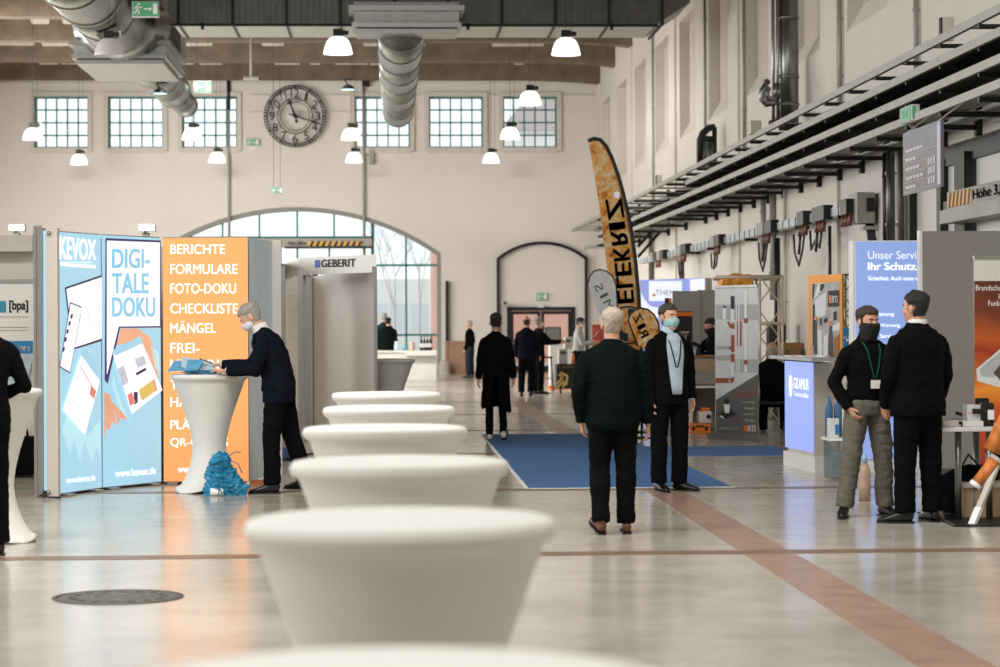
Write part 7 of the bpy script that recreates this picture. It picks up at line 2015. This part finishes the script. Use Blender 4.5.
MB().box((a.x, Y, 0), (b.x + .1, Y + .05, b.z)).build('board', mat('rust_red', (150, 62, 42), .6), t); m = MB(); pl = Pl((0, Y, 0), (0, -1, 0)); m.beam(pl.hit(594, 337, .004), pl.hit(599, 331, .004), .05, .004); m.build('white_stroke', M_whitep, t)

# ================================================================== EVERYONE
def at(x, Y): return V(P(x, 400, Y).x, Y, 0)
# leaning man at the bar table (faces left)
ANCHOR = 13.08
rt, loc, W = person('person', at(279, 12.95), R_(84), h=1.84, lean=.46, hair='grey', head=(.40, .0), top='jacket', topmat=C_navy, bottommat=C_black, shirtmat=C_shirtw, openw=.075, mask=MASKW, skin=SKIN2,
    armL=((.12, .22, -1), (-.12, 1.0, .02)), armR=((.05, .62, -.85), (-.05, 1, .02)), legL=((.02, .14, -1), (.0, -.02, -1), 4, 0), legR=((.03, -.22, -1), (.0, -.30, -1), 22, 0), curlL=.15, curlR=.5, palmL=(0, 0, -1), palmR=(0, .2, -1), tie=cloth('navy_tie', (30, 44, 84)), legw=.95,
    label='grey haired person in dark suit and white mask leaning over a bar table')
ANCHOR = None
# woman walking away in black apron
person('person', at(496, 18.75), R_(-4), h=1.72, lean=.02, hair='dark', hairlen=.0, top='shirt', topmat=C_black2, bottommat=C_black2, shoemat=SNEAK, build=.86, armL=((.22, -.10, -1), (.10, .05, -1)), armR=((.24, -.10, -1), (.08, .18, -1)),
    legL=((.0, .08, -1), (.0, -.02, -1), 4, 0), legR=((.0, .04, -1), (.03, -.42, -1), 6, -32), apron=C_black2, hem=.95, legw=.72, label='person with short dark hair walking away in black with a long apron and white shoes')
# man in dark sweater walking away
person('person', at(613, 10.3), R_(2), h=1.685, lean=.03, hair='pale', top='sweater', topmat=C_green, bottommat=C_trous, shoemat=LEAB, build=1.16, armL=((.26, -.18, -1), (-.12, .30, -1)), armR=((.20, -.04, -1), (.06, .10, -1)),
    legL=((.03, .06, -1), (.02, -.34, -1), 10, -18), legR=((.02, .05, -1), (.0, -.03, -1), 4, 0), legw=1.0, hem=.80, label='pale haired person in a dark green-black sweater walking away at the centre of the aisle')
# man with mask and lanyard
person('person', at(669, 12.9), PI + .42, h=1.75, lean=-.02, hair='mid', head=(-.02, .12), top='jacket', topmat=C_black, bottommat=C_trous, shirtmat=C_shirt, openw=.10, mask=MASKB, lanyard=(cloth('black_lanyard', (24, 26, 34)), False), skin=SKIN2,
    armL=((.30, -.18, -1), (.02, .10, -1)), armR=((.16, .0, -1), (.0, .15, -1)), legL=((.05, .02, -1), (.0, -.04, -1), 30, 0), legR=((.03, -.02, -1), (.0, -.02, -1), 6, 0), label='person in a black suit with blue mask, pale blue shirt and lanyard facing the camera')
# hooded man in grey jeans
person('person', at(867, 11.1), PI + .28, h=1.70, hair='brown', hairlen=.12, head=(.05, .15), top='hoodie', topmat=C_black2, bottommat=C_denim, mask=MASKK, lanyard=(cloth('green_lanyard', (28, 84, 66)), True), build=1.0, hem=.96,
    armR=((.36, -.22, -1), (-.36, .55, -1)), armL=((.34, -.20, -1), (-.36, .55, -1)), legR=((.17, .08, -1), (.15, -.04, -1), 34, 0), legL=((.12, .02, -1), (.06, -.06, -1), 10, 0), curlL=.7, curlR=.7, folds=.012, label='person in black zip top, grey jeans and black mask with hands in pockets')
# man in black suit, back view
person('person', at(918, 10.75), .42, h=1.81, hair='black', head=(.05, .30), top='jacket', topmat=C_black, bottommat=C_trous, shirtmat=C_shirtw, build=1.16, hem=.70, armL=((.22, .05, -1), (-.25, .50, -1)), armR=((.24, .02, -1), (-.15, .40, -1)),
    legL=((.06, .02, -1), (.03, -.03, -1), 50, 0), legR=((.05, .0, -1), (.03, -.02, -1), 12, 0), legw=1.08, label='tall dark haired person in a black suit seen from behind beside the grey stand wall')
# cut off person at the left edge
person('person', at(-20, 9.55), .5, h=1.80, hair='dark', top='jacket', topmat=C_black, bottommat=C_trous, shirtmat=C_shirtw, build=1.05, hem=.62, armR=((.42, -.10, -1), (-.55, .75, -.3)), armL=((.2, .1, -1), (0, .9, -.3)), curlR=.6, label='person in a long black jacket cut by the left edge of the picture')
# far figures
VX = 1.7
person('person', at(470, 41), R_(62), h=1.70, hair='grey', top='sweater', topmat=C_black, bottommat=C_dkjean, vox=VX, armR=((.1, -.1, -1), (0, .5, -1)), armL=((.1, -.1, -1), (0, .4, -1)), label='small far person in dark clothes standing sideways before the plywood crate')
person('person', at(527, 30.3), R_(-14), h=1.74, hair='brown', bald=True, top='jacket', topmat=C_navy, bottommat=C_black, vox=VX, build=1.05, armR=((.2, .15, -1), (.1, .5, -1)), legR=((.02, .0, -1), (.0, -.3, -1), 5, -20), label='person in a dark suit walking away toward the double doors')
person('person', at(538.5, 31.2), R_(-70), h=1.73, hair='grey', top='jacket', topmat=C_black, bottommat=C_black, vox=VX, armR=((.2, .7, -.7), (.0, 1, -.02)), armL=((.2, .6, -.8), (.0, 1, -.02)), mask=MASKW, label='grey haired masked person reaching toward the small monitor by the doors')
person('person', at(579, 32.4), R_(-100), h=1.73, hair='black', head=(.25, 0), top='shirt', topmat=C_grey, bottommat=C_trous, vox=VX, mask=MASKW, armR=((.1, .4, -1), (-.1, 1, .15)), armL=((.1, .4, -1), (-.1, 1, .1)), build=1.05, label='masked person in a light grey shirt standing behind the black trolley')
person('person', at(384.5, 41.2), R_(8), h=1.93, hair='grey', top='jacket', topmat=cloth('teal_black_wool', (26, 46, 48)), bottommat=C_trous, vox=VX, label='grey haired person behind the far counter, mostly hidden by a darker haired one')
person('person', at(388, 40.4), R_(-20), h=1.80, hair='black', top='jacket', topmat=C_green, bottommat=C_trous, vox=VX, build=1.1, lean=.1, label='dark haired person in dark jacket in front at the far counter')
# person reaching over the tan counter, half hidden by the banner
person('person', at(717, 21.0), R_(118), h=1.66, hair='dark', head=(.25, 0), lean=.18, top='sweater', topmat=C_black, bottommat=C_trous, vox=1.3, mask=MASKK, armL=((.1, .62, -.8), (-.1, 1, -.02)), armR=((.1, .62, -.8), (-.1, 1, -.02)), curlL=.5, label='person behind the grey banner reaching a hand over the tan counter')
# seated person behind the banner
ANCHOR = 19.9
rt, loc, W = person('person', at(772, 19.9), R_(-12), h=1.74, hair='pale', bald=True, lean=.10, seat=True, top='jacket', topmat=C_black, bottommat=C_trous, vox=1.3, build=1.25, hem=.80, armR=((.25, .15, -1), (-.1, .8, -.5)), armL=((.25, .15, -1), (-.1, .8, -.5)),
    legL=((.15, 1, -.10), (.0, -.15, -1), 5, 0), legR=((.15, 1, -.10), (.05, -.25, -1), 8, 0), label='seated person in black seen from behind between the grey banner and the blue counter')
rt.location.z = -.43
st = at(772, 19.85)
t = thing('folding_chair', (st.x, st.y, 0), 'dark chair with slim metal legs under the seated person', 'chair')
MB().rbox((st.x - .24, st.y - .22, .40), (st.x + .24, st.y + .2, .44), .015).build('seat', M_gfr, t)
for sx in (-1, 1):
    MB().tube([(st.x + sx * .22, st.y - .24, .0), (st.x + sx * .21, st.y + .18, .42)], .012, 8).build('leg', M_alu, t)
    MB().tube([(st.x + sx * .2, st.y + .24, .0), (st.x + sx * .21, st.y - .2, .42), (st.x + sx * .21, st.y - .26, .84)], .012, 8).build('leg', M_alu, t)
MB().rbox((st.x - .22, st.y - .285, .62), (st.x + .22, st.y - .26, .86), .01).build('backrest', C_black, t)
ANCHOR = None

# ================================================================== SET EVERYTHING OUT AT ITS TRUE DISTANCE
LONG = {'light_box', 'booth_wall', 'exhibition_booth', 'cable_tray', 'round_duct', 'rectangular_duct', 'cable_channel', 'socket_box', 'gate_header', 'gate_lintel', 'hanging_sign',
        'blue_carpet', 'wall_clock', 'exit_sign', 'surveillance_camera', 'floodlight', 'framed_banner', 'roll_up_banner'}
done = set()
def stretch(o):
    if o.type == 'MESH' and o.data.name not in done:
        done.add(o.data.name)
        for v in o.data.vertices: v.co.y *= YS
    if o.type == 'MESH' or o.children:
        for c in o.children: stretch(c)
for o in list(COL.objects):
    if o.parent is not None or o.type in ('CAMERA', 'LIGHT'): continue
    base = o.name.split('.')[0]
    if o.get('kind') == 'structure' or base in LONG or 'glowing lilac' in str(o.get('label', '')):
        stretch(o); o.location.y *= YS
    elif o.type == 'EMPTY':
        o.location.y += (YS - 1) * XF.get(o.name, o.location.y)
    else:
        yc = sum(v.co.y for v in o.data.vertices) / len(o.data.vertices)
        o.location.y += (YS - 1) * yc
